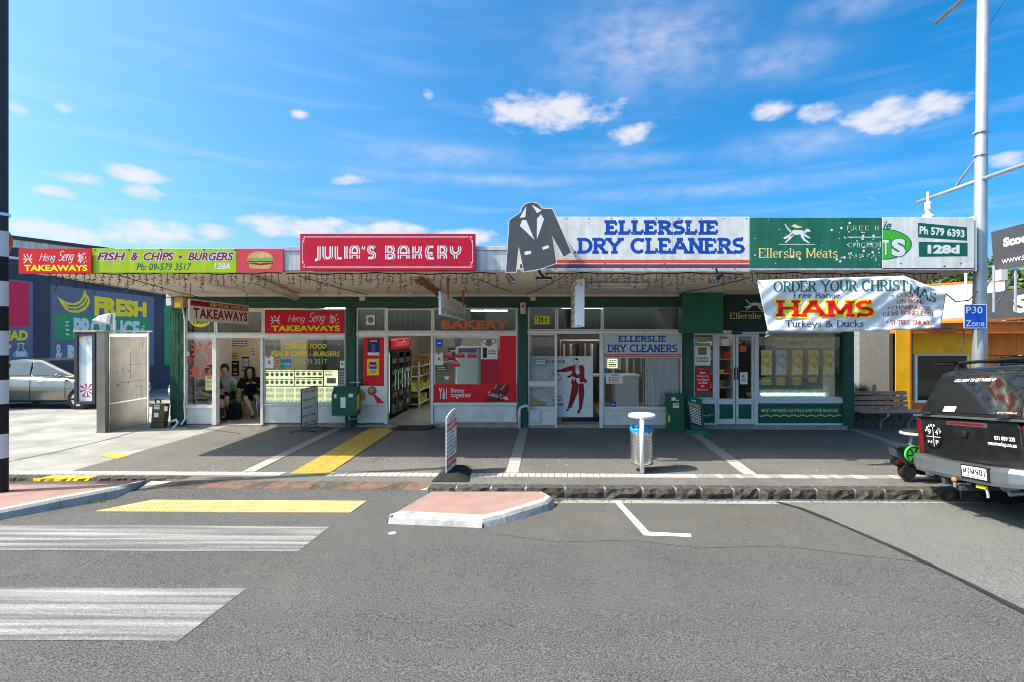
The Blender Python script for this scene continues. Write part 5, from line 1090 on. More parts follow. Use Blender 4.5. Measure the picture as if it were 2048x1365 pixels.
s = board('fascia_sign','rose red fascia sign with a picture of a burger beside the lime sign',(473.5,497.5,567,545),YS,'burger_red')
el_ = lambda cx,cy,rx,ry,a0,a1,n=14: [(cx+rx*math.cos(R(a0+(a1-a0)*i/n)),cy+ry*math.sin(R(a0+(a1-a0)*i/n))) for i in range(n+1)]
mpb = QF(473.5,497.5,567,545,YS)
for nm, mt, pts, d in (('bun_top','bun',el_(.50,.58,.27,.30,0,180),.003),('lettuce','lettuce',[(.21,.50),(.25,.62),(.35,.52),(.42,.66),(.52,.55),(.60,.66),(.68,.55),(.77,.62),(.79,.48),(.6,.44),(.4,.44)][::-1],.0045),('patty','patty',[(.24,.40),(.40,.34),(.52,.30),(.66,.34),(.77,.40),(.76,.47),(.24,.47)],.0055),
    ('cheese','bun',[(.25,.40),(.38,.41),(.5,.36),(.62,.41),(.75,.40),(.75,.425),(.25,.425)],.007),('bun_base','bun',[(.26,.34),(.28,.18),(.34,.14),(.66,.14),(.72,.18),(.75,.34),(.52,.29)],.004)):
    b = MB(); b.sheet(pts, mpb, d); b.build(nm, mt, s)
b = MB()
for i in range(34): a, r_ = random.uniform(15,165), random.uniform(.1,.9); cx, cy = .5+.25*r_*math.cos(R(a)), .60+.26*r_*math.sin(R(a)); b.rect(mpb,cx-.006,cx+.006,cy-.009,cy+.009,.004)
b.build('sesame_print','paper',s)
# bakery sign
YBk = YF - .12
s = board('fascia_sign',"raised crimson JULIA'S BAKERY sign with white border scrolls",(600,468,950,541),YBk,'red_bakery',.08)
mp = QF(600,468,950,541,YBk); b = MB()
for nm, mt, wd, dd in (('lettering','letter_white',.215,.0025),('lettering_inlay','red_bakery',.055,.0055)):
    b = MB(); pen(b,"JULIA'S",sub(mp,.085,.43,.27,.70),*dims(sub(mp,.085,.43,.27,.70)),wv=wd,wh=wd,d=dd,gap=.26,font=DECO); pen(b,"BAKERY",sub(mp,.49,.915,.27,.70),*dims(sub(mp,.49,.915,.27,.70)),wv=wd,wh=wd,d=dd,gap=.30,font=DECO); b.build(nm,mt,s)
b = MB()
for (a0,a1,b0,b1) in ((.035,.965,.925,.935),(.035,.965,.065,.075),(.012,.0145,.22,.78),(.9855,.988,.22,.78),(.04,.96,.895,.90),(.04,.96,.10,.105)): b.rect(mp,a0,a1,b0,b1,.003)
W_, H_ = dims(mp)
for cx, cy, sx_, sy_ in ((.02,.90,1,1),(.98,.90,-1,1),(.02,.10,1,-1),(.98,.10,-1,-1)):
    for q, (ox, oy, r_) in enumerate(((.004,-.02,.030),(-.003,-.12,.022))):
        pts = [((r_*(1-i/26.)*math.cos(i*.42)*sx_)/W_, (r_*(1-i/26.)*math.sin(i*.42)*sy_)/H_) for i in range(22)]
        for (x0_,y0_),(x1_,y1_) in zip(pts,pts[1:]): 
            a_ = (cx+ox*sx_+x0_, cy+oy*sy_+y0_); c_ = (cx+ox*sx_+x1_, cy+oy*sy_+y1_); b.add([mp(a_[0]-.0008,a_[1]-.006,.0035),mp(a_[0]+.0008,a_[1]+.006,.0035),mp(c_[0]+.0008,c_[1]+.006,.0035),mp(c_[0]-.0008,c_[1]-.006,.0035)],[(0,1,2,3)])
b.build('border_scrolls','letter_white',s)
# dry cleaners sign
YC = YF - .06
s = board('fascia_sign','long weathered white ELLERSLIE DRY CLEANERS fascia sign with blue slab letters and a red stripe',(1030,434,1499.5,540),YC,'sign_worn',.06)
mp = QF(1030,434,1499.5,540,YC); b = MB()
q = QF(1213,441,1435,470,YC); pen(b,'ELLERSLIE',q,*dims(q),wv=.27,wh=.24,serif=True,gap=.20); q = QF(1158,476,1487,508,YC); pen(b,'DRY CLEANERS',q,*dims(q),wv=.23,wh=.20,serif=True,gap=.17); b.build('lettering','blue_letter',s)
b = MB(); b.rect(QF(1100,520,1499,527,YC),0,1,0,1,.002); b.build('red_stripe','stripe_red',s); b = MB(); b.rect(QF(1040,529,1499,537,YC),0,1,0,1,.002); b.build('purple_stripe','stripe_purple',s)
b = MB()
for i in range(46): x_, y_ = random.uniform(1240,1496), random.uniform(445,518); r_ = random.uniform(.5,1.6); b.sheet([(math.cos(R(k))*.5+.5,math.sin(R(k))*.5+.5) for k in range(0,360,60)], QF(x_-r_,y_-r_,x_+r_,y_+r_,YC), .0055)
b.build('paint_chips','panel_grey',s); b = MB(); b.rect(QF(1345,434.5,1345.8,540,YC),0,1,0,1,.0012); b.rect(QF(1222,434.5,1222.7,540,YC),0,1,0,1,.0012); b.build('sheet_joint','galv',s)
b = MB()
for i in range(18): b.lathe([(.009,0),(.009,.006)], at(1110+i*22.5,437.5 if i%2 else 537.8,YC)-Vector((0,.003,0)), 6, axis='y')
b.build('screw_heads','charcoal',s)
# jacket cut-out
YJ = YF - .26
s = thing('jacket_sign','giant cut out grey suit jacket sign with white lapels standing above the veranda edge','shop sign',at(1075,545,YJ))
def jp(x, y): p = at(x, y, YJ); return (p.x, p.z)
mj = lambda a, b_, d=0.: Vector((a, YJ-(d*.4 if d > 0 else d), b_))
sc = 2048/ (2048*3.938); J = lambda u, v: (1000+u/3.9385, 400+v/3.9385)      # read off the enlarged view
body = [(42,573),(70,158),(160,95),(170,60),(200,28),(250,14),(295,24),(320,48),(330,64),(415,68),(567,415),(500,458),(413,290),(449,502),(330,545),(185,573),(147,372),(130,573)]
pw = [jp(*J(*p)) for p in body][::-1]
MB().prism(pw, mj, -.03, 0).build('edge_board','letter_white',s)
cx_ = sum(p[0] for p in pw)/len(pw); cy_ = sum(p[1] for p in pw)/len(pw)
def inset(pts, d):
    n = len(pts); out = []
    for i in range(n):
        p, a, c = Vector(pts[i]), Vector(pts[i-1]), Vector(pts[(i+1)%n]); e1 = (p-a).normalized(); e2 = (c-p).normalized(); n1 = Vector((-e1.y,e1.x)); n2 = Vector((-e2.y,e2.x)); m_ = (n1+n2); m_ = m_/max(.35,m_.length)/max(.5,(n1+n2).normalized().dot(n1)); out.append(tuple(p+m_*d))
    return out
b = MB(); b.sheet(inset(pw,.010), mj, .0015); b.build('jacket_face','jacket_grey',s)
b = MB()
for pl in ([(207,50),(155,142),(200,138)],[(250,38),(328,84),(292,106)],[(174,160),(206,160),(272,316),(157,206)],[(322,114),(347,152),(290,314),(291,150)],[(193,410),(243,402),(246,425),(196,437)],[(333,373),(381,358),(385,380),(337,396)]):
    b.sheet([jp(*J(*p)) for p in pl][::-1], mj, .004)
b.build('lapel_panels','letter_white',s)
MB().box(jp(1060,500)[0],jp(1060,500)[0]+.05,YJ+.03,YC-.0,3.5,3.55).build('bracket','galv',s); MB().box(jp(1100,500)[0],jp(1100,500)[0]+.05,YJ+.03,YC-.0,3.9,3.95).build('bracket','galv',s)
# butcher signs
s = board('fascia_sign','flaking green Ellerslie Meats fascia sign with a running dog and gold letters',(1500,436,1764,536.5),YC,'green_board',.05)
b = MB(); dog(b, QF(1565,447,1622,488,YC), .003); b.build('dog_emblem','letter_white',s)
b = MB(); b.sheet([(.30,.80),(.42,.92),(.50,.86),(.60,.80),(.72,.78),(.60,.72),(.46,.72),(.40,.76)],QF(1565,445,1622,486,YC),.0045); b.build('emblem_scarf','gold_letter',s)
b = MB(); b.rect(QF(1557,488.5,1630,489.7,YC),0,1,0,1,.002); b.rect(QF(1695,474,1762,475.5,YC),0,1,0,1,.002); b.build('rule','letter_white',s)
b = MB(); q = QF(1518,497,1675,516,YC); pen(b,'Ellerslie Meats',q,*dims(q),wv=.13,wh=.07,serif=True,gap=.09); q = QF(1694,452,1758,461,YC); pen(b,'FREE R',q,*dims(q),wv=.12,wh=.07,serif=True,gap=.4); q = QF(1697,507,1750,515,YC); pen(b,'taste',q,*dims(q),wv=.12,wh=.07,serif=True,gap=.8,shear=.2); b.build('lettering','gold_letter',s)
b = MB(); q = QF(1696,486,1762,495,YC); pen(b,'CHICKEN',q,*dims(q),wv=.12,wh=.07,serif=True,gap=.15); b.build('word','letter_white',s)
b = MB(); rr = random.Random(5)
for i in range(70):
    x_, y_ = (rr.uniform(1505,1760), rr.uniform(440,530)) if i < 22 else (min(1760,rr.gauss(1712,28)), min(530,rr.gauss(492,20))); r_ = rr.choice([.8,1.2,1.6,2.6]); b.sheet([(math.cos(R(k))*.5+.5,math.sin(R(k))*.5+.5) for k in range(0,360,45)], QF(x_-r_,y_-r_,x_+r_,y_+r_,YC), .006)
b.build('flaked_spots','gold_dark' if 0 else 'paper',s)
s = board('fascia_sign','old white fascia sign with half a green oval and green Ph 579 6393 panel',(1764.5,435.5,1948,539),YC,'sign_worn',.05)
mp = lambda x, y, d=0.: at(x, y, YC) - Vector((0, d*.3, 0))
b = MB(); oval = [(1764.8,519.5)]+[(1764.8+55*math.sin(R(a)) , 489-29.5*-math.cos(R(a))) for a in range(0,181,9)][::-1]
def osh(k, kk): return [(1764.8, 489+kk)] + [(1764.8+k*math.cos(R(a)), 489+kk*math.sin(R(a))) for a in range(80,-81,-8)] + [(1764.8, 489-kk)]
b.add([mp(x,y,.002) for x,y in osh(59,31)],[tuple(range(len(osh(59,31))))]); b.build('oval_outline','letter_green',s)
b = MB(); b.add([mp(x,y,.0035) for x,y in osh(57,29)],[tuple(range(len(osh(57,29))))]); b.build('oval','oval_green',s)
b = MB(); put(b,'S',QF(1783,478,1811,513,YC),.085,0,.005,ref=.05); put(b,'T',QF(1765.2,478,1780,512,YC),.03,0,.005); b.build('letter_outline','letter_green',s)
b = MB(); put(b,'S',QF(1783,478,1811,513,YC),.055,0,.007,ref=.05); put(b,'T',QF(1765.2,480,1778,511,YC),.02,0,.007); b.build('letters','letter_white',s)
b = MB(); put(b,'ie',QF(1765.5,443,1783,459,YC),.02,.4,.003); b.build('script','letter_green',s)
b = MB()
for pts in ([(1836,446),(1934,455),(1934,482),(1836,475)],[(1837,484),(1935,486),(1935,513),(1838,514)]): b.add([mp(x,y,.003) for x,y in pts[::-1]],[(0,1,2,3)])
b.build('number_panel','green_print',s)
b = MB(); put(b,'Ph 579 6393',QC(mp(1839,452,.0),mp(1929,460,.0),mp(1929,476,.0),mp(1839,469,.0)),.035,0,.0055); put(b,'128d',QF(1855,490,1919,508,YC),.06,0,.0055); b.build('lettering','letter_white',s)
fbox(MB(),1499.5,536.8,1948,541,YC,YC+.05).build('fascia_trim','fascia_metal',VR); fbox(MB(),1040,540.3,1499.4,543.5,YC,YC+.05).build('fascia_trim','fascia_metal',VR)
MB().box(XR-.03,XR,YC+.012,YF+.5,3.17,4.07).build('end_panel','timber_shade_trim' if 0 else 'sign_worn',VR)
# framing behind the tall signs, seen only from the side
for x_ in [0.2+i*1.3 for i in range(6)]: MB().tube([(x_,YF+.05,3.9),(x_,YF+1.1,3.35)],.02,6).build('sign_strut','galv',VR)
# roof vent with a dome beyond the sign
v = thing('roof_vent','white roof vent with pipe and low dome above the right end of the veranda','roof vent',(at(1856,433,9.6).x,9.6,3.35)); p = at(1856,433,9.6); zz = lambda y: at(0,y,9.6).z-3.35
MB().lathe([(.10,0),(.10,zz(434)),(.08,zz(430)),(.04,zz(427)),(.02,zz(425))],(0,0,0),18).build('dome','white_paint',v,world=False,smooth=False)
MB().lathe([(.045,zz(428)),(.045,zz(421)),(.058,zz(420)),(.058,zz(407)),(.05,zz(405))],(0,0,0),14).build('valve','white_paint',v,world=False); MB().tube([(0,0,zz(406)),(0,0,zz(384))],.022,10).build('pipe','white_paint',v,world=False)
# ---- things fixed under the veranda
def batten(label, x0, y0, x1, y1, z0, z1, lampmat='tube_off'):
    t = thing('strip_light', label, 'strip light', (x0,y0,z0)); d = Vector((x1-x0,y1-y0,z1-z0)); n = Vector((-d.y,d.x,0)).normalized()*.05; A = Vector((x0,y0,z0)); B = Vector((x1,y1,z1)); u = Vector((0,0,.07))
    MB().hexa([A-n,B-n,B+n,A+n],[A-n*1.6+u,B-n*1.6+u,B+n*1.6+u,A+n*1.6+u]).build('housing','rust' if lampmat == 'brown' else 'soffit',t); MB().tube([A-Vector((0,0,.02)),B-Vector((0,0,.02))],.02,8).build('tube','tube_off',t)
batten('old strip light slanting under the veranda above the takeaway doorway',-5.18,9.15,-5.7,11.8,3.04,2.93)
batten('rusty strip light under the veranda to the left of the hanging bakery sign',-2.33,9.3,-2.45,11.6,3.05,2.97,'brown')
t = thing('strip_light','wide double tube strip light flat under the veranda in front of the dry cleaners','strip light',(1.1,10.2,3.05)); MB().box(.72,1.86,9.95,10.15,3.06,3.12).build('housing','white_paint',t)
for yy in (10.0,10.1): MB().tube([(.75,yy,3.04),(1.83,yy,3.04)],.018,8).build('tube','tube_off',t)
MB().box(.70,.74,9.93,10.17,3.03,3.12).build('end_cap','galv',t); MB().box(1.84,1.88,9.93,10.17,3.03,3.12).build('end_cap','galv',t)
def spot(label, px, py, Y, ang):
    p = at(px,py,Y); t = thing('spotlight', label, 'spotlight', p); MB().tube([p+Vector((-.05,0,.12)),p+Vector((-.02,0,.04))],.016,6).build('arm','black',t)
    d = Vector((math.sin(R(ang)),-.2,-math.cos(R(ang)))).normalized(); MB().tube([p-d*.08,p,p+d*.03,p+d*.1],[.03,.045,.05,.06],12).build('head','black',t); MB().tube([p+d*.101,p+d*.108],.055,12).build('lens','stainless_clean',t)
spot('small black spotlight under the left sleeve of the jacket sign',1019,556,8.55,35); spot('small black spotlight under the veranda just left of the banner',1438,552,8.5,-50)
t = thing('floodlight','flat black floodlight on a bracket under the right side of the jacket sign','floodlight',at(1088,552,8.5)); p = at(1088,552,8.5); MB().box(p.x-.13,p.x+.13,p.y-.06,p.y+.06,p.z-.06,p.z-.02).build('head','black',t,bevel=.01); MB().tube([p+Vector((-.1,0,.14)),p+Vector((-.06,0,.04)),p+Vector((0,0,-.02))],.02,6).build('bracket','black',t); MB().box(p.x-.11,p.x+.11,p.y-.05,p.y+.05,p.z-.066,p.z-.061).build('lens','stainless_clean',t)
t = thing('security_camera','small white dome camera on the soffit over the bakery entrance','camera',at(822,588,11.6)); p = at(822,588,11.6); MB().lathe([(.06,.06),(.06,0),(.045,-.03),(.02,-.045)],p,14).build('dome','white_paint',t); MB().ball(p+Vector((0,-.03,-.01)),.025,8,6).build('lens','black',t)
for lb, px in (('pale junction box on the green lintel over the left end of the bakery window',725),('pale junction box on the green lintel over the number 128 c',1066)):
    p = at(px,598,YW-.05); t = thing('junction_box', lb, 'junction box', p); MB().box(p.x-.06,p.x+.06,p.y-.03,p.y+.02,p.z-.045,p.z+.045).build('box','soffit',t,bevel=.005); MB().tube([p+Vector((-.05,0,.04)),p+Vector((-.12,0,.06)),p+Vector((-.13,0,.14)),p+Vector((-.16,-.05,.19))],.011,6).build('cable','white_paint',t)
p = at(1046,617,YW-.09); t = thing('alarm_box','white alarm box with a red lamp on the green pier between bakery and dry cleaners','alarm',p); MB().box(p.x-.06,p.x+.06,p.y-.03,p.y+.02,p.z-.13,p.z+.13).build('box','white_paint',t,bevel=.008); MB().lathe([(.035,-.045),(.035,-.03)],p+Vector((0,0,.05)),12,axis='y').build('lamp','red_sign',t)
# hanging signs
def hang_sign(name, label, px0, Y0, px1, Y1, ztl, ztr, h0, h1, matn, th=.04):
    a = Vector(((px0-VX)*Y0/F, Y0, ztl)); b_ = Vector(((px1-VX)*Y1/F, Y1, ztr)); mp = QC(a, b_, b_-Vector((0,0,h1)), a-Vector((0,0,h0))); t = thing(name, label, 'hanging sign', (a+b_)/2)
    MB().slab(mp,0,1,0,1,-th,0).build('board',matn,t,bevel=.004); return t, mp, a, b_
t, mp, a, b_ = hang_sign('hanging_sign','white TAKEAWAYS sign with a red FRIED CHICKEN CHINESE FOOD band hanging by chains',379.5,9.95,497.5,11.75,2.815,2.775,.415,.41,'sign_white')
b = MB(); b.rect(mp,.01,.985,.70,.95,.002); b.build('red_band','dark_red',t); b = MB(); put(b,'FRIED CHICKEN  CHINESE FOOD',sub(mp,.31,.975,.74,.91),.012,0,.004); b.build('band_lettering','gold_letter',t)
b = MB(); put(b,'TAKEAWAYS',sub(mp,.05,.97,.13,.62),.035,0,.004,space=1.12); b.build('lettering','dark_red',t)
for q in (mp(.02,1,-.02), mp(.97,1,-.02)): MB().tube([q,q+Vector((.01,.0,.12)),q+Vector((0,.02,.30))],.010,6).build('chain','rust' if q.x < -6.8 else 'black',t)
t, mp, a, b_ = hang_sign('hanging_sign',"narrow white Julia's Bakery hot bread and lunch bar sign hanging edge on from rusty rods",881.8,8.95,931.8,11.6,2.875,2.785,.40,.34,'sign_white')
b = MB(); q = sub(mp,.12,.45,.52,.84); penq(b,"Julia's",q,wv=.11,wh=.07,shear=.25,gap=.05); q = sub(mp,.50,.92,.44,.78); penq(b,'Bakery',q,wv=.11,wh=.07,shear=.25,gap=.05); b.build('script','dark_red',t); b = MB(); put(b,'HOT BREAD AND LUNCH BAR',sub(mp,.04,.985,.10,.36),.03,0,.003); b.build('lettering','oval_green',t)
for s_ in (.22,.86): q = mp(s_,.80,.012); MB().tube([q,q+Vector((0,0,.46 if s_ < .5 else .36))],.022,8).build('rod','rust',t)
t = thing('box_sign','tall narrow grey light box sign hanging end on below the veranda at the cleaners door','hanging sign',(.5,9.3,2.7))
MB().box(.425,.585,8.9,10.7,2.27,3.08).build('box','sign_white',t,bevel=.006)
for k in range(5): MB().box(.415,.424,9.0,10.6,2.36+k*.14,2.40+k*.14).build('side_slat','galv',t)
for k, (a0,a1) in enumerate(((.47,.50),(.53,.545))): MB().box(a0,a1,8.893,8.899,2.285,2.30).build('chip','black',t)
# icicle lights: a cable with dangling strands
def icicles(label, px0, px1, dens=13., ymin=14, ymax=38):
    Y = YF + .02; t = thing('icicle_lights', label, 'string lights', at((px0+px1)/2,548,Y), group='icicle lights along the veranda edge')
    pts = []; x = px0
    while x <= px1: pts.append(at(x, 547.5+1.0*math.sin(x*.09)+.8*math.sin(x*.031), Y-.02)); x += 12
    MB().tube(pts,.010,5).build('cable','black',t); b = MB(); x = px0+3
    while x < px1:
        L = random.uniform(ymin,ymax)*random.choice([.6,1,1,1]); y = 547; cx = x; P0 = [at(cx,y,Y)]
        while y < 547+L: y += random.uniform(4,7); cx += random.uniform(-1.4,1.4); P0.append(at(cx,y,Y))
        b.tube(P0,.0046,3,caps=False)
        for q in P0[1:]:
            for s_ in (-1,1):
                if random.random() < .6: b.tube([q,q+Vector((s_*.035,-.01,-.022 if random.random()<.7 else .02))],[.0045,.0075],3)
        x += dens*random.uniform(.7,1.3)
    o = b.build('strands','light_wire',t); o['kind'] = 'stuff'
icicles('icicle light string below the lime and red takeaway fascia signs, leftmost length',95,566); icicles("icicle light string under the crimson Julia's Bakery sign, second length from the left",572,1000)
icicles('icicle light string under the ELLERSLIE DRY CLEANERS fascia sign, third length from the left',1090,1494,12,10,30); icicles('icicle light string above the banner at the right end of the veranda',1502,1880,12,8,20)
for i, (x0,y0,Y0,x1,y1,Y1) in enumerate(((100,552,8.7,345,597,11.9),(240,552,8.8,420,600,11.95),(600,553,8.8,735,590,12.0),(960,560,8.9,1030,586,11.95),(1130,552,8.8,1052,590,12.0),(1500,556,8.8,1352,588,12.),)):
    A, B = at(x0,y0,Y0), at(x1,y1,Y1); lb = ['left edge of the veranda','takeaway doorway side','space between takeaway and bakery','left side of the jacket sign','space left of the cleaners box sign','green box sign'][i]
    o = MB().tube([A,(A+B)/2-Vector((0,0,.02)),B],.008,5).build('soffit_cable','black',loc=(A+B)/2); tag(o,'thin dark cable slung below the soffit near the '+lb,'cable')
# ---- banner
BN = thing('banner','crumpled white ORDER YOUR CHRISTMAS HAMS vinyl banner, its right corner folding over','banner',at(1700,610,8.35))
tlx,tly,trx,try_,brx,bry,blx,bly = 1514,561,1893,586,1881,657,1536,663
def bmap(u, v, d=0.):
    top = (tlx+(trx-tlx)*u, 560-9*math.sin(min(u,.78)/.78*math.pi*.75)+(0 if u < .775 else (u-.775)/.225*30)); 
    if u < .775: ty = 561-9*u/.775
    else: ty = 552+ (u-.775)/.225*34
    bx = blx+(brx-blx)*u; by = bly+(bry-bly)*u+3.5*math.sin(u*math.pi); x = bx*(1-v)+(tlx+(trx-tlx)*u)*v; y = by*(1-v)+ty*v
    w_ = .020*math.sin(u*21+v*3)+.022*math.sin(u*9-v*7)+.007*math.sin(u*55-v*23)+.008*math.sin(u*37+v*11)*(1-abs(v-.5))
    f = u - (.80 + .17*(1-v))
    fold = .16*math.exp(-(f/.022)**2)*(1-.3*v) + (.10*max(0,f)/.15 if f > 0 else 0)
    Y = 8.33 - w_ - fold - d
    return at(x, y, Y)
nu, nv = 110, 26; b = MB(); b.v = [bmap(i/nu, j/nv) for j in range(nv+1) for i in range(nu+1)]; b.f = [(j*(nu+1)+i, j*(nu+1)+i+1, (j+1)*(nu+1)+i+1, (j+1)*(nu+1)+i) for j in range(nv) for i in range(nu)]; b.m = [0]*len(b.f)
o = b.build('vinyl_sheet','banner',BN,smooth=True); sm = o.modifiers.new('t','SOLIDIFY'); sm.thickness = .002; sm.offset = -1
def bword(txt, px0, py0, px1, py1, **k):
    # placed by the fraction of the banner it covers
    def UV(x, y):
        v = .5
        for _ in range(8):
            lx = blx+(tlx-blx)*v; rx = brx+(trx-brx)*v; u = (x-lx)/(rx-lx); ty = 561-9*u/.775 if u < .775 else 552+(u-.775)/.225*34; by = bly+(bry-bly)*u+3.5*math.sin(u*math.pi); v = (by-y)/(by-ty)
        return u, v
    c = [UV(px0,py0),UV(px1,py0),UV(px1,py1),UV(px0,py1)]
    def mp(a, b_, d=0.):
        u = (c[3][0]*(1-a)+c[2][0]*a)*(1-b_)+(c[0][0]*(1-a)+c[1][0]*a)*b_; v = (c[3][1]*(1-a)+c[2][1]*a)*(1-b_)+(c[0][1]*(1-a)+c[1][1]*a)*b_; return bmap(u, v, d+.003)
    W, H = (px1-px0)*8.33/F, (py1-py0)*8.33/F
    return lambda mb: pen(mb, txt, mp, W, H, **k)
b = MB()
def tr(txt, x0,y0,x1,y1,x2,y2,x3,y3,**k): pass
bword('ORDER YOUR CHRIST',1548,563,1815,584,wv=.17,wh=.08,serif=True,gap=.13,dense=.15)(b)
def bquad(txt, TL, TR, BR, BL, **k):
    def UV(x, y):
        v = .5
        for _ in range(8):
            lx = blx+(tlx-blx)*v; rx = brx+(trx-brx)*v; u = (x-lx)/(rx-lx); ty = 561-9*u/.775 if u < .775 else 552+(u-.775)/.225*34; by = bly+(bry-bly)*u+3.5*math.sin(u*math.pi); v = (by-y)/(by-ty)
        return u, v
    c = [UV(*TL),UV(*TR),UV(*BR),UV(*BL)]
    def mp(a, b_, d=0.):
        u = (c[3][0]*(1-a)+c[2][0]*a)*(1-b_)+(c[0][0]*(1-a)+c[1][0]*a)*b_; v = (c[3][1]*(1-a)+c[2][1]*a)*(1-b_)+(c[0][1]*(1-a)+c[1][1]*a)*b_; return bmap(u, v, d+.004)
    W = math.hypot(TR[0]-TL[0],TR[1]-TL[1])*8.33/F; H = (BL[1]-TL[1])*8.33/F; return lambda mb: pen(mb, txt, mp, W, H, **k)
bquad('MAS',(1820,567),(1873,588),(1870,606),(1819,586),wv=.17,wh=.08,serif=True,gap=.13,dense=.15)(b); b.build('lettering','letter_green',BN)
b = MB(); bword('Free Range',1587,586,1680,596,wv=.18,wh=.11,serif=True,gap=.08,dense=.2)(b); bword('Turkeys & Ducks',1571,641,1727,654,wv=.15,wh=.09,serif=True,gap=.08,dense=.2)(b); b.build('lettering','letter_navy',BN)
b = MB(); bword('HAMS',1556,601,1745,633,wv=.30,wh=.17,serif=True,gap=.16,dense=.1,grow=.06,d=.001)(b); b.build('lettering_outline','yellow',BN)
b = MB(); bword('HAMS',1556,601,1745,633,wv=.30,wh=.17,serif=True,gap=.16,dense=.1,d=.013)(b); b.build('lettering','red_sign',BN)
b = MB()
for tx, bx in (('* COOKED',(1783,589.5,1850,598)),('ON BONE',(1794,600.5,1850,608.5)),('* CHAMPAGNE',(1775,614.5,1862,622.5)),('(SEMI BONELESS)',(1766,625,1866,633)),('* TI-TREE SMOKED',(1773,642,1868,650))): bword(tx,*bx,wv=.17,wh=.09,serif=True,gap=.1,dense=.2)(b)
b.build('lettering','dark_red',BN)
b = MB()
for (x,y) in ((1517,564),(1808,555),(1890,589),(1536,660),(1878,654)): b.lathe([(.014,-.004),(.014,.004)], at(x,y,8.30), 10, axis='y')
b.build('eyelets','galv',BN)
for i, pts in enumerate(([(1516,563,8.3),(1508,553,8.35),(1506,546,8.5)],[(1808,553,8.3),(1806,548,8.5)],[(1536,662,8.3),(1532,668,8.35),(1540,671,8.35),(1530,674,8.35)],[(1892,588,8.2),(1912,604,8.4),(1938,601,8.6),(1955,583,8.62)],[(1880,656,8.2),(1926,660,8.5),(1958,658,8.62)],[(1926,660,8.5),(1929,676,8.5),(1921,704,8.5)])):
    MB().tube([at(*p) for p in pts],.010 if i > 2 else .007,5).build('tie_rope','white_paint' if i == 2 else 'charcoal',BN)
# ------------------------------------------------------------------ street furniture
# lamp and catenary pole
PX, PY = 7.15, 8.74
t = thing('street_pole','tall pale grey steel street pole with cross arms at the veranda end','street pole',(PX,PY,gz(PX)))
MB().tube([(PX,PY,gz(PX)-.1),(PX-.0,PY,2.2),(PX+.02,PY,4.5),(PX+.075,PY,9.5)],[.118,.103,.09,.072],24).build('shaft','galv',t,smooth=True)
MB().tube([at(1835,405,10.2),(PX,PY+.0,4.71)],.032,12).build('cross_arm','galv',t,smooth=True); MB().tube([(PX,PY,4.71),(7.19,7.3,4.71),(7.2,5.4,4.71)],.032,12).build('cross_arm','galv',t,smooth=True)
MB().tube([at(1907,380,9.45)+Vector((0,0,.0)),(PX,PY+.05,5.12)],.018,8).build('brace','galv',t)
MB().tube([at(1872,45,9.8),(7.12,8.9,7.93)],.035,10).build('upper_arm','stainless',t)
for z in (5.12,5.5,3.06): MB().lathe([(.105,-.012),(.105,.012)],(PX+.015,PY,z),20).build('band','galv',t)
MB().tube([at(1972,60,8.8),at(2010,0,8.6)],.004,4).build('wire','charcoal',t)
s = thing('parking_sign','blue square P30 Zone parking sign strapped to the street pole','parking sign',at(1950,633,PY-.13)); YPk = PY-.13; mp = QF(1928,609,1974,657,YPk); MB().slab(mp,0,1,0,1,-.008,0).build('plate_edge','letter_white',s); MB().slab(mp,.03,.97,.03,.97,0,.002).build('plate','blue_sign',s)
b = MB(); put(b,'P30',sub(mp,.10,.80,.62,.90),.0,0,.004); put(b,'Zone',sub(mp,.08,.88,.08,.33),.0,0,.004); b.build('lettering','letter_white',s)
# belisha pole at the left edge
Yb = 7.05; bx = (3-VX)*Yb/F
t = thing('beacon_pole','black and white banded crossing beacon pole on the left traffic island','beacon pole',(bx,Yb,0)); zz = lambda y: CAM_H-(y-VY)*Yb/F
ys = [983,916,868,808,760,711,662,613,563,514,463]
for i, (a, c) in enumerate(zip(ys, ys[1:])): MB().tube([(bx,Yb,zz(a)),(bx,Yb,zz(c))],.072,20).build('band','black' if i % 2 == 0 else 'white_paint',t,smooth=False)
MB().tube([(bx,Yb,zz(463)),(bx,Yb,7.1)],.068,20).build('shaft','charcoal',t)
MB().lathe([(.09,-.02),(.09,.02)],(bx,Yb,zz(430)),20).build('collar','stainless_clean',t)
MB().lathe([(.20,-.012),(.20,.012)],(bx-.145,Yb+.09,zz(482)),30,axis='y').build('disc','orange_letter',t)
MB().ball((bx,Yb,7.3),.2,16,12).build('globe','orange_letter',t)
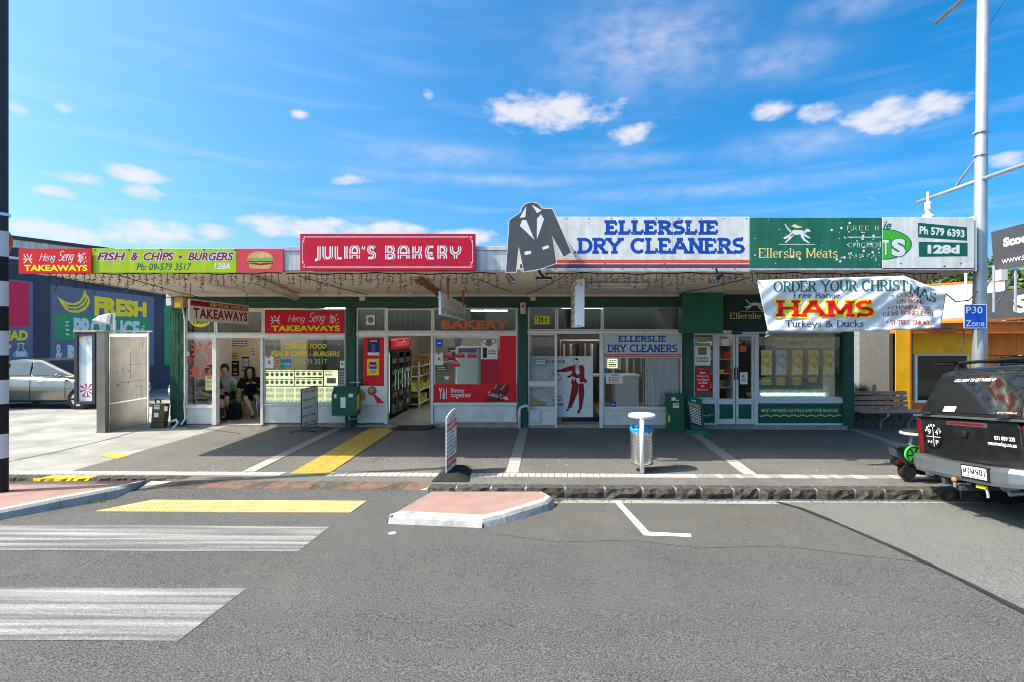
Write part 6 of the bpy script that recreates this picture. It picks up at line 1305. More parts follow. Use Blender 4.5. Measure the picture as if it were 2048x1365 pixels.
# litter bin
def bin_(label, X, Y):
    t = thing('litter_bin', label, 'litter bin', (X,Y,gz(X,Y))); 
    MB().tube([(-.03,-.19,-.02),(-.03,-.19,.84)],.036,14).build('post','white_paint',t,world=False,smooth=True)
    MB().lathe([(.2,.845),(.215,.855),(.215,.885),(.19,.90)],(0,0,0),36).build('lid','white_paint',t,world=False,bevel=.003)
    b = MB(); b.lathe([(.178,.12),(.178,.145),(.18,.62),(.18,.66),(.172,.66),(.172,.13)],(0,0,0),36); b.build('basket','stainless_clean',t,world=False,smooth=True)
    h = MB()
    for i in range(40):
        for j in range(18):
            a = 2*math.pi*(i+.5*(j%2))/40; z = .2+j*.022; r_ = .1815; e = .055; h.add([(r_*math.cos(a-e),r_*math.sin(a-e),z),(r_*math.cos(a),r_*math.sin(a),z-.006),(r_*math.cos(a+e),r_*math.sin(a+e),z),(r_*math.cos(a),r_*math.sin(a),z+.006)],[(0,1,2,3)])
    o = h.build('perforations','charcoal',t,world=False); o['kind'] = 'stuff'
    l = MB(); n = 30; l.v = []
    for k, (r_, z) in enumerate(((.183,.625),(.187,.66),(.185,.685),(.165,.68),(.15,.6))):
        for i in range(n): a = 2*math.pi*i/n; q = r_+.006*math.sin(i*2.3+k); l.v.append(Vector((q*math.cos(a),q*math.sin(a),z+.014*math.sin(i*1.7)*(k in (0,2)))))
    l.f = [(k*n+i,k*n+(i+1)%n,(k+1)*n+(i+1)%n,(k+1)*n+i) for k in range(4) for i in range(n)]; l.m = [0]*len(l.f); l.build('bin_liner','liner_blue',t,world=False,smooth=True)
    MB().box(-.045,-.015,-.19,-.1,.3,.34).build('bracket','white_paint',t,world=False); return t
bin_('round perforated steel litter bin with a blue liner under a white disc lid', 1.455, 8.32)
# bakery flag sign
t = thing('pavement_sign',"upright white and red Julia's BAKERY blade sign in a black rubber base at the kerb",'pavement sign',(-1.52,7.95,gz(-1.52)))
a, b_ = Vector((-1.535,7.78,1.0)), Vector((-1.475,8.28,1.03)); zlo = .09
mp = QC((a.x,a.y,.93),(b_.x,b_.y,.985),(b_.x,b_.y,zlo),(a.x,a.y,zlo)); MB().prism([(0,0),(1,0),(1,.97),(.9,1.0),(.6,1.02),(.25,1.0),(0,.96)],mp,-.012,0).build('board','sign_white',t)
b = MB(); b.rect(mp,.01,.99,.695,.835,.0015); b.rect(mp,.01,.99,.06,.215,.0015); b.build('red_panel','red_sign',t)
b = MB(); penq(b,'Julia',sub(mp,.2,.85,.86,.965),wv=.14,wh=.09,shear=.2,gap=.05,d=.003)
for i, s_ in enumerate(('HOT PIES','PASTRIES','FILLED ROLLS','CREAM CAKES','SANDWICHES','COFFEE')): z = .655-i*.072; put(b,s_,sub(mp,.22,.94 if len(s_)>8 else .75,z-.045,z),.02,0,.003); b.rect(mp,.06,.16,z-.035,z-.01,.003)
b.build('lettering','letter_black',t); b = MB(); put(b,'BAKERY',sub(mp,.08,.92,.725,.805),.03,0,.0032); put(b,'OPEN',sub(mp,.1,.5,.09,.18),.03,0,.0032); put(b,'NOW',sub(mp,.55,.92,.11,.18),.03,0,.0032); b.build('panel_lettering','letter_white',t)
c0 = Vector((-1.50,7.9,gz(-1.5))); MB().hexa([c0+Vector(v) for v in ((-.24,-.30,0),(.34,-.30,0),(.28,.42,0),(-.2,.42,0))],[c0+Vector(v) for v in ((-.10,-.22,.085),(.14,-.22,.085),(.14,.40,.085),(-.10,.40,.085))]).build('base','black_rubber',t,bevel=.02)
# takeaway sandwich board
t = thing('pavement_sign','white OPEN NOW Chinese Food Burgers Fish & Chips board on wire feet outside the takeaways','pavement sign',(-5.35,11.5,gz(-5.4)))
a, b_ = on(603,862), on(636,853); a = Vector(((603-VX)*11.25/F,11.25,.13)); b_ = Vector(((635.5-VX)*11.85/F,11.85,.13)); mp = QC(a+Vector((0,0,.83)),b_+Vector((0,0,.85)),b_,a); MB().slab(mp,0,1,0,1,-.02,0).build('frame','charcoal',t,bevel=.003); MB().slab(mp,.04,.96,.02,.98,0,.004).build('face','paper',t)
b = MB(); put(b,'OPEN NOW',sub(mp,.1,.93,.86,.95),.02,0,.006); put(b,'OPEN 7 DAYS',sub(mp,.1,.93,.04,.13),.02,0,.006); b.build('red_lettering','red_sign',t)
b = MB()
for i, (s_, w_) in enumerate((('Chinese Food',.9),('Burgers',.62),('Fish & Chips',.85))): z = .74-i*.21; put(b,s_,sub(mp,.14,w_,z-.08,z),.012,0,.006); b.rect(mp,.07,.11,z-.06,z-.02,.006)
b.build('lettering','letter_black',t)
for q in (.12,.88): p = mp(q,0,-.01); MB().tube([p,Vector((p.x,p.y,gz(p.x)+.02))],.012,6).build('leg','charcoal',t); MB().tube([(p.x-.24,p.y-.05,gz(p.x)+.015),(p.x,p.y,gz(p.x)+.05),(p.x+.24,p.y+.05,gz(p.x)+.015)],.012,6).build('foot','charcoal',t)
# green mail box on a post, green cabinet, butcher's sign
t = thing('mail_box','scuffed green metal letter box with a sloping top on a bracket by the bakery pier','mail box',(-4.0+.02,11.6,0)); Ym = 11.55; X0, X1 = (663-VX)*Ym/F, (712-VX)*Ym/F; z = lambda y: CAM_H-(y-VY)*Ym/F
b = MB(); pr = [(Ym,z(789)),(Ym,z(832)),(Ym+.28,z(832)),(Ym+.28,z(775)),(Ym+.12,z(775))]; n = len(pr)
b.add([(X0,y,zz_) for y,zz_ in pr]+[(X1,y,zz_) for y,zz_ in pr],[tuple(range(n)),tuple(range(2*n-1,n-1,-1))]+[(i,n+i,n+(i+1)%n,(i+1)%n) for i in range(n)]); b.build('box','mailbox_green',t,bevel=.008,fix=True)
for (x0,y0,x1,y1) in ((668,785,673,793),(681,791,691,812),(697,784,706,791)): MB().slab(QF(x0,y0+4,x1,y1+4,Ym),0,1,0,1,0,.002).build('sticker','paper',t)
MB().slab(QC((X1+.001,Ym+.04,z(793)),(X1+.001,Ym+.2,z(790)),(X1+.001,Ym+.2,z(820)),(X1+.001,Ym+.04,z(823))),0,1,0,1,0,.002).build('sticker','yellow_sign',t)
MB().tube([((X0+X1)/2+.05,Ym+.18,z(832)),((X0+X1)/2+.05,Ym+.18,z(842)),((X0+X1)/2+.15,Ym+.4,z(844))],.025,8).build('bracket','galv',t); MB().tube([((712-VX)*Ym/F,Ym+.28,z(768)),((712-VX)*Ym/F-.25,Ym+.28,z(768))],.014,6).build('rail','galv',t)
MB().tube([((690-VX)*Ym/F,Ym+.3,z(833)),((690-VX)*Ym/F,Ym+.3,gz(-4)),],.03,8).build('post','green_pier',t)
t = thing('utility_cabinet','dark green metal utility cabinet against the pier between cleaners and butcher','utility cabinet',(2.7,11.75,gz(2.7))); Yc = 11.65; X0, X1 = (1336-VX)*Yc/F, (1369-VX)*Yc/F; z = lambda y: CAM_H-(y-VY)*Yc/F
MB().box(X0,X1,Yc,Yc+.25,gz(2.7)-.01,z(791)).build('body','cabinet_green',t,bevel=.01); MB().box(X0-.015,X1+.015,Yc-.015,Yc+.27,z(793),z(790)).build('lid','cabinet_green',t,bevel=.004)
for (x0,y0,x1,y1,m_) in ((1346,807,1358,816,'paper'),(1343,795,1351,802,'panel_grey'),(1337,831,1340,845,'yellow_sign'),(1353,800,1357,803,'paper')): MB().slab(QF(x0,y0,x1,y1,Yc),0,1,0,1,0,.003).build('sticker',m_,t)
MB().slab(QF(1348,809,1357,812,Yc),0,1,0,1,.003,.004).build('sticker_print','coral',t)
t = thing('pavement_sign','tilted dark green butcher pavement sign with white print on a green rubber base','pavement sign',(3.25,11.6,gz(3.2)))
a = Vector((3.02,11.75,.80)); b_ = Vector((3.30,11.45,.72)); c_ = Vector((3.36,11.42,-.01)); d_ = Vector((3.14,11.72,.03)); mp = QC(a,b_,c_,d_); MB().slab(mp,0,1,0,1,-.02,0).build('panel','letter_green',t,bevel=.003); b = MB(); b.rect(mp,.06,.94,.14,.70,.001); b.build('text_panel','letter_black',t)
b = MB(); lines(b,sub(mp,.1,.9,.2,.68),10,a0=.05,a1=.95,b0=0,b1=1,d=.003); b.build('writing','letter_white',t); b = MB(); penq(b,'Ellerslie Meats',sub(mp,.12,.9,.74,.80),wv=.16,wh=.1,d=.003); b.rect(mp,.12,.9,.70,.712,.003); b.build('lettering','gold_letter',t); b = MB(); dog(b,sub(mp,.35,.65,.84,.94)); b.build('dog_emblem','letter_white',t)
c0 = Vector((3.22,11.5,gz(3.2))); MB().hexa([c0+Vector(v) for v in ((-.33,-.10,0),(.20,-.28,0),(.34,.05,0),(-.2,.28,0))],[c0+Vector(v) for v in ((-.24,-.03,.07),(.12,-.14,.07),(.18,.02,.07),(-.12,.16,.07))]).build('base','green_board',t,bevel=.012)
# small fittings along the shopfront
p = at(1070,835,YW-.03); t = thing('letter_slot','white plastic letter box plate on the panel under the narrow cleaners window','letter box',p); MB().box(p.x-.115,p.x+.115,YW-.05,YW-.006,p.z-.12,p.z+.12).build('plate','white_paint',t,bevel=.008); MB().box(p.x-.06,p.x+.06,YW-.053,YW-.051,p.z-.01,p.z+.05).build('flap','panel_grey',t)
o = MB().tube([at(1064,817,YW-.1),at(1052,812,YW-.12),at(1041,816,YW-.13),at(1039,824,YW-.13),at(1039,858,YW-.13)],.034,10).build('downpipe','white_paint',loc=at(1039,840,YW-.13),smooth=True); tag(o,'bent white drain pipe at the foot of the pier between bakery and cleaners','pipe')
o = MB().tube([at(352,612,YW-.12),at(366,618,YW-.12),at(370,640,YW-.12),at(370,790,YW-.12),at(369,812,YW-.14),at(371,838,YW-.14),at(362,850,YW-.2)],.022,8).build('downpipe','white_paint',loc=at(370,740,YW-.12),smooth=True); tag(o,'thin white pipe running down the green corner pier of the takeaways','pipe')
o = MB().tube([at(341,844,YW-.2),at(352,840,YW-.2),at(356,846,YW-.2),at(352,852,YW-.2),at(346,857,YW-.3)],.03,8).build('elbow_pipe','white_paint',loc=at(352,845,YW-.2),smooth=True); tag(o,'short white elbow pipe at the foot of the takeaway corner pier','pipe')
p = at(361,606,YW-.16); t = thing('meter_box','rusty pink and yellow meter box at the top of the takeaway corner pier','meter box',p); MB().box(p.x-.10,p.x+.10,p.y-.06,p.y+.09,p.z-.12,p.z+.12).build('box','bun',t,bevel=.006); MB().box(p.x-.07,p.x+.05,p.y-.064,p.y-.061,p.z-.1,p.z-.0).build('cover','yellow_sign',t)
o = MB().box(fx(341),fx(351),YW-.14,YW-.08,fz(612),fz(590)).build('vent_box','white_paint',loc=(fx(346),YW-.1,fz(600))); tag(o,'white box at the very top left corner of the takeaway pier','vent')
b = MB(); rr = random.Random(3)
for i in range(5):
    x0_ = fx(348+i*5); pts = [(x0_+rr.uniform(-.008,.008), YW-.1-rr.uniform(0,.03), z_) for z_ in [2.7-j*.22 for j in range(12)]]; b.tube(pts,.009,5,caps=False)
o = b.build('cable_bundle','mailbox_green',loc=(fx(357),YW-.1,1.5)); tag(o,'bundle of green painted cables climbing the takeaway corner pier','cables')
m = on(0,0) if 0 else None
o = MB().hexa([(-3.62,11.62,gz(-3)+.003),(-2.72,11.62,gz(-3)+.003),(-2.62,12.03,gz(-3)+.003),(-3.45,12.03,gz(-3)+.003)],[(-3.60,11.64,gz(-3)+.02),(-2.74,11.64,gz(-3)+.02),(-2.64,12.02,gz(-3)+.05),(-3.43,12.02,gz(-3)+.05)]).build('door_mat','black_rubber',loc=(-3.1,11.8,0)); tag(o,'black rubber ramp mat at the bakery doorway','door mat')
# phone booth
BT = thing('phone_booth','stainless steel phone booth with a dented blank panel and a side poster case','phone booth',(-9.55,11.3,gz(-9.5)))
def bb(nm, x0,x1,y0,y1,z0,z1,m_,bv=.006): return MB().box(x0,x1,y0,y1,z0,z1).build(nm,m_,BT,bevel=bv)
Za = gz(-9.5); Z2 = 2.22
bb('corner_post',-9.66,-9.475,11.18,11.26,Za,Z2-.02,'stainless'); bb('corner_post',-9.64,-9.54,12.42,12.5,Za,Z2-.02,'stainless')
pn = MB().hexa([(-9.52,11.262,Za),(-9.475,11.262,Za),(-9.515,12.419,Za),(-9.56,12.419,Za)],[(-9.52,11.262,Z2-.05),(-9.475,11.262,Z2-.05),(-9.515,12.419,Z2-.05),(-9.56,12.419,Z2-.05)]).build('side_panel','stainless',BT)
Q_ = QC((-9.474,11.27,Z2-.06),(-9.514,12.41,Z2-.06),(-9.514,12.41,Za),(-9.474,11.27,Za))
b = MB(); b.slab(Q_,.0,1,.965,.995,0,.02); b.slab(Q_,0,1,.278,.290,0,.014); b.slab(Q_,.0,.025,0,.965,0,.016); b.slab(Q_,.975,1,0,.965,0,.016); b.build('trim','stainless_clean',BT)
b = MB()
for (x_,y_) in ((.2,.60),(.34,.625),(.48,.60),(.2,.47),(.48,.475),(.70,.42),(.84,.42),(.70,.33),(.84,.33),(.84,.375)): b.sheet([(x_+.013*math.cos(R(k)),y_+.007*math.sin(R(k))) for k in range(0,360,45)],Q_,.002)
for (a0,a1,b0,b1) in ((.53,.538,.52,.80),(.53,.97,.665,.668),(.2,.97,.485,.488),(.86,.868,.82,.90),(.2,.26,.455,.462)): b.rect(Q_,a0,a1,b0,b1,.002)
b.build('bolt_holes','black',BT)
bb('roof',-9.67,-9.47,11.17,12.51,Z2-.03,Z2+.005,'stainless'); bb('roof_edge',-10.2,-9.675,11.23,11.38,Z2-.03,Z2-.0,'bun',.003)
# poster case
YP = 11.30; X0, X1 = (153-VX)*YP/F, (195-VX)*YP/F; zt, zb2 = CAM_H-(665-VY)*YP/F, CAM_H-(808-VY)*YP/F
b = MB(); b.box(X0,X0+.07,YP-.06,YP+.06,zb2,zt); b.box(X1-.07,X1,YP-.06,YP+.06,zb2,zt); b.box(X0+.07,X1-.07,YP-.06,YP+.06,zt-.07,zt); b.box(X0+.07,X1-.07,YP-.06,YP+.06,zb2,zb2+.06); b.build('poster_case','charcoal',BT,bevel=.006)
mp = QC((X0+.07,YP-.02,zt-.07),(X1-.07,YP-.02,zt-.07),(X1-.07,YP-.02,zb2+.06),(X0+.07,YP-.02,zb2+.06)); MB().slab(mp,0,1,0,1,-.02,0).build('poster','paper',BT)
b = MB(); b.sheet([(0,.96),(.62,1),(.05,1)],mp,.002); b.build('poster_print','bun',BT); b = MB(); b.sheet([(0,.62),(.48,.53),(1,.64),(1,.78),(.55,.97),(0,.9)],mp,.001); b.build('poster_print','mural_pale',BT); b = MB(); b.sheet([(.0,.90),(.0,.985),(.35,.985),(.98,.70),(.98,.62)],mp,.0015); b.build('poster_print','paper',BT)
b = MB()
for i in range(8):
    a_ = R(i*45+10); ca, sa = math.cos(a_), math.sin(a_); W_,H_ = dims(mp); r0, r1 = .02, .145+.02*(i%2); w_ = .022
    b.sheet([(.55+(r0*ca-w_*.2*-sa)/W_, .165+(r0*sa-w_*.2*ca)/H_),(.55+(r1*ca+w_*sa)/W_, .165+(r1*sa-w_*ca)/H_),(.55+(r1*ca-w_*sa)/W_, .165+(r1*sa+w_*ca)/H_),(.55+(r0*ca-w_*.2*sa)/W_,.165+(r0*sa+w_*.2*ca)/H_)],mp,.003)
b.build('burst_emblem','magenta',BT); b = MB(); put(b,'Spark',sub(mp,.3,.82,.045,.085),.015,0,.003); b.build('lettering','magenta',BT)
t = thing('lamp_fitting','weathered white floodlight on a thin post rising behind the phone booth','floodlight',(-10.1,12.9,2.1)); Yl = 12.9; MB().tube([at(226,668,Yl),at(226,628,Yl)],.035,8).build('post','galv',t)
b = MB(); p = at(214,640,Yl); b.hexa([p+Vector(v) for v in ((-.30,-.12,-.02),(.10,-.12,-.10),(.10,.12,-.10),(-.30,.12,-.02))],[p+Vector(v) for v in ((-.12,-.10,.10),(.14,-.10,.16),(.14,.10,.16),(-.12,.10,.10))]); b.build('head','goods_white',t,bevel=.02); MB().ball(p+Vector((-.08,0,-.06)),(.18,.11,.06),14,8).build('lens','fascia_metal',t,smooth=True)
# brown box
t = thing('brown_box','short brown metal bollard box with white stickers and a bent lid beside the takeaway corner','utility box',(on(320,856).x,11.8,gz(-8.6))); Yq = 11.75; p0 = at(303,852,Yq); 
b = MB(); A = lambda x,y,Y: at(x,y,Y); b.hexa([A(300,856,Yq),A(327,856,Yq),A(336,851,Yq+.25),A(309,851,Yq+.25)],[A(301,846,Yq),A(328,846,Yq),A(337,842,Yq+.25),A(310,842,Yq+.25)]); b.build('foot','brown_box',t,bevel=.005)
b = MB(); b.hexa([A(302,845.5,Yq),A(327,845.5,Yq),A(337,841,Yq+.25),A(312,841,Yq+.25)],[A(305,809,Yq),A(331,809,Yq),A(340,807,Yq+.25),A(314,807,Yq+.25)]); b.build('body','brown_box',t,bevel=.005)
for (x0,y0,x1,y1) in ((308,810,319,819),(308,826,317,835)): MB().slab(QF(x0,y0,x1,y1,Yq-.01),0,1,0,1,0,.003).build('sticker','paper',t)
MB().slab(QF(328,813,335,823,Yq-.01),0,1,0,1,0,.003).build('sticker','paper',t); MB().tube([A(312,807,Yq),A(310,800,Yq),A(320,800,Yq),A(322,806,Yq)],.018,6).build('lid_wire','charcoal',t)
MB().slab(QF(309,812,318,814,Yq-.014),0,1,0,1,0,.003).build('sticker_print','coral',t)
# bench
BE = thing('bench','slatted grey timber bench on steel legs against the stone wall right of the butcher','bench',(7.7,12.0,gz(7.7))); Yn = 12.0
zs = fz(822,Yn); X0, X1 = fx(1708,Yn), fx(1842,Yn)
for k in range(5): y = Yn-.35+k*.095; MB().box(X0,X1,y,y+.075,zs-.01,zs+.02).build('seat_slat','wood_grey',BE,bevel=.005)
for k, py in enumerate((786,796,806,815)):
    z_ = fz(py,Yn+.2); MB().box(X0,fx(1823,Yn),Yn+.16-k*.02,Yn+.19-k*.02,z_-.045,z_+.04).build('back_slat','wood_grey',BE,bevel=.005)
for px in (1760,1815):
    x_ = fx(px,Yn); MB().tube([(x_,Yn-.3,zs-.02),(x_,Yn-.28,zs-.1),(x_,Yn-.1,zs-.18),(x_,Yn-.02,zs-.3),(x_,Yn-.05,gz(x_))],.026,8).build('leg','galv',BE,smooth=True); MB().box(x_-.03,x_+.03,Yn+.18,Yn+.23,zs-.1,fz(772,Yn) if px == 1760 else fz(784,Yn)).build('upright','wood_grey',BE,bevel=.004)
# hedge tuft behind the bench
b = MB(); rr = random.Random(2); c0 = Vector((fx(1725,12.6),12.6,.75))
for i in range(260):
    a = rr.uniform(0,6.28); r_ = rr.uniform(0,.22); base = c0+Vector((r_*math.cos(a),r_*math.sin(a)*.4,-.1)); tip = base+Vector((rr.uniform(-.22,.22),rr.uniform(-.12,.12),rr.uniform(.12,.36))); n = Vector((rr.uniform(-1,1),rr.uniform(-1,1),0)).normalized()*.007
    b.add([base-n,base+n,tip],[(0,1,2)])
t = thing('grass_plant','spiky green grass plant behind the left end of the bench','plant',c0); o = b.build('blades','leaf',t); o['kind'] = 'stuff'
MB().box(c0.x-.3,c0.x+.5,12.45,12.8,.35,.66).build('planter','stone_wall',t,bevel=.01)
# ------------------------------------------------------------------ supermarket wall on the left
SM = thing('supermarket_building','big navy blue supermarket wall painted with food murals beyond the forecourt','supermarket',(-17,19,-.3))
W0 = Vector((-17.40,18.30,0)); Wd = Vector((1.33,3.0,0)).normalized()
def wp(px):                                     # distance along the wall seen at photo column px
    k = (px-VX)/F; return (k*W0.y - W0.x)/(Wd.x - k*Wd.y)
def wz(px, py): Y = (W0 + Wd*wp(px)).y; return CAM_H-(py-VY)*Y/F
def wm(px, py): s = wp(px); p = W0+Wd*s; return Vector((p.x,p.y,wz(px,py)))
def WQ(x0,yt0,yb0,x1,yt1,yb1): return QC(wm(x0,yt0),wm(x1,yt1),wm(x1,yb1),wm(x0,yb0))
nrm = Wd.cross(Vector((0,0,1))).normalized(); A = W0-Wd*7.5; B = W0+Wd*14
def wall_seg(nm, a, b_, z0, z1, o0, o1, m_, bev=0): return MB().hexa([a+nrm*o0+Vector((0,0,z0)),b_+nrm*o0+Vector((0,0,z0)),b_+nrm*o1+Vector((0,0,z0)),a+nrm*o1+Vector((0,0,z0))],[a+nrm*o0+Vector((0,0,z1)),b_+nrm*o0+Vector((0,0,z1)),b_+nrm*o1+Vector((0,0,z1)),a+nrm*o1+Vector((0,0,z1))]).build(nm,m_,SM)
wall_seg('wall',A,B,-1.2,5.0,0,-.3,'wall_navy'); wall_seg('wall',A-Wd*0+nrm*-.3,A-nrm*12,-1.2,5.0,0,.01,'wall_navy'); wall_seg('roof',A-nrm*.31,B-nrm*.31,4.9,5.0,0,-12,'roof_iron')
wall_seg('eave',A-Wd*.3,B,5.0,5.24,.25,-.4,'fascia_metal'); wall_seg('gutter',A-Wd*.3,B,5.24,5.36,.36,.1,'charcoal')
wall_seg('strip_light',A+Wd*2,W0+Wd*1.9,4.62,4.70,.10,.02,'white_paint'); wall_seg('wall_kerb',W0+Wd*2.5,B,-.6,-.12,.12,.0,'mural_blue')
def mural(q, m_, nm='mural_panel', d=.01): b = MB(); b.slab(q,0,1,0,1,0,d); return b.build(nm,m_,SM)
mural(WQ(13,558,742,66,564.5,742),'mural_blue'); mural(WQ(13,561,655,58,567,653),'mural_red',d=.015)
mural(WQ(101,569.5,730,308,595,732),'mural_blue'); mural(WQ(109.5,627.5,680.5,300,637.5,681),'mural_green',d=.015); mural(WQ(285,689,726,300,690,728),'mural_red',d=.015); mural(WQ(329,597,731,348,598,731),'mural_green')
def words(s_, q, m_, bold=.03, d=.02): b = MB(); put(b, s_, q, bold, 0, d); return b.build('mural_lettering',m_,SM)
words('FRESH',WQ(189,592,632,293,605,635),'mural_yellow',.06); words('PRODUCE',WQ(147,635,678,279,643,678),'mural_pale',.05); words('MEAT',WQ(135,690,731,262,693,731),'mural_pale',.05)
words('&',WQ(111,688,725,125,690,725),'mural_pale',.02); words('BREAD',WQ(-22,662,683,56,661,681),'mural_yellow',.05); words('Y',WQ(6,690,712,24,690,712),'mural_pale',.05); words('S',WQ(2,574,622,17,575,622),'mural_pale',.04)
def mpoly(pts, m_, nm='mural_picture', d=.02): b = MB(); b.add([wm(*p)+nrm*d*.3 for p in pts],[tuple(range(len(pts)))]); return b.build(nm,m_,SM)
zz_ = lambda u, v: (u*.3077, 440+v*.3077)
for pts in ([(372,497),(382,505),(430,535),(480,545),(520,525),(540,490),(545,465),(555,458),(558,480),(575,500),(585,530),(575,560),(550,590),(510,604),(460,602),(425,585),(395,545)],): mpoly([zz_(*p) for p in pts],'mural_yellow')
for pts in ([(400,524),(440,552),(490,556),(530,536),(552,500),(556,505),(545,535),(505,566),(450,566)],[(412,548),(445,574),(500,578),(545,556),(568,512),(571,520),(555,562),(510,588),(450,588)]): mpoly([zz_(*p) for p in pts],'mural_blue',d=.026)
for c_ in ((437,665,-25),(435,688,-8),(437,715,8),(439,745,22)): mpoly([zz_(c_[0]+14*math.cos(R(k)),c_[1]+c_[2]*.2*math.cos(R(k))+6*math.sin(R(k))) for k in range(0,360,40)],'mural_pale')
for c_ in ((932,694),(926,712),(926,755)): mpoly([zz_(c_[0]+10*math.cos(R(k)),c_[1]+6*math.sin(R(k))) for k in range(0,360,40)],'mural_pale')
b = MB(); out = [zz_(*p) for p in [(112,800),(158,800),(158,812),(152,815),(152,835),(180,870),(180,890),(88,890),(88,870),(118,835),(118,815),(112,812)]]
mpoly(out,'mural_pale'); mpoly([zz_(*p) for p in [(120,808),(150,808),(146,813),(146,838),(172,872),(172,884),(96,884),(96,872),(124,838),(124,813)]],'mural_blue',d=.026); mpoly([zz_(*p) for p in [(108,855),(160,855),(166,868),(166,884),(102,884),(102,868)]],'mural_pale',d=.03)
wl = [('F',(341,645,656)),('&',(341,665,675))]
words('F',WQ(340,644,660,344,644,660),'mural_pale',.03)

# ------------------------------------------------------------------ white block wall, ice cream parlour, tree
WB = thing('block_wall_building','old white painted block building with rusty streaks between the shops and the orange shopfront','building',(8.5,15,0))
def courses(A, B, z0, z1, h=.24, piece=.85):
    A, B = Vector(A), Vector(B); L_ = (B-A).length; u = (B-A)/L_; q = QC(A+Vector((0,0,z1)),B+Vector((0,0,z1)),B+Vector((0,0,z0)),A+Vector((0,0,z0))); H = z1-z0; z = 0; k = 0
    MB().slab(q,0,1,0,1,-.3,-.012).build('wall','mortar',WB)
    while z < H-.05:
        z2 = min(z+h,H); x = 0
        while x < L_-.01:
            x2 = min(x+piece*(1. if x > 0 or k%2 else .5), L_); MB().slab(q,(x+.002)/L_,(x2-.002)/L_,(z+.004)/H,(z2-.004)/H,-.02,random.uniform(0,.010)).build('block','block_white',WB); x = x2
        z = z2; k += 1
courses((fx(1690,15.9),15.9,0),(fx(1747,15.9),15.9,0),-.3,3.6); courses((fx(1747,16.5),16.5,0),(fx(1800,14.5),14.5,0),-.3,3.55)
wa, wb_ = at(1800,580,16.5), at(2010,556,14.55); wa.z = wb_.z = 0; courses(wa,wb_,1.9,3.6,.3,1.1)
q = QC(wa+Vector((0,0,3.66)),wb_+Vector((0,0,3.66)),wb_+Vector((0,0,3.6)),wa+Vector((0,0,3.6))); MB().slab(q,0,1,0,1,-.3,.04).build('coping','timber_shade_trim',WB)
st = thing('stone_wall','low dark basalt retaining wall behind the bench','stone wall',(8,12.5,0)); x = fx(1706,12.45)
for k in range(2):
    x = fx(1706,12.45)+(-.1 if k else 0)
    while x < 8.9:
        l = random.uniform(.22,.4); MB().box(x,x+l-.015,12.42-random.uniform(0,.03),12.65,-.1+k*.2,.09+k*.2).build('stone','stone_wall',st,bevel=.02); x += l
MB().box(fx(1706,12.45),8.95,12.45,12.66,-.12,.32).build('core','mortar',st)
IP = thing('parlour_building','low shop clad in bright orange upright boards with recessed windows and a charcoal awning','shop building',(11,14.3,0)); YO = 14.2
def boards(x0, x1, z0, z1, y, m_='timber_orange', w_=.115):
    x = x0
    while x < x1-.01:
        x2 = min(x+w_, x1); MB().box(x+.002,x2-.002,y-random.uniform(0,.006),y+.02,z0,z1).build('board',m_,IP); x = x2
ztop = fz(645,YO); boards(fx(1791,YO),fx(1820,YO),-.2,ztop,YO); boards(fx(1826,YO+.25),fx(1951,YO+.25),fz(709,YO+.25),ztop,YO+.25); boards(fx(1938,YO+.25),fx(1953,YO+.25),-.2,fz(710,YO+.25),YO+.25); boards(fx(1966,YO+.25),16.,fz(711,YO+.25),ztop,YO+.25,'timber_shade_trim'); boards(fx(1966,YO+.25),fx(1994,YO+.25),-.2,fz(712,YO+.25),YO+.25,'timber_shade_trim')  # boards right of the pole: awning shade put into a darker orange
MB().box(fx(1820,YO)+.002,fx(1820,YO)+.03,YO-.004,YO+.25,-.2,ztop).build('reveal','timber_shade_trim',IP)
MB().box(fx(1791,YO),16,YO+.3,YO+.36,-.2,fz(800,YO+.3)).build('wall','timber_shade_trim',IP); MB().box(fx(1791,YO)-.03,16,YO-.03,YO+.3,ztop,ztop+.04).build('capping','timber_shade_trim',IP); MB().box(fx(1791,YO),16,YO+.021,YO+.24,ztop-.3,ztop-.001).build('soffit','timber_shade_trim',IP)
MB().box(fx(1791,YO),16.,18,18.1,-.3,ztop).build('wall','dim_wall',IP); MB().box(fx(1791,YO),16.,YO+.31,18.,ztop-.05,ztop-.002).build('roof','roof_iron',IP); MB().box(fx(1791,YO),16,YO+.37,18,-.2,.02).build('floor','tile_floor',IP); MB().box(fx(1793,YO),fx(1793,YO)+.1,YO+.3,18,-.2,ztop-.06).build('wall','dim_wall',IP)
def pwin(px0, py0, px1, py1, m_='white_frame'):
    y = YO+.30; X0, X1, Z0, Z1 = fx(px0,y), fx(px1,y), fz(py1,y), fz(py0,y); fr = .07; b = MB(); b.box(X0,X0+fr,y-.04,y+.04,Z0,Z1); b.box(X1-fr,X1,y-.04,y+.04,Z0,Z1); b.box(X0+fr,X1-fr,y-.04,y+.04,Z0,Z0+fr); b.box(X0+fr,X1-fr,y-.04,y+.04,Z1-fr*.5,Z1)
    w_ = b.build('window',m_,IP,bevel=.004); MB().box(X0+fr-.01,X1-fr+.01,y-.004,y+.004,Z0+.05,Z1-.02).build('pane','tint_glass',w_)
pwin(1828,709,1938,806); pwin(1993,712,2120,806,'timber_shade_trim')
MB().box(fx(1851,YO+.4),fx(1855,YO+.4),YO+.36,YO+.42,fz(806,YO+.4),fz(710,YO+.4)).build('mullion','white_frame',IP)
tt = thing('cafe_table','round yellow cafe table top just inside the orange shop window','table',(fx(1858,YO+.8),YO+.8,0)); MB().lathe([(.32,.98),(.32,1.01)],(0,0,0),24).build('top','yellow',tt,world=False); MB().tube([(0,0,0),(0,0,.98)],.03,8).build('leg','charcoal',tt,world=False)
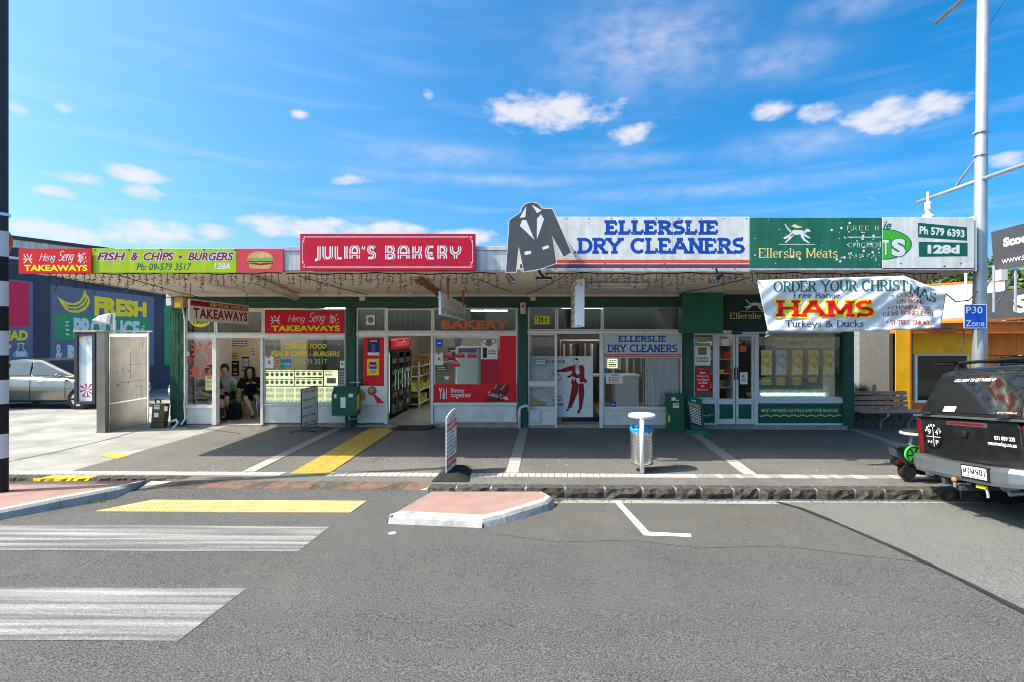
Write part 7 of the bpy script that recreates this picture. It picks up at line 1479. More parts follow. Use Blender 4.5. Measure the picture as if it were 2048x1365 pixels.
# charcoal awning fascia of the parlour, running towards the street at an angle
a, b_ = at(1951,590,12.4), at(2150,563,10.7); lo = at(1951,645,12.4), at(2150,632,10.7)
AW = thing('awning_sign','dark charcoal awning fascia with a large white S over the orange shopfront','shop sign',a); q = QC(a,b_,lo[1],lo[0]); MB().slab(q,0,1,0,1,-.06,0).build('fascia','charcoal_sign',AW); b = MB(); put(b,'SCOOP',sub(q,.415,1.6,.22,.80),.05,0,.003); b.build('lettering','letter_white',AW)
MB().hexa([lo[0],lo[1],Vector((lo[1].x,14.2,lo[1].z)),Vector((lo[0].x,14.2,lo[0].z))],[lo[0]+Vector((0,0,.05)),lo[1]+Vector((0,0,.05)),Vector((lo[1].x,14.2,lo[1].z+.05)),Vector((lo[0].x,14.2,lo[0].z+.05))]).build('soffit','timber_shade_trim',AW)
a, b_, c_, d_ = at(1982,465,11.0), at(2180,412,9.6), at(2180,512,9.6), at(1983,541,11.0); RS = thing('roof_sign','dark grey roof board with white Scoop lettering over the orange shop','shop sign',d_); q = QC(a,b_,c_,at(1988,545,11.0)); MB().slab(q,0,1,0,1,-.06,0).build('board','charcoal_sign',RS)
b = MB(); put(b,'Scoop',sub(q,.13,.47,.50,.78),.06,0,.003); put(b,'WWW.SCOOPANDCO',sub(q,.10,.80,.17,.27),.01,0,.003); b.build('lettering','letter_white',RS); b = MB(); b.rect(q,0,1,.0,.018,.003); b.build('edge_strip','liner_blue',RS)
for px,Y,h_ in ((1996,10.9,2.4),(2040,10.6,2.4)): p = at(px,540,Y); MB().tube([p+Vector((0,.1,.1)),(p.x,Y+.1,2.6)],.026,8).build('post','galv',RS); MB().tube([p+Vector((0,.1,-.05)),(p.x+.25,Y+.9,2.7)],.016,6).build('strut','galv',RS)
MB().box(at(1990,560,10.9).x,at(1990,560,10.9).x+.13,10.75,10.9,at(0,562,10.9).z,at(0,541,10.9).z).build('junction_box','white_paint',RS)
o = MB().tube([at(1932,545,12.6),at(1932,640,12.6)],.03,8).build('vent_pipe','white_paint',loc=at(1932,600,12.6)); tag(o,'thin white pipe standing in front of the white block wall left of the street pole','pipe')
# trees beyond
def tree(label, x, y, z0, h, r_, seed, n=5200, trunk=True):
    rr = random.Random(seed); t = thing('tree', label, 'tree', (x,y,z0), group='trees behind the shops'); b = MB(); b.tube([(0,0,0),(.1,.05,h*.3),(.0,.1,h*.55),(.2,0,h*.8)],[.28,.22,.15,.06],9)
    cl = []
    for i in range(26):
        a = rr.uniform(0,6.283); q = rr.uniform(.1,.85); c = Vector((r_*q*math.cos(a),r_*q*math.sin(a),h*(.38+.55*rr.random()**.8*(1-.35*q)))); s_ = rr.uniform(.16,.32)*r_; cl.append((c,s_)); 
        if i % 2 == 0: b.tube([(.05,.05,h*.35+rr.uniform(0,.2)*h),c*.55+Vector((0,0,h*.2)),c],[.09,.06,.02],6)
    b.build('trunk','bark',t,world=False); mb = MB()
    for i in range(n):
        c, s_ = cl[rr.randrange(len(cl))]; d = Vector((rr.gauss(0,1),rr.gauss(0,1),rr.gauss(0,1))).normalized()*s_*(rr.random()**.35); p = c+Vector((d.x*1.25,d.y*1.25,d.z*.8))
        u = Vector((rr.gauss(0,1),rr.gauss(0,1),rr.gauss(0,.5))).normalized(); v = u.cross(Vector((rr.gauss(0,1),rr.gauss(0,1),rr.gauss(0,1)))).normalized(); k = rr.uniform(.045,.09); mm = 0 if rr.random() < .55 else (1 if rr.random() < .6 else 2)
        mb.add([p-u*k*1.6,p+v*k*.7,p+u*k*1.6,p-v*k*.7],[(0,1,2,3)],mm)
    o = mb.build('crown',['leaf','leaf_light','leaf_dark'],t,world=False); return t
tree('dense leafy tree rising directly behind the white block wall',14.8,19.5,-.4,5.4,3.2,11,7000)
tree('leafy tree standing behind the charcoal Scoop roof board',19.3,20.5,-.6,6.1,3.4,12,6500)
tree('tree showing between the veranda end and the street pole over the white wall',17.0,22.5,-.6,6.6,2.6,13,5000)
tree('farthest tree of the row peeping past the right end of the white wall',22.5,21.5,-.6,5.8,3.2,14,4500)
tree('low tree seen through the gap under the veranda end above the white wall',13.9,21.5,-.5,5.0,2.4,15,4500)
# ------------------------------------------------------------------ vehicles
def wheel(root, x, y, r_=.33, w_=.21, rim='stainless_clean', side=1, dz=0.):
    o = MB(); prof = [(r_*.62,-w_/2),(r_*.93,-w_/2),(r_,-w_*.36),(r_,w_*.36),(r_*.93,w_/2),(r_*.62,w_/2)]; o.lathe(prof,(x,y,r_+dz),32,axis='y'); t = o.build('tyre','tyre',root,world=False,smooth=False)
    b = MB(); b.lathe([(r_*.60,-w_*.505),(r_*.60,w_*.505)],(x,y,r_+dz),28,axis='y'); b.lathe([(r_*.12,-w_*.54),(r_*.12,w_*.54)],(x,y,r_+dz),12,axis='y')
    b.build('rim',rim,root,world=False); b = MB()
    for k in range(6):
        a = k*math.pi/3; d = Vector((math.cos(a),0,math.sin(a))); n = Vector((-math.sin(a),0,math.cos(a)))*.035; c = Vector((x,y+side*w_*.515,r_+dz)); b.add([c+d*.04-n,c+d*r_*.62-n*.7,c+d*r_*.62+n*.7,c+d*.04+n],[(0,1,2,3)])
    b.build('rim_slots','black',root,world=False)
def sedan(name, label, body, loc, rotz):
    T = thing(name, label, 'car', loc, (0,0,rotz)); hw = .89
    st = [(-2.3,.42,.72,.70),(-2.22,.30,.86,.80),(-2.0,.24,.95,.86),(-1.2,.22,.98,.89),(0,.22,.96,.90),(1.0,.22,.93,.89),(1.75,.24,.84,.86),(2.15,.28,.72,.80),(2.3,.38,.60,.66)]
    b = MB(); rings = []
    for x, z0, z1, w_ in st:
        P = [(w_*.72,z0),(w_*.97,z0+.10),(w_*1.0,(z0+z1)/2),(w_*.985,z1-.12),(w_*.93,z1-.03),(w_*.80,z1+.01),(0,z1+.035)]
        rings.append([Vector((x,y,z)) for y,z in P]+[Vector((x,-y,z)) for y,z in P[-2::-1]])
    n = len(rings[0]); b.v = [v for r_ in rings for v in r_]; b.f = [(i*n+k,i*n+k+1,(i+1)*n+k+1,(i+1)*n+k) for i in range(len(rings)-1) for k in range(n-1)]+[(i*n+n-1,i*n,(i+1)*n,(i+1)*n+n-1) for i in range(len(rings)-1)]+[tuple(range(n)),tuple(range(len(b.v)-1,len(b.v)-n-1,-1))]; b.m = [0]*len(b.f)
    o = b.build('body',body,T,world=False,smooth=True,fix=True)
    # greenhouse
    g = [(-1.75,.97,.74),(-1.05,1.38,.60),(-.45,1.45,.60),(.10,1.42,.60),(1.35,.93,.72)]
    pil = MB(); roof = MB(); n = len(g)
    for s_ in (1,-1):
        side = [Vector((x, s_*w_, z)) for x, z, w_ in g]; base = [Vector((-1.75,s_*.80,.95)),Vector((1.35,s_*.80,.92))]
        pil.add([base[0],base[1],side[3],side[2],side[1]],[(0,1,2,3,4) if s_ < 0 else (4,3,2,1,0)])
        def lerp(x, z): return Vector((x, s_*(.805-(z-.95)*.40), z))
        for pts in ([(-1.45,1.0),(-1.02,1.30),(-.78,1.33),(-.78,1.0)],[(-.72,1.0),(-.72,1.34),(-.15,1.375),(-.08,1.0)],[(-.02,1.0),(-.08,1.375),(.12,1.36),(1.02,.99)]):
            q_ = MB(); q_.add([lerp(x,z)+Vector((0,s_*.006,0)) for x,z in pts],[tuple(range(4)) if s_ > 0 else (3,2,1,0)]); q_.build('side_window','car_glass',T,world=False)
        MB().box(-1.6,1.2,min(s_*.80,s_*.825),max(s_*.80,s_*.825),.965,.985).build('window_trim','stainless_clean',T,world=False)
        for x in (-.75,.32): MB().box(x-.09,x+.07,min(s_*.875,s_*.905),max(s_*.875,s_*.905),.80,.825).build('door_handle','stainless_clean',T,world=False,bevel=.006)
        d = MB()
        for x in (-.72,.02,1.02): d.tube([(x,s_*.897,.95),(x+.01,s_*.905,.62),(x-.02,s_*.88,.32)],.006,4)
        d.build('door_gap','black',T,world=False)
        MB().ball((.92,s_*.97,1.0),(.07,.12,.075),10,7).build('wing_mirror',body,T,world=False,smooth=True)
    pil.add([Vector((g[0][0],.8,.95)),Vector((g[0][0],-.8,.95)),Vector((g[1][0],-g[1][2],g[1][1])),Vector((g[1][0],g[1][2],g[1][1]))],[(0,1,2,3)])
    pil.add([Vector((1.35,-.8,.92)),Vector((1.35,.8,.92)),Vector((g[3][0],g[3][2],g[3][1])),Vector((g[3][0],-g[3][2],g[3][1]))],[(0,1,2,3)]); pil.build('pillars',body,T,world=False)
    for a, c in ((1,2),(2,3)): roof.add([Vector((g[a][0],g[a][2],g[a][1])),Vector((g[a][0],-g[a][2],g[a][1])),Vector((g[c][0],-g[c][2],g[c][1])),Vector((g[c][0],g[c][2],g[c][1]))],[(0,1,2,3)])
    roof.build('roof',body,T,world=False)
    for (xa,za,wa,xb,zb3,wb,nm) in ((.18,1.39,.54,1.29,.965,.70,'windscreen'),(-1.08,1.36,.52,-1.68,1.01,.68,'rear_window')):
        e = .012 if nm == 'windscreen' else -.012; q_ = MB(); q_.add([(xa+e,wa,za+.01),(xa+e,-wa,za+.01),(xb+e,-wb,zb3+.01),(xb+e,wb,zb3+.01)],[(0,1,2,3)]); q_.build(nm,'car_glass',T,world=False)
    for s_ in (1,-1):
        MB().ball((2.08,s_*.66,.62),(.16,.15,.085),10,7).build('headlight','stainless_clean',T,world=False,smooth=True); MB().ball((-2.2,s_*.66,.76),(.08,.14,.08),10,7).build('tail_light','tail_red',T,world=False,smooth=True)
        for x in (-1.38,1.40): wheel(T,x,s_*.80,.325,.2,side=s_)
    MB().box(2.24,2.30,-.35,.35,.42,.56).build('grille','black',T,world=False,bevel=.01); return T
sedan('parked_car','silver four door sedan parked side on before the navy food mural','car_silver',(-14.75,15.75,gz(-14,15.75)),0)
sedan('parked_car','white car mostly hidden behind the takeaway corner pier','car_white',(-11.25,18.7,gz(-11,18.5)),-math.pi/2)
# black ute
UT = thing('ute','black utility truck with a canopy parked by the kerb, plate MTM901','ute',(5.04,6.47,rz(5.5,6.47)+.06),(R(-6.5),0,0))
def ub(nm, pts_b, pts_t, m_, bv=.02, par=None, sm=False): return MB().hexa(pts_b, pts_t).build(nm, m_, par or UT, world=False, bevel=bv)
def ubox(nm, x0,x1,y0,y1,z0,z1,m_,bv=.01,par=None): return MB().box(x0,x1,y0,y1,z0,z1).build(nm,m_,par or UT,world=False,bevel=bv)
HW = .90
# sides of the tray with round wheel arches, as one profile prism each
def side(y0, y1):
    pts = [(.20,.62),(.62,.55)] + [(1.22-.46*math.cos(R(a)), .42+.46*math.sin(R(a))) for a in range(15,166,15)] + [(1.86,.46),(3.78,.46)] + [(4.28-.46*math.cos(R(a)), .42+.46*math.sin(R(a))) for a in range(15,166,15)] + [(4.95,.45),(5.2,.55),(5.22,.85),(5.05,1.03),(3.65,1.13),(1.9,1.17),(.20,1.17)]
    MB().prism(pts, lambda a, b_, d=0.: Vector((a, d, b_)), y0, y1).build('body_side','car_black',UT,world=False,bevel=.025,fix=True)
side(-HW,-HW+.08); side(HW-.08,HW)
ubox('floor_pan',.3,5.0,-.8,.8,.52,.62,'black'); ub('bonnet',[(3.6,-.82,1.0),(5.15,-.82,.9),(5.15,.82,.9),(3.6,.82,1.0)],[(3.6,-.82,1.13),(5.0,-.8,1.04),(5.0,.8,1.04),(3.6,.82,1.13)],'car_black',.04)
ubox('grille',5.15,5.24,-.6,.6,.6,.95,'car_grey_metal'); ubox('front_bumper',5.1,5.34,-.9,.9,.38,.62,'car_black',.04)
ub('cab',[(1.95,-.82,1.12),(3.75,-.82,1.12),(3.75,.82,1.12),(1.95,.82,1.12)],[(2.0,-.66,1.74),(3.1,-.66,1.74),(3.1,.66,1.74),(2.0,.66,1.74)],'car_black',.05)
for s_ in (1,-1):
    q_ = MB(); q_.add([(2.08,s_*.822,1.17),(3.0,s_*.822,1.17),(2.95,s_*.70,1.64),(2.10,s_*.70,1.64)],[(0,1,2,3)]); q_.build('side_window','car_glass',UT,world=False); MB().box(3.2,3.36,min(s_*.85,s_*1.08),max(s_*.85,s_*1.08),1.14,1.32).build('wing_mirror','car_black',UT,world=False,bevel=.03)
    for x in (1.22,4.28): wheel(UT,x,s_*.78,.385,.26,'car_grey_metal',s_,-.012 if s_ > 0 else -.128)
    ubox('headlight',5.0,5.2,s_*.62-.15,s_*.62+.15,.84,.98,'stainless_clean',.03)
q_ = MB(); q_.add([(3.2,-.62,1.70),(3.2,.62,1.70),(3.8,.78,1.16),(3.8,-.78,1.16)],[(0,1,2,3)]); q_.build('windscreen','car_glass',UT,world=False)
# tailgate
tg = MB(); prof = [(-.79,.635),(.79,.635),(.79,1.10),(.75,1.155),(.42,1.165),(.34,1.15),(-.34,1.15),(-.42,1.165),(-.75,1.155),(-.79,1.10)]
TG = tg.prism(prof, lambda a, b_, d=0.: Vector((.24-d, -a, b_)), 0, .07).build('tailgate','car_black',UT,world=False,bevel=.018,fix=True)
TQ = lambda a0,a1,z0,z1,x=.168: QC((x,a0,z1),(x,a1,z1),(x,a1,z0),(x,a0,z0))
MB().slab(TQ(.27,-.30,1.085,1.118,.166),0,1,0,1,-.01,.012).build('brake_light','tail_red',TG,world=False,bevel=.006)
MB().slab(TQ(.30,-.34,1.075,1.128,.167),0,1,0,1,-.01,.003).build('trim','stainless_clean',TG,world=False)
MB().lathe([(.055,-.02),(.05,.0),(.02,.01)],(.166,0.0,.995),16,axis='x').build('handle','black',TG,world=False); MB().ball((.160,0.0,1.0),(.016,.034,.030),10,6).build('lock','stainless_clean',TG,world=False,smooth=True)
b = MB(); cy, cz_ = .56,.90
def ring(b, cy, cz, r0, r1, a0, a1, x=.166, n=24):
    for i in range(n):
        A0, A1 = R(a0+(a1-a0)*i/n), R(a0+(a1-a0)*(i+1)/n); b.add([(x,cy-r0*math.cos(A0),cz+r0*math.sin(A0)),(x,cy-r0*math.cos(A1),cz+r0*math.sin(A1)),(x,cy-r1*math.cos(A1),cz+r1*math.sin(A1)),(x,cy-r1*math.cos(A0),cz+r1*math.sin(A0))],[(0,1,2,3),(3,2,1,0)])
ring(b,cy,cz_,.148,.158,160,380); b.add([TQ(cy+.13,cy-.13,cz_-.004,cz_+.004,.166)(s,t) for s,t in ((0,0),(1,0),(1,1),(0,1))],[(0,1,2,3)]); b.add([TQ(cy+.004,cy-.004,cz_-.13,cz_+.13,.166)(s,t) for s,t in ((0,0),(1,0),(1,1),(0,1))],[(0,1,2,3)])
for i, ch in enumerate('WIRED UP'):
    if ch == ' ': continue
    a = R(150-i*17.5); px_, pz_ = cy-.155*math.cos(a), cz_+.155*math.sin(a); ux, uz = math.sin(a)*.016, math.cos(a)*.016
    # upright letters set round the top of the badge
    put(b, ch, TQ(px_+.014,px_-.014,pz_-.017,pz_+.017,.165), .03)
put(b,'9',TQ(cy+.10,cy+.04,cz_+.03,cz_+.10,.165),.0); put(b,'4',TQ(cy-.04,cy-.09,cz_+.03,cz_+.10,.165),.0); put(b,'N',TQ(cy+.11,cy+.03,cz_-.09,cz_-.05,.165),.0); put(b,'P',TQ(cy-.04,cy-.09,cz_-.10,cz_-.04,.165),.0)
b.build('badge_emblem','letter_white',TG,world=False)
b = MB(); put(b,'021 859 225',TQ(-.43,-.71,.945,.99,.165),.022); put(b,'getwiredup.co.nz',TQ(-.33,-.725,.865,.925,.165),.02); b.build('lettering','letter_white',TG,world=False)
for s_ in (1,-1):
    MB().hexa([(.19,s_*.795,.66),(.19,s_*.90,.66),(.34,s_*.902,.66),(.34,s_*.795,.66)] if s_ > 0 else [(.19,-.90,.66),(.19,-.795,.66),(.34,-.795,.66),(.34,-.902,.66)],[(.17,s_*.795,1.13),(.175,s_*.885,1.13),(.36,s_*.905,1.13),(.36,s_*.795,1.13)] if s_ > 0 else [(.175,-.885,1.13),(.17,-.795,1.13),(.36,-.795,1.13),(.36,-.905,1.13)]).build('tail_light','tail_red',UT,world=False,bevel=.015,fix=True)
    ubox('light_surround',.20,.38,min(s_*.735,s_*.90),max(s_*.735,s_*.90),.60,.66,'car_black',.01)
# bumper with a step, plate, tow ball
def bump(y0, y1, x0, z0, z1, m_='car_grey_metal'): ubox('bumper_section',x0,.22,y0,y1,z0,z1,m_,.022)
b = MB(); prof = [(.92,.26,.47,.63),(.90,.10,.455,.65),(.74,.02,.44,.655),(.50,.0,.425,.64),(.30,.0,.42,.63),(-.30,.0,.42,.63),(-.50,.0,.425,.64),(-.74,.02,.44,.655),(-.90,.10,.455,.65),(-.92,.26,.47,.63)]
for y,x,z0,z1 in prof: b.v += [Vector((x+.02,y,z0)),Vector((x,y,z0+.05)),Vector((x,y,z1-.05)),Vector((x+.03,y,z1)),Vector((.26,y*.98,z1)),Vector((.26,y*.98,z0))]
b.f = [(i*6+k,i*6+(k+1)%6,(i+1)*6+(k+1)%6,(i+1)*6+k) for i in range(len(prof)-1) for k in range(6)]+[(0,1,2,3,4,5),tuple(range(len(b.v)-1,len(b.v)-7,-1))]; b.m = [0]*len(b.f); BU = b.build('rear_bumper','car_grey_metal',UT,world=False,smooth=False,bevel=.012,fix=True)
ubox('plate_recess',-.008,.02,-.52,-.10,.462,.628,'black',.004,BU); ubox('number_plate',-.018,-.009,-.49,-.13,.485,.615,'letter_white',.003,BU)
b = MB(); penq(b,'MTM',QC((-.019,-.148,.597),(-.019,-.318,.597),(-.019,-.318,.520),(-.019,-.148,.520)),wv=.16,wh=.14,gap=.2,d=.001); put(b,'901',QC((-.019,-.335,.597),(-.019,-.472,.597),(-.019,-.472,.520),(-.019,-.335,.520)),.02,0,.001); b.build('plate_number','letter_black',BU,world=False); b = MB(); b.rect(QC((-.019,-.17,.512),(-.019,-.45,.512),(-.019,-.45,.495),(-.019,-.17,.495)),0,1,.2,.8,.001); b.build('plate_strip','coral',BU,world=False)
ubox('tow_bar',.02,.5,-.04,.04,.29,.34,'charcoal',.006); MB().box(.04,.16,.24,.30,.32,.44).build('tow_bracket','charcoal',UT,world=False); MB().tube([(-.02,.0,.33),(-.02,.0,.39)],.018,8).build('tow_pin','stainless_clean',UT,world=False); MB().ball((-.02,0,.42),.034,12,8).build('tow_ball','rust',UT,world=False,smooth=True)
ubox('trailer_plug',.06,.1,-.36,-.22,.36,.40,'yellow',.01); MB().tube([(.08,-.36,.36),(.08,-.37,.30),(.08,-.37,.27)],.016,6).build('hanging_bolt','galv',UT,world=False); MB().tube([(1.22,-.7,.385),(1.22,.7,.385)],.05,10).build('axle','charcoal',UT,world=False); MB().ball((1.22,0,.385),.14,12,8).build('differential','charcoal',UT,world=False,smooth=True)
MB().tube([(.12,-.62,.36),(.9,-.62,.42)],.03,10).build('exhaust','stainless',UT,world=False)
# canopy
CB, CT = 1.185, 1.775
Q4 = lambda z,x0,x1,w_: [(x0,-w_,z),(x1,-w_,z),(x1,w_,z),(x0,w_,z)]
CN = MB().hexa(Q4(CB,.17,1.94,.865),Q4(CT,.46,1.92,.69)).build('canopy','canopy_black',UT,world=False,bevel=.05)
MB().hexa(Q4(CT-.02,.44,1.92,.66),Q4(CT+.05,.60,1.85,.56)).build('canopy_roof','canopy_black',CN,world=False,bevel=.03)
def rear(y, z): f = (z-CB)/(CT-CB); return Vector((.17+.29*f-.004, y*(1-f*.19), z))
q = QC(rear(.80,1.70)-Vector((.004,0,0)),rear(-.80,1.70)-Vector((.004,0,0)),rear(-.80,1.235)-Vector((.004,0,0)),rear(.80,1.235)-Vector((.004,0,0)))
MB().slab(q,.0,1,0,1,0,.012).build('rear_window','car_glass',CN,world=False,bevel=.004)
b = MB(); put(b,'CALL NOW TO GET WIRED UP',sub(q,.22,.70,.85,.935),.015,.2,.015); put(b,'@GETWIREDUP',sub(q,.80,.97,.03,.07),.0,0,.015); b.build('lettering','letter_white',CN,world=False)
b = MB(); b.slab(q,.255,.385,.02,.165,.013,.015); b.build('sticker','paper',CN,world=False); b = MB(); b.rect(q,.265,.375,.115,.15,.0165); b.build('sticker_print','gold_letter',CN,world=False)
b = MB(); lines(b,sub(q,.26,.38,.03,.11),3,a0=.05,a1=.95,b0=0,b1=1,d=.017); b.build('sticker_text','letter_black',CN,world=False)
MB().hexa(Q4(CB-.018,.135,1.94,.89),Q4(CB+.008,.135,1.94,.89)).build('sill_rail','car_grey_metal',CN,world=False,bevel=.004)
for y in (.62,-.62): MB().hexa([(.10,y-.09,1.20),(.16,y-.09,1.20),(.16,y+.09,1.20),(.10,y+.09,1.20)],[(.12,y-.07,1.24),(.17,y-.07,1.24),(.17,y+.07,1.24),(.12,y+.07,1.24)]).build('latch','black',CN,world=False,bevel=.006)
for y in (.60,-.60):
    MB().hexa([(.30,y-.02,1.90),(1.9,y-.02,1.90),(1.9,y+.02,1.90),(.30,y+.02,1.90)],[(.30,y-.03,1.915),(1.9,y-.03,1.925),(1.9,y+.03,1.925),(.30,y+.03,1.915)]).build('roof_rack_bar','black',CN,world=False)
for x in (.62,1.6): MB().tube([(x,-.98,1.90),(x,.98,1.90)],.022,8).build('cross_bar','black',CN,world=False); [MB().hexa([(x-.06,y-.03,1.80),(x+.10,y-.03,1.80),(x+.10,y+.03,1.80),(x-.06,y+.03,1.80)],[(x-.02,y-.02,1.90),(x+.03,y-.02,1.90),(x+.03,y+.02,1.90),(x-.02,y+.02,1.90)]).build('rack_foot','black',CN,world=False,bevel=.006) for y in (.6,-.6)]
# motor scooter beyond the ute
SC = thing('motor_scooter','small black motor scooter with a bright green wheel cover and pale seat behind the ute','scooter',(5.42,7.85,gz(5.4)))
def soff(px, py, Y=7.8): p = at(px,py,Y); return p
MB().lathe([(.06,-.05),(.105,-.05),(.125,-.03),(.125,.03),(.105,.05),(.06,.05)],soff(1814,942,7.75),24,axis='y').build('tyre','tyre',SC); MB().lathe([(.055,-.04),(.055,.04)],soff(1814,942,7.75),14,axis='y').build('rim','galv',SC)
c = at(1827,909,7.62); MB().lathe([(.125,-.02),(.125,.02)],c,30,axis='y').build('wheel_cover','chair_green',SC)
b = MB()
for k in range(6): a = R(k*60+10); d = Vector((math.cos(a),0,math.sin(a))); n = Vector((-math.sin(a),0,math.cos(a)))*.008; e = c-Vector((0,.022,0)); b.add([e+d*.02-n,e+d*.115-n,e+d*.115+n,e+d*.02+n],[(0,1,2,3),(3,2,1,0)])
for i in range(24):
    A0, A1 = R(i*15), R(i*15+15); e = c-Vector((0,.022,0)); f = lambda r_,a: e+Vector((r_*math.cos(a),0,r_*math.sin(a))); b.add([f(.105,A0),f(.105,A1),f(.115,A1),f(.115,A0)],[(0,1,2,3),(3,2,1,0)])
b.build('cover_spokes','black',SC)
def sp_(pts, y0, y1, nm, m_, bv=.01): MB().prism([(at(x,y,7.8).x, at(x,y,7.8).z) for x,y in pts], lambda a, b_, d=0.: Vector((a,7.8-d,b_)), y0, y1).build(nm,m_,SC,bevel=bv,fix=True)
sp_([(1779,893),(1838,897),(1860,893),(1838,890),(1782,889)],-.12,.16,'rear_tray','black'); sp_([(1781,893),(1802,898),(1812,918),(1826,934),(1800,925),(1786,912)],-.08,.10,'mud_guard','charcoal'); sp_([(1786,917),(1796,920),(1825,937),(1845,941),(1870,945),(1870,951),(1836,948),(1800,938),(1785,930)],-.07,.08,'tail_panel','car_black'); sp_([(1788,916),(1796,918),(1793,928),(1786,925)],.081,.10,'reflector','tail_red',.004)
sp_([(1836,905),(1848,900),(1852,935),(1875,948),(1875,953),(1845,948),(1838,930)],-.1,.1,'leg_shield','white_paint',.02); sp_([(1850,935),(1935,948),(1940,962),(1860,955)],-.1,.1,'footboard','charcoal',.01); sp_([(1818,893),(1822,875),(1832,875),(1829,894)],-.03,.03,'seat_post','galv',.006)
p = at(1826,868,7.8); MB().lathe([(.12,-.02),(.175,.0),(.175,.02),(.15,.03)],p,26).build('seat_base','white_paint',SC,bevel=.004); MB().lathe([(.15,.03),(.14,.045),(.05,.055)],p,24).build('seat_pad','black',SC)
MB().lathe([(.06,-.05),(.105,-.05),(.125,-.03),(.125,.03),(.105,.05),(.06,.05)],at(1955,946,7.8),24,axis='y').build('tyre','tyre',SC); MB().tube([at(1940,950,7.8),at(1925,850,7.8),at(1915,835,7.8)],.03,8).build('steering_post','charcoal',SC)
# ------------------------------------------------------------------ people waiting in the takeaways
def skin(name, joints, edges, matn, parent, sub_=2, root=0):
    me = bpy.data.meshes.new(name); me.from_pydata([j[:3] for j in joints], edges, []); ob = bpy.data.objects.new(name, me); C.objects.link(ob); sk = ob.modifiers.new('s','SKIN'); 
    for i, j in enumerate(joints): v = me.skin_vertices[0].data[i]; v.radius = (j[3], j[4] if len(j) > 4 else j[3]); v.use_root = (i == root)
    sk.use_smooth_shade = True; s2 = ob.modifiers.new('u','SUBSURF'); s2.levels = sub_; s2.render_levels = sub_; bpy.context.view_layer.update()
    m2 = bpy.data.meshes.new_from_object(ob.evaluated_get(bpy.context.evaluated_depsgraph_get())); bpy.data.objects.remove(ob); m2.materials.clear(); m2.materials.append(M[matn]); m2.name = name
    o = bpy.data.objects.new(name, m2); C.objects.link(o); o.parent = parent; return o
def chain(js, es, pts, frm=None):
    i0 = len(js); js += pts; k = range(i0, len(js)-1); es += [(a, a+1) for a in k]
    if frm is not None: es.append((frm, i0))
    return len(js)-1
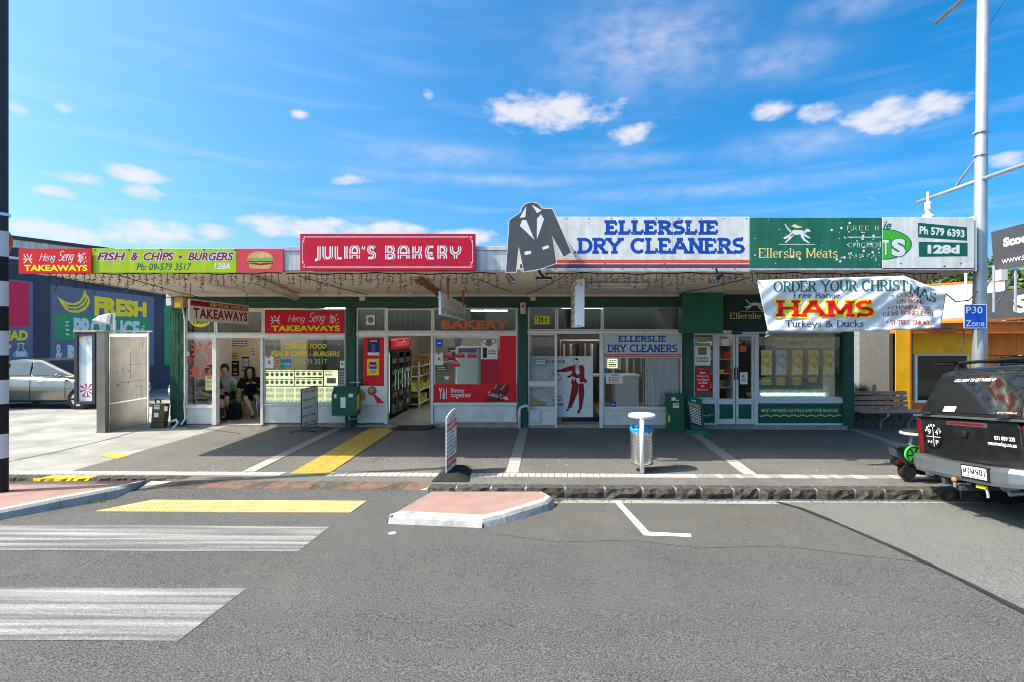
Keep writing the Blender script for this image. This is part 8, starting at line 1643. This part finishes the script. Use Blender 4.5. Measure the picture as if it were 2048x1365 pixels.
def person(label, loc, rotz, lean=0., knees=((-.11,-.42,.48),(.11,-.42,.48)), feet=((-.12,-.40,.07),(.12,-.42,.07)), hands=((-.1,-.36,.62),(.12,-.36,.64)), elbows=((-.27,-.05,.72),(.27,-.05,.72)), head=(0,-.06,1.17), coat='cloth_black', legs='skin', long_hair=True, coat_len=.3, hood=False, socks=True, shirt=None, collar=False):
    P = thing('person', label, 'person', loc, (0,0,rotz)); hx, hy, hz_ = head; js, es = [], []
    # body: one continuous figure
    chain(js, es, [(0,0,.50,.13,.12),(0,-.01+lean*.3,.68,.12,.10),(0,-.02+lean*.7,.86,.13,.10),(hx*.6,-.02+lean,.97,.075,.07),(hx*.9,hy+.03,hz_-.13,.05,.05),(hx,hy+.01,hz_-.05,.07,.075),(hx,hy,hz_+.02,.078,.092),(hx,hy+.005,hz_+.10,.055,.06)])
    for s_ in (0,1):
        sg = -1 if s_ == 0 else 1; e, h, kn, ft = elbows[s_], hands[s_], knees[s_], feet[s_]
        chain(js, es, [(sg*.17,-.01+lean*.9,.93,.055),(e[0],e[1],e[2],.042),((e[0]+h[0])/2,(e[1]+h[1])/2,(e[2]+h[2])/2,.036),(h[0],h[1],h[2],.025),(h[0]*.98,h[1]-.05,h[2]+.005,.026,.018)], 2)
        w_ = len(js)-1; hp = Vector(h); d = Vector((h[0]-e[0],h[1]-e[1],h[2]-e[2])).normalized()
        chain(js, es, [(sg*.09,-.03,.49,.088),((sg*.09+kn[0])/2,(kn[1])/2,(kn[2]+.49)/2,.075),(kn[0],kn[1],kn[2],.057),((kn[0]+ft[0])/2,(kn[1]+ft[1])/2,kn[2]*.62+ft[2]*.38,.055),(ft[0],ft[1]+.02,ft[2]+.05,.034),(ft[0],ft[1]-.06,ft[2]-.02,.034,.028),(ft[0],ft[1]-.15,ft[2]-.035,.028,.02)], 0)
    body = skin('body', js, es, 'skin', P, 1)
    b = MB()                                            # fingers and thumbs, rooted in the palms
    for s_ in (0,1):
        sg = -1 if s_ == 0 else 1; h = hands[s_]
        for k in range(4): x_ = h[0]+(k-1.5)*.014; l = (.045,.055,.052,.038)[k]; b.tube([(x_,h[1]-.07,h[2]+.005),(x_,h[1]-.07-l*.55,h[2]+.012),(x_,h[1]-.07-l,h[2]-.006)],[.008,.0075,.006],6)
        b.tube([(h[0]-sg*.02,h[1]-.03,h[2]),(h[0]-sg*.042,h[1]-.06,h[2]+.01),(h[0]-sg*.04,h[1]-.085,h[2]+.01)],[.010,.009,.007],6)
    b.build('fingers','skin',P,world=False,smooth=True)
    # face
    f = MB(); f.ball((hx-.03,hy-.088,hz_+.035),(.010,.006,.006),8,5); f.ball((hx+.03,hy-.088,hz_+.035),(.010,.006,.006),8,5); f.build('eyes','black',P,world=False); MB().hexa([(hx-.012,hy-.088,hz_-.005),(hx+.012,hy-.088,hz_-.005),(hx+.006,hy-.11,hz_-.002),(hx-.006,hy-.11,hz_-.002)],[(hx-.006,hy-.085,hz_+.035),(hx+.006,hy-.085,hz_+.035),(hx+.003,hy-.092,hz_+.03),(hx-.003,hy-.092,hz_+.03)]).build('nose','skin',P,world=False,bevel=.004)
    MB().ball((hx,hy-.087,hz_-.035),(.022,.006,.006),8,5).build('mouth','coral',P,world=False); MB().ball((hx-.085,hy+.01,hz_+.02),(.012,.02,.028),8,5).build('ear','skin',P,world=False); MB().ball((hx+.085,hy+.01,hz_+.02),(.012,.02,.028),8,5).build('ear','skin',P,world=False)
    # hair
    hj, he = [], []; chain(hj, he, [(hx,hy-.035,hz_+.095,.082,.06),(hx,hy+.015,hz_+.115,.10,.115),(hx,hy+.06,hz_+.04,.118,.10),(hx,hy+.085,hz_-.06,.095,.07)]+([(hx,hy+.08,hz_-.17,.085,.05),(hx,hy+.07,hz_-.30,.07,.04)] if long_hair else [])); 
    if long_hair:
        for sg in (-1,1): chain(hj, he, [(hx+sg*.082,hy-.015,hz_+.05,.036,.05),(hx+sg*.095,hy-.01,hz_-.08,.032,.04),(hx+sg*.09,hy-.03,hz_-.22,.028,.035)], 1)
    skin('hair', hj, he, 'hair', P, 1)
    if hood:
        kj, ke = [], []; chain(kj, ke, [(hx,hy+.06,hz_+.08,.11,.11),(hx,hy+.09,hz_-.04,.115,.08),(hx,hy+.06,hz_-.16,.12,.10)]); skin('hood', kj, ke, coat, P, 1)
    # coat or top with sleeves, then skirt over the thighs
    cj, ce = [], []; chain(cj, ce, [(0,0,.47,.165,.15),(0,lean*.3,.66,.150,.13),(0,-.01+lean*.7,.86,.165,.13),(hx*.5,-.015+lean,.975,.095,.085)])
    for s_ in (0,1):
        sg = -1 if s_ == 0 else 1; e, h = elbows[s_], hands[s_]; lim = .93 if coat == 'cloth_black' else .12
        chain(cj, ce, [(sg*.18,-.01+lean*.9,.93,.072),(e[0],e[1],e[2],.062)]+([(e[0]*.35+h[0]*.65,e[1]*.35+h[1]*.65,e[2]*.35+h[2]*.65,.05),(e[0]*.08+h[0]*.92,e[1]*.08+h[1]*.92,e[2]*.08+h[2]*.92,.042)] if lim > .5 else []), 2)
    skin('coat' if coat == 'cloth_black' else 'shirt', cj, ce, coat, P, 1)
    sj, se = [], []; js0 = [(0,0,.50,.16,.13)]; chain(sj, se, js0)
    for s_ in (0,1):
        sg = -1 if s_ == 0 else 1; kn = knees[s_]; chain(sj, se, [(sg*.09,-.05,.50,.11),((sg*.09+kn[0]*1.2)/2.2,kn[1]*.5,(.5+kn[2])/2+.01,.098),(kn[0],kn[1]*.86,kn[2]*.98+.01,.085)], 0)
    skin('skirt', sj, se, 'cloth_black', P, 1)
    for s_ in (0,1):
        kn, ft = knees[s_], feet[s_]
        if socks: aj, ae = [], []; chain(aj, ae, [((kn[0]*.8+ft[0]*.2),(kn[1]*.8+ft[1]*.2),kn[2]*.75+ft[2]*.25,.064),((kn[0]+ft[0])/2,(kn[1]+ft[1])/2+.01,kn[2]*.5+ft[2]*.5,.062),(ft[0],ft[1]+.02,ft[2]+.06,.042),(ft[0],ft[1]-.02,ft[2],.042)]); skin('sock', aj, ae, 'sock', P, 1)
        aj, ae = [], []; chain(aj, ae, [(ft[0],ft[1]+.05,ft[2]-.015,.042,.04),(ft[0],ft[1]-.06,ft[2]-.02,.048,.038),(ft[0],ft[1]-.17,ft[2]-.03,.038,.028)]); skin('shoe', aj, ae, 'black', P, 1)
    return P
def chair(label, loc, rotz, seatm='chair_green'):
    T = thing('cafe_chair', label, 'chair', loc, (0,0,rotz), group='chairs in the takeaways'); MB().box(-.21,.21,-.20,.20,.40,.425).build('seat',seatm,T,world=False,bevel=.012)
    b = MB(); n = 10; 
    for i in range(n+1): a = R(-55+110*i/n); b.v += [Vector((.22*math.sin(a),.20+.05*math.cos(a)-.03,.50)),Vector((.22*math.sin(a),.24+.05*math.cos(a)-.02,.82))]
    b.f = [(2*i,2*i+2,2*i+3,2*i+1) for i in range(n)]; b.m = [0]*n; o = b.build('backrest',seatm,T,world=False,smooth=True); sm = o.modifiers.new('t','SOLIDIFY'); sm.thickness = .015
    for x in (-.18,.18):
        for y in (-.17,.18): MB().tube([(x*.9,y*.9,.40),(x*1.1,y*1.15,0)],.013,6).build('leg','stainless_clean',T,world=False)
    for x in (-.18,.18): MB().tube([(x*.95,.19,.40),(x*1.02,.235,.60)],.012,6).build('back_post','stainless_clean',T,world=False)
    return T
F0 = FLOOR
cA = (-8.22,13.30,F0); cB = (-7.66,13.42,F0); cC = (-8.14,12.62,F0)
chair('green plastic chair under the customer in grey and black beside the door frame',cA,R(12)); chair('green plastic chair under the hooded customer with the phone',cB,R(20)); chair('green framed chair behind the glass under the leftmost customer in navy',(cC[0]-.12,cC[1]+.1,F0),R(55))
person('person in a grey top with dark knee socks seated beside the takeaway door frame',cA,R(18),lean=-.06,coat='cloth_grey',head=(.0,-.10,1.16),long_hair=False,hands=((-.05,-.30,.60),(.40,-.36,.70)),elbows=((-.26,-.06,.70),(.30,-.12,.72)),knees=((-.10,-.40,.50),(.12,-.42,.50)),feet=((-.06,-.44,.07),(.17,-.47,.07)))
person('person in a black hooded coat seated in the takeaway doorway holding a phone',cB,R(26),lean=-.10,head=(.0,-.20,1.13),hood=True,hands=((-.02,-.36,.86),(.10,-.37,.87)),elbows=((-.25,-.12,.72),(.25,-.14,.72)),knees=((-.08,-.42,.50),(.16,-.40,.52)),feet=((.08,-.50,.07),(.30,-.42,.12)),socks=False)
person('person in navy seated behind the narrow takeaway window, face hidden by the red lettering',(cC[0]-.12,cC[1]+.1,F0),R(55),lean=-.04,coat='cloth_navy',head=(0,-.08,1.17),long_hair=False)
ph = thing('phone','small black phone held by the hooded customer in the takeaways','phone',(0,0,0)); hw_ = Matrix.Translation(cB) @ Matrix.Rotation(R(26),4,'Z') @ Vector((.04,-.46,.90)); ph.location = hw_; ph.rotation_euler = (R(-35),0,R(26)); MB().box(-.035,.035,-.004,.004,-.07,.07).build('case','black',ph,world=False,bevel=.003); MB().box(-.031,.031,.0045,.0055,-.065,.065).build('screen','mural_pale',ph,world=False)
bp = thing('backpack','bulging black school backpack on the floor between the two seated customers','bag',(-7.72,12.86,F0)); MB().hexa([(-.16,-.11,0),(.16,-.11,0),(.16,.11,0),(-.16,.11,0)],[(-.12,-.08,.42),(.12,-.08,.42),(.12,.09,.42),(-.12,.09,.42)]).build('body','cloth_black',bp,world=False,bevel=.06); MB().box(-.12,.12,-.15,-.10,.04,.22).build('pocket','cloth_black',bp,world=False,bevel=.025); MB().tube([(-.05,.0,.42),(0,0,.48),(.05,0,.42)],.01,6).build('handle','black',bp,world=False)
b2 = thing('shopping_bag','turquoise bag standing at the right edge of the takeaway doorway','bag',(-7.12,13.35,F0)); MB().hexa([(-.1,-.06,0),(.1,-.06,0),(.1,.06,0),(-.1,.06,0)],[(-.12,-.05,.34),(.12,-.05,.34),(.12,.05,.34),(-.12,.05,.34)]).build('body','liner_blue',b2,world=False,bevel=.02); MB().tube([(-.06,0,.34),(-.03,0,.44),(.03,0,.44),(.06,0,.34)],.008,6).build('handle','liner_blue',b2,world=False)
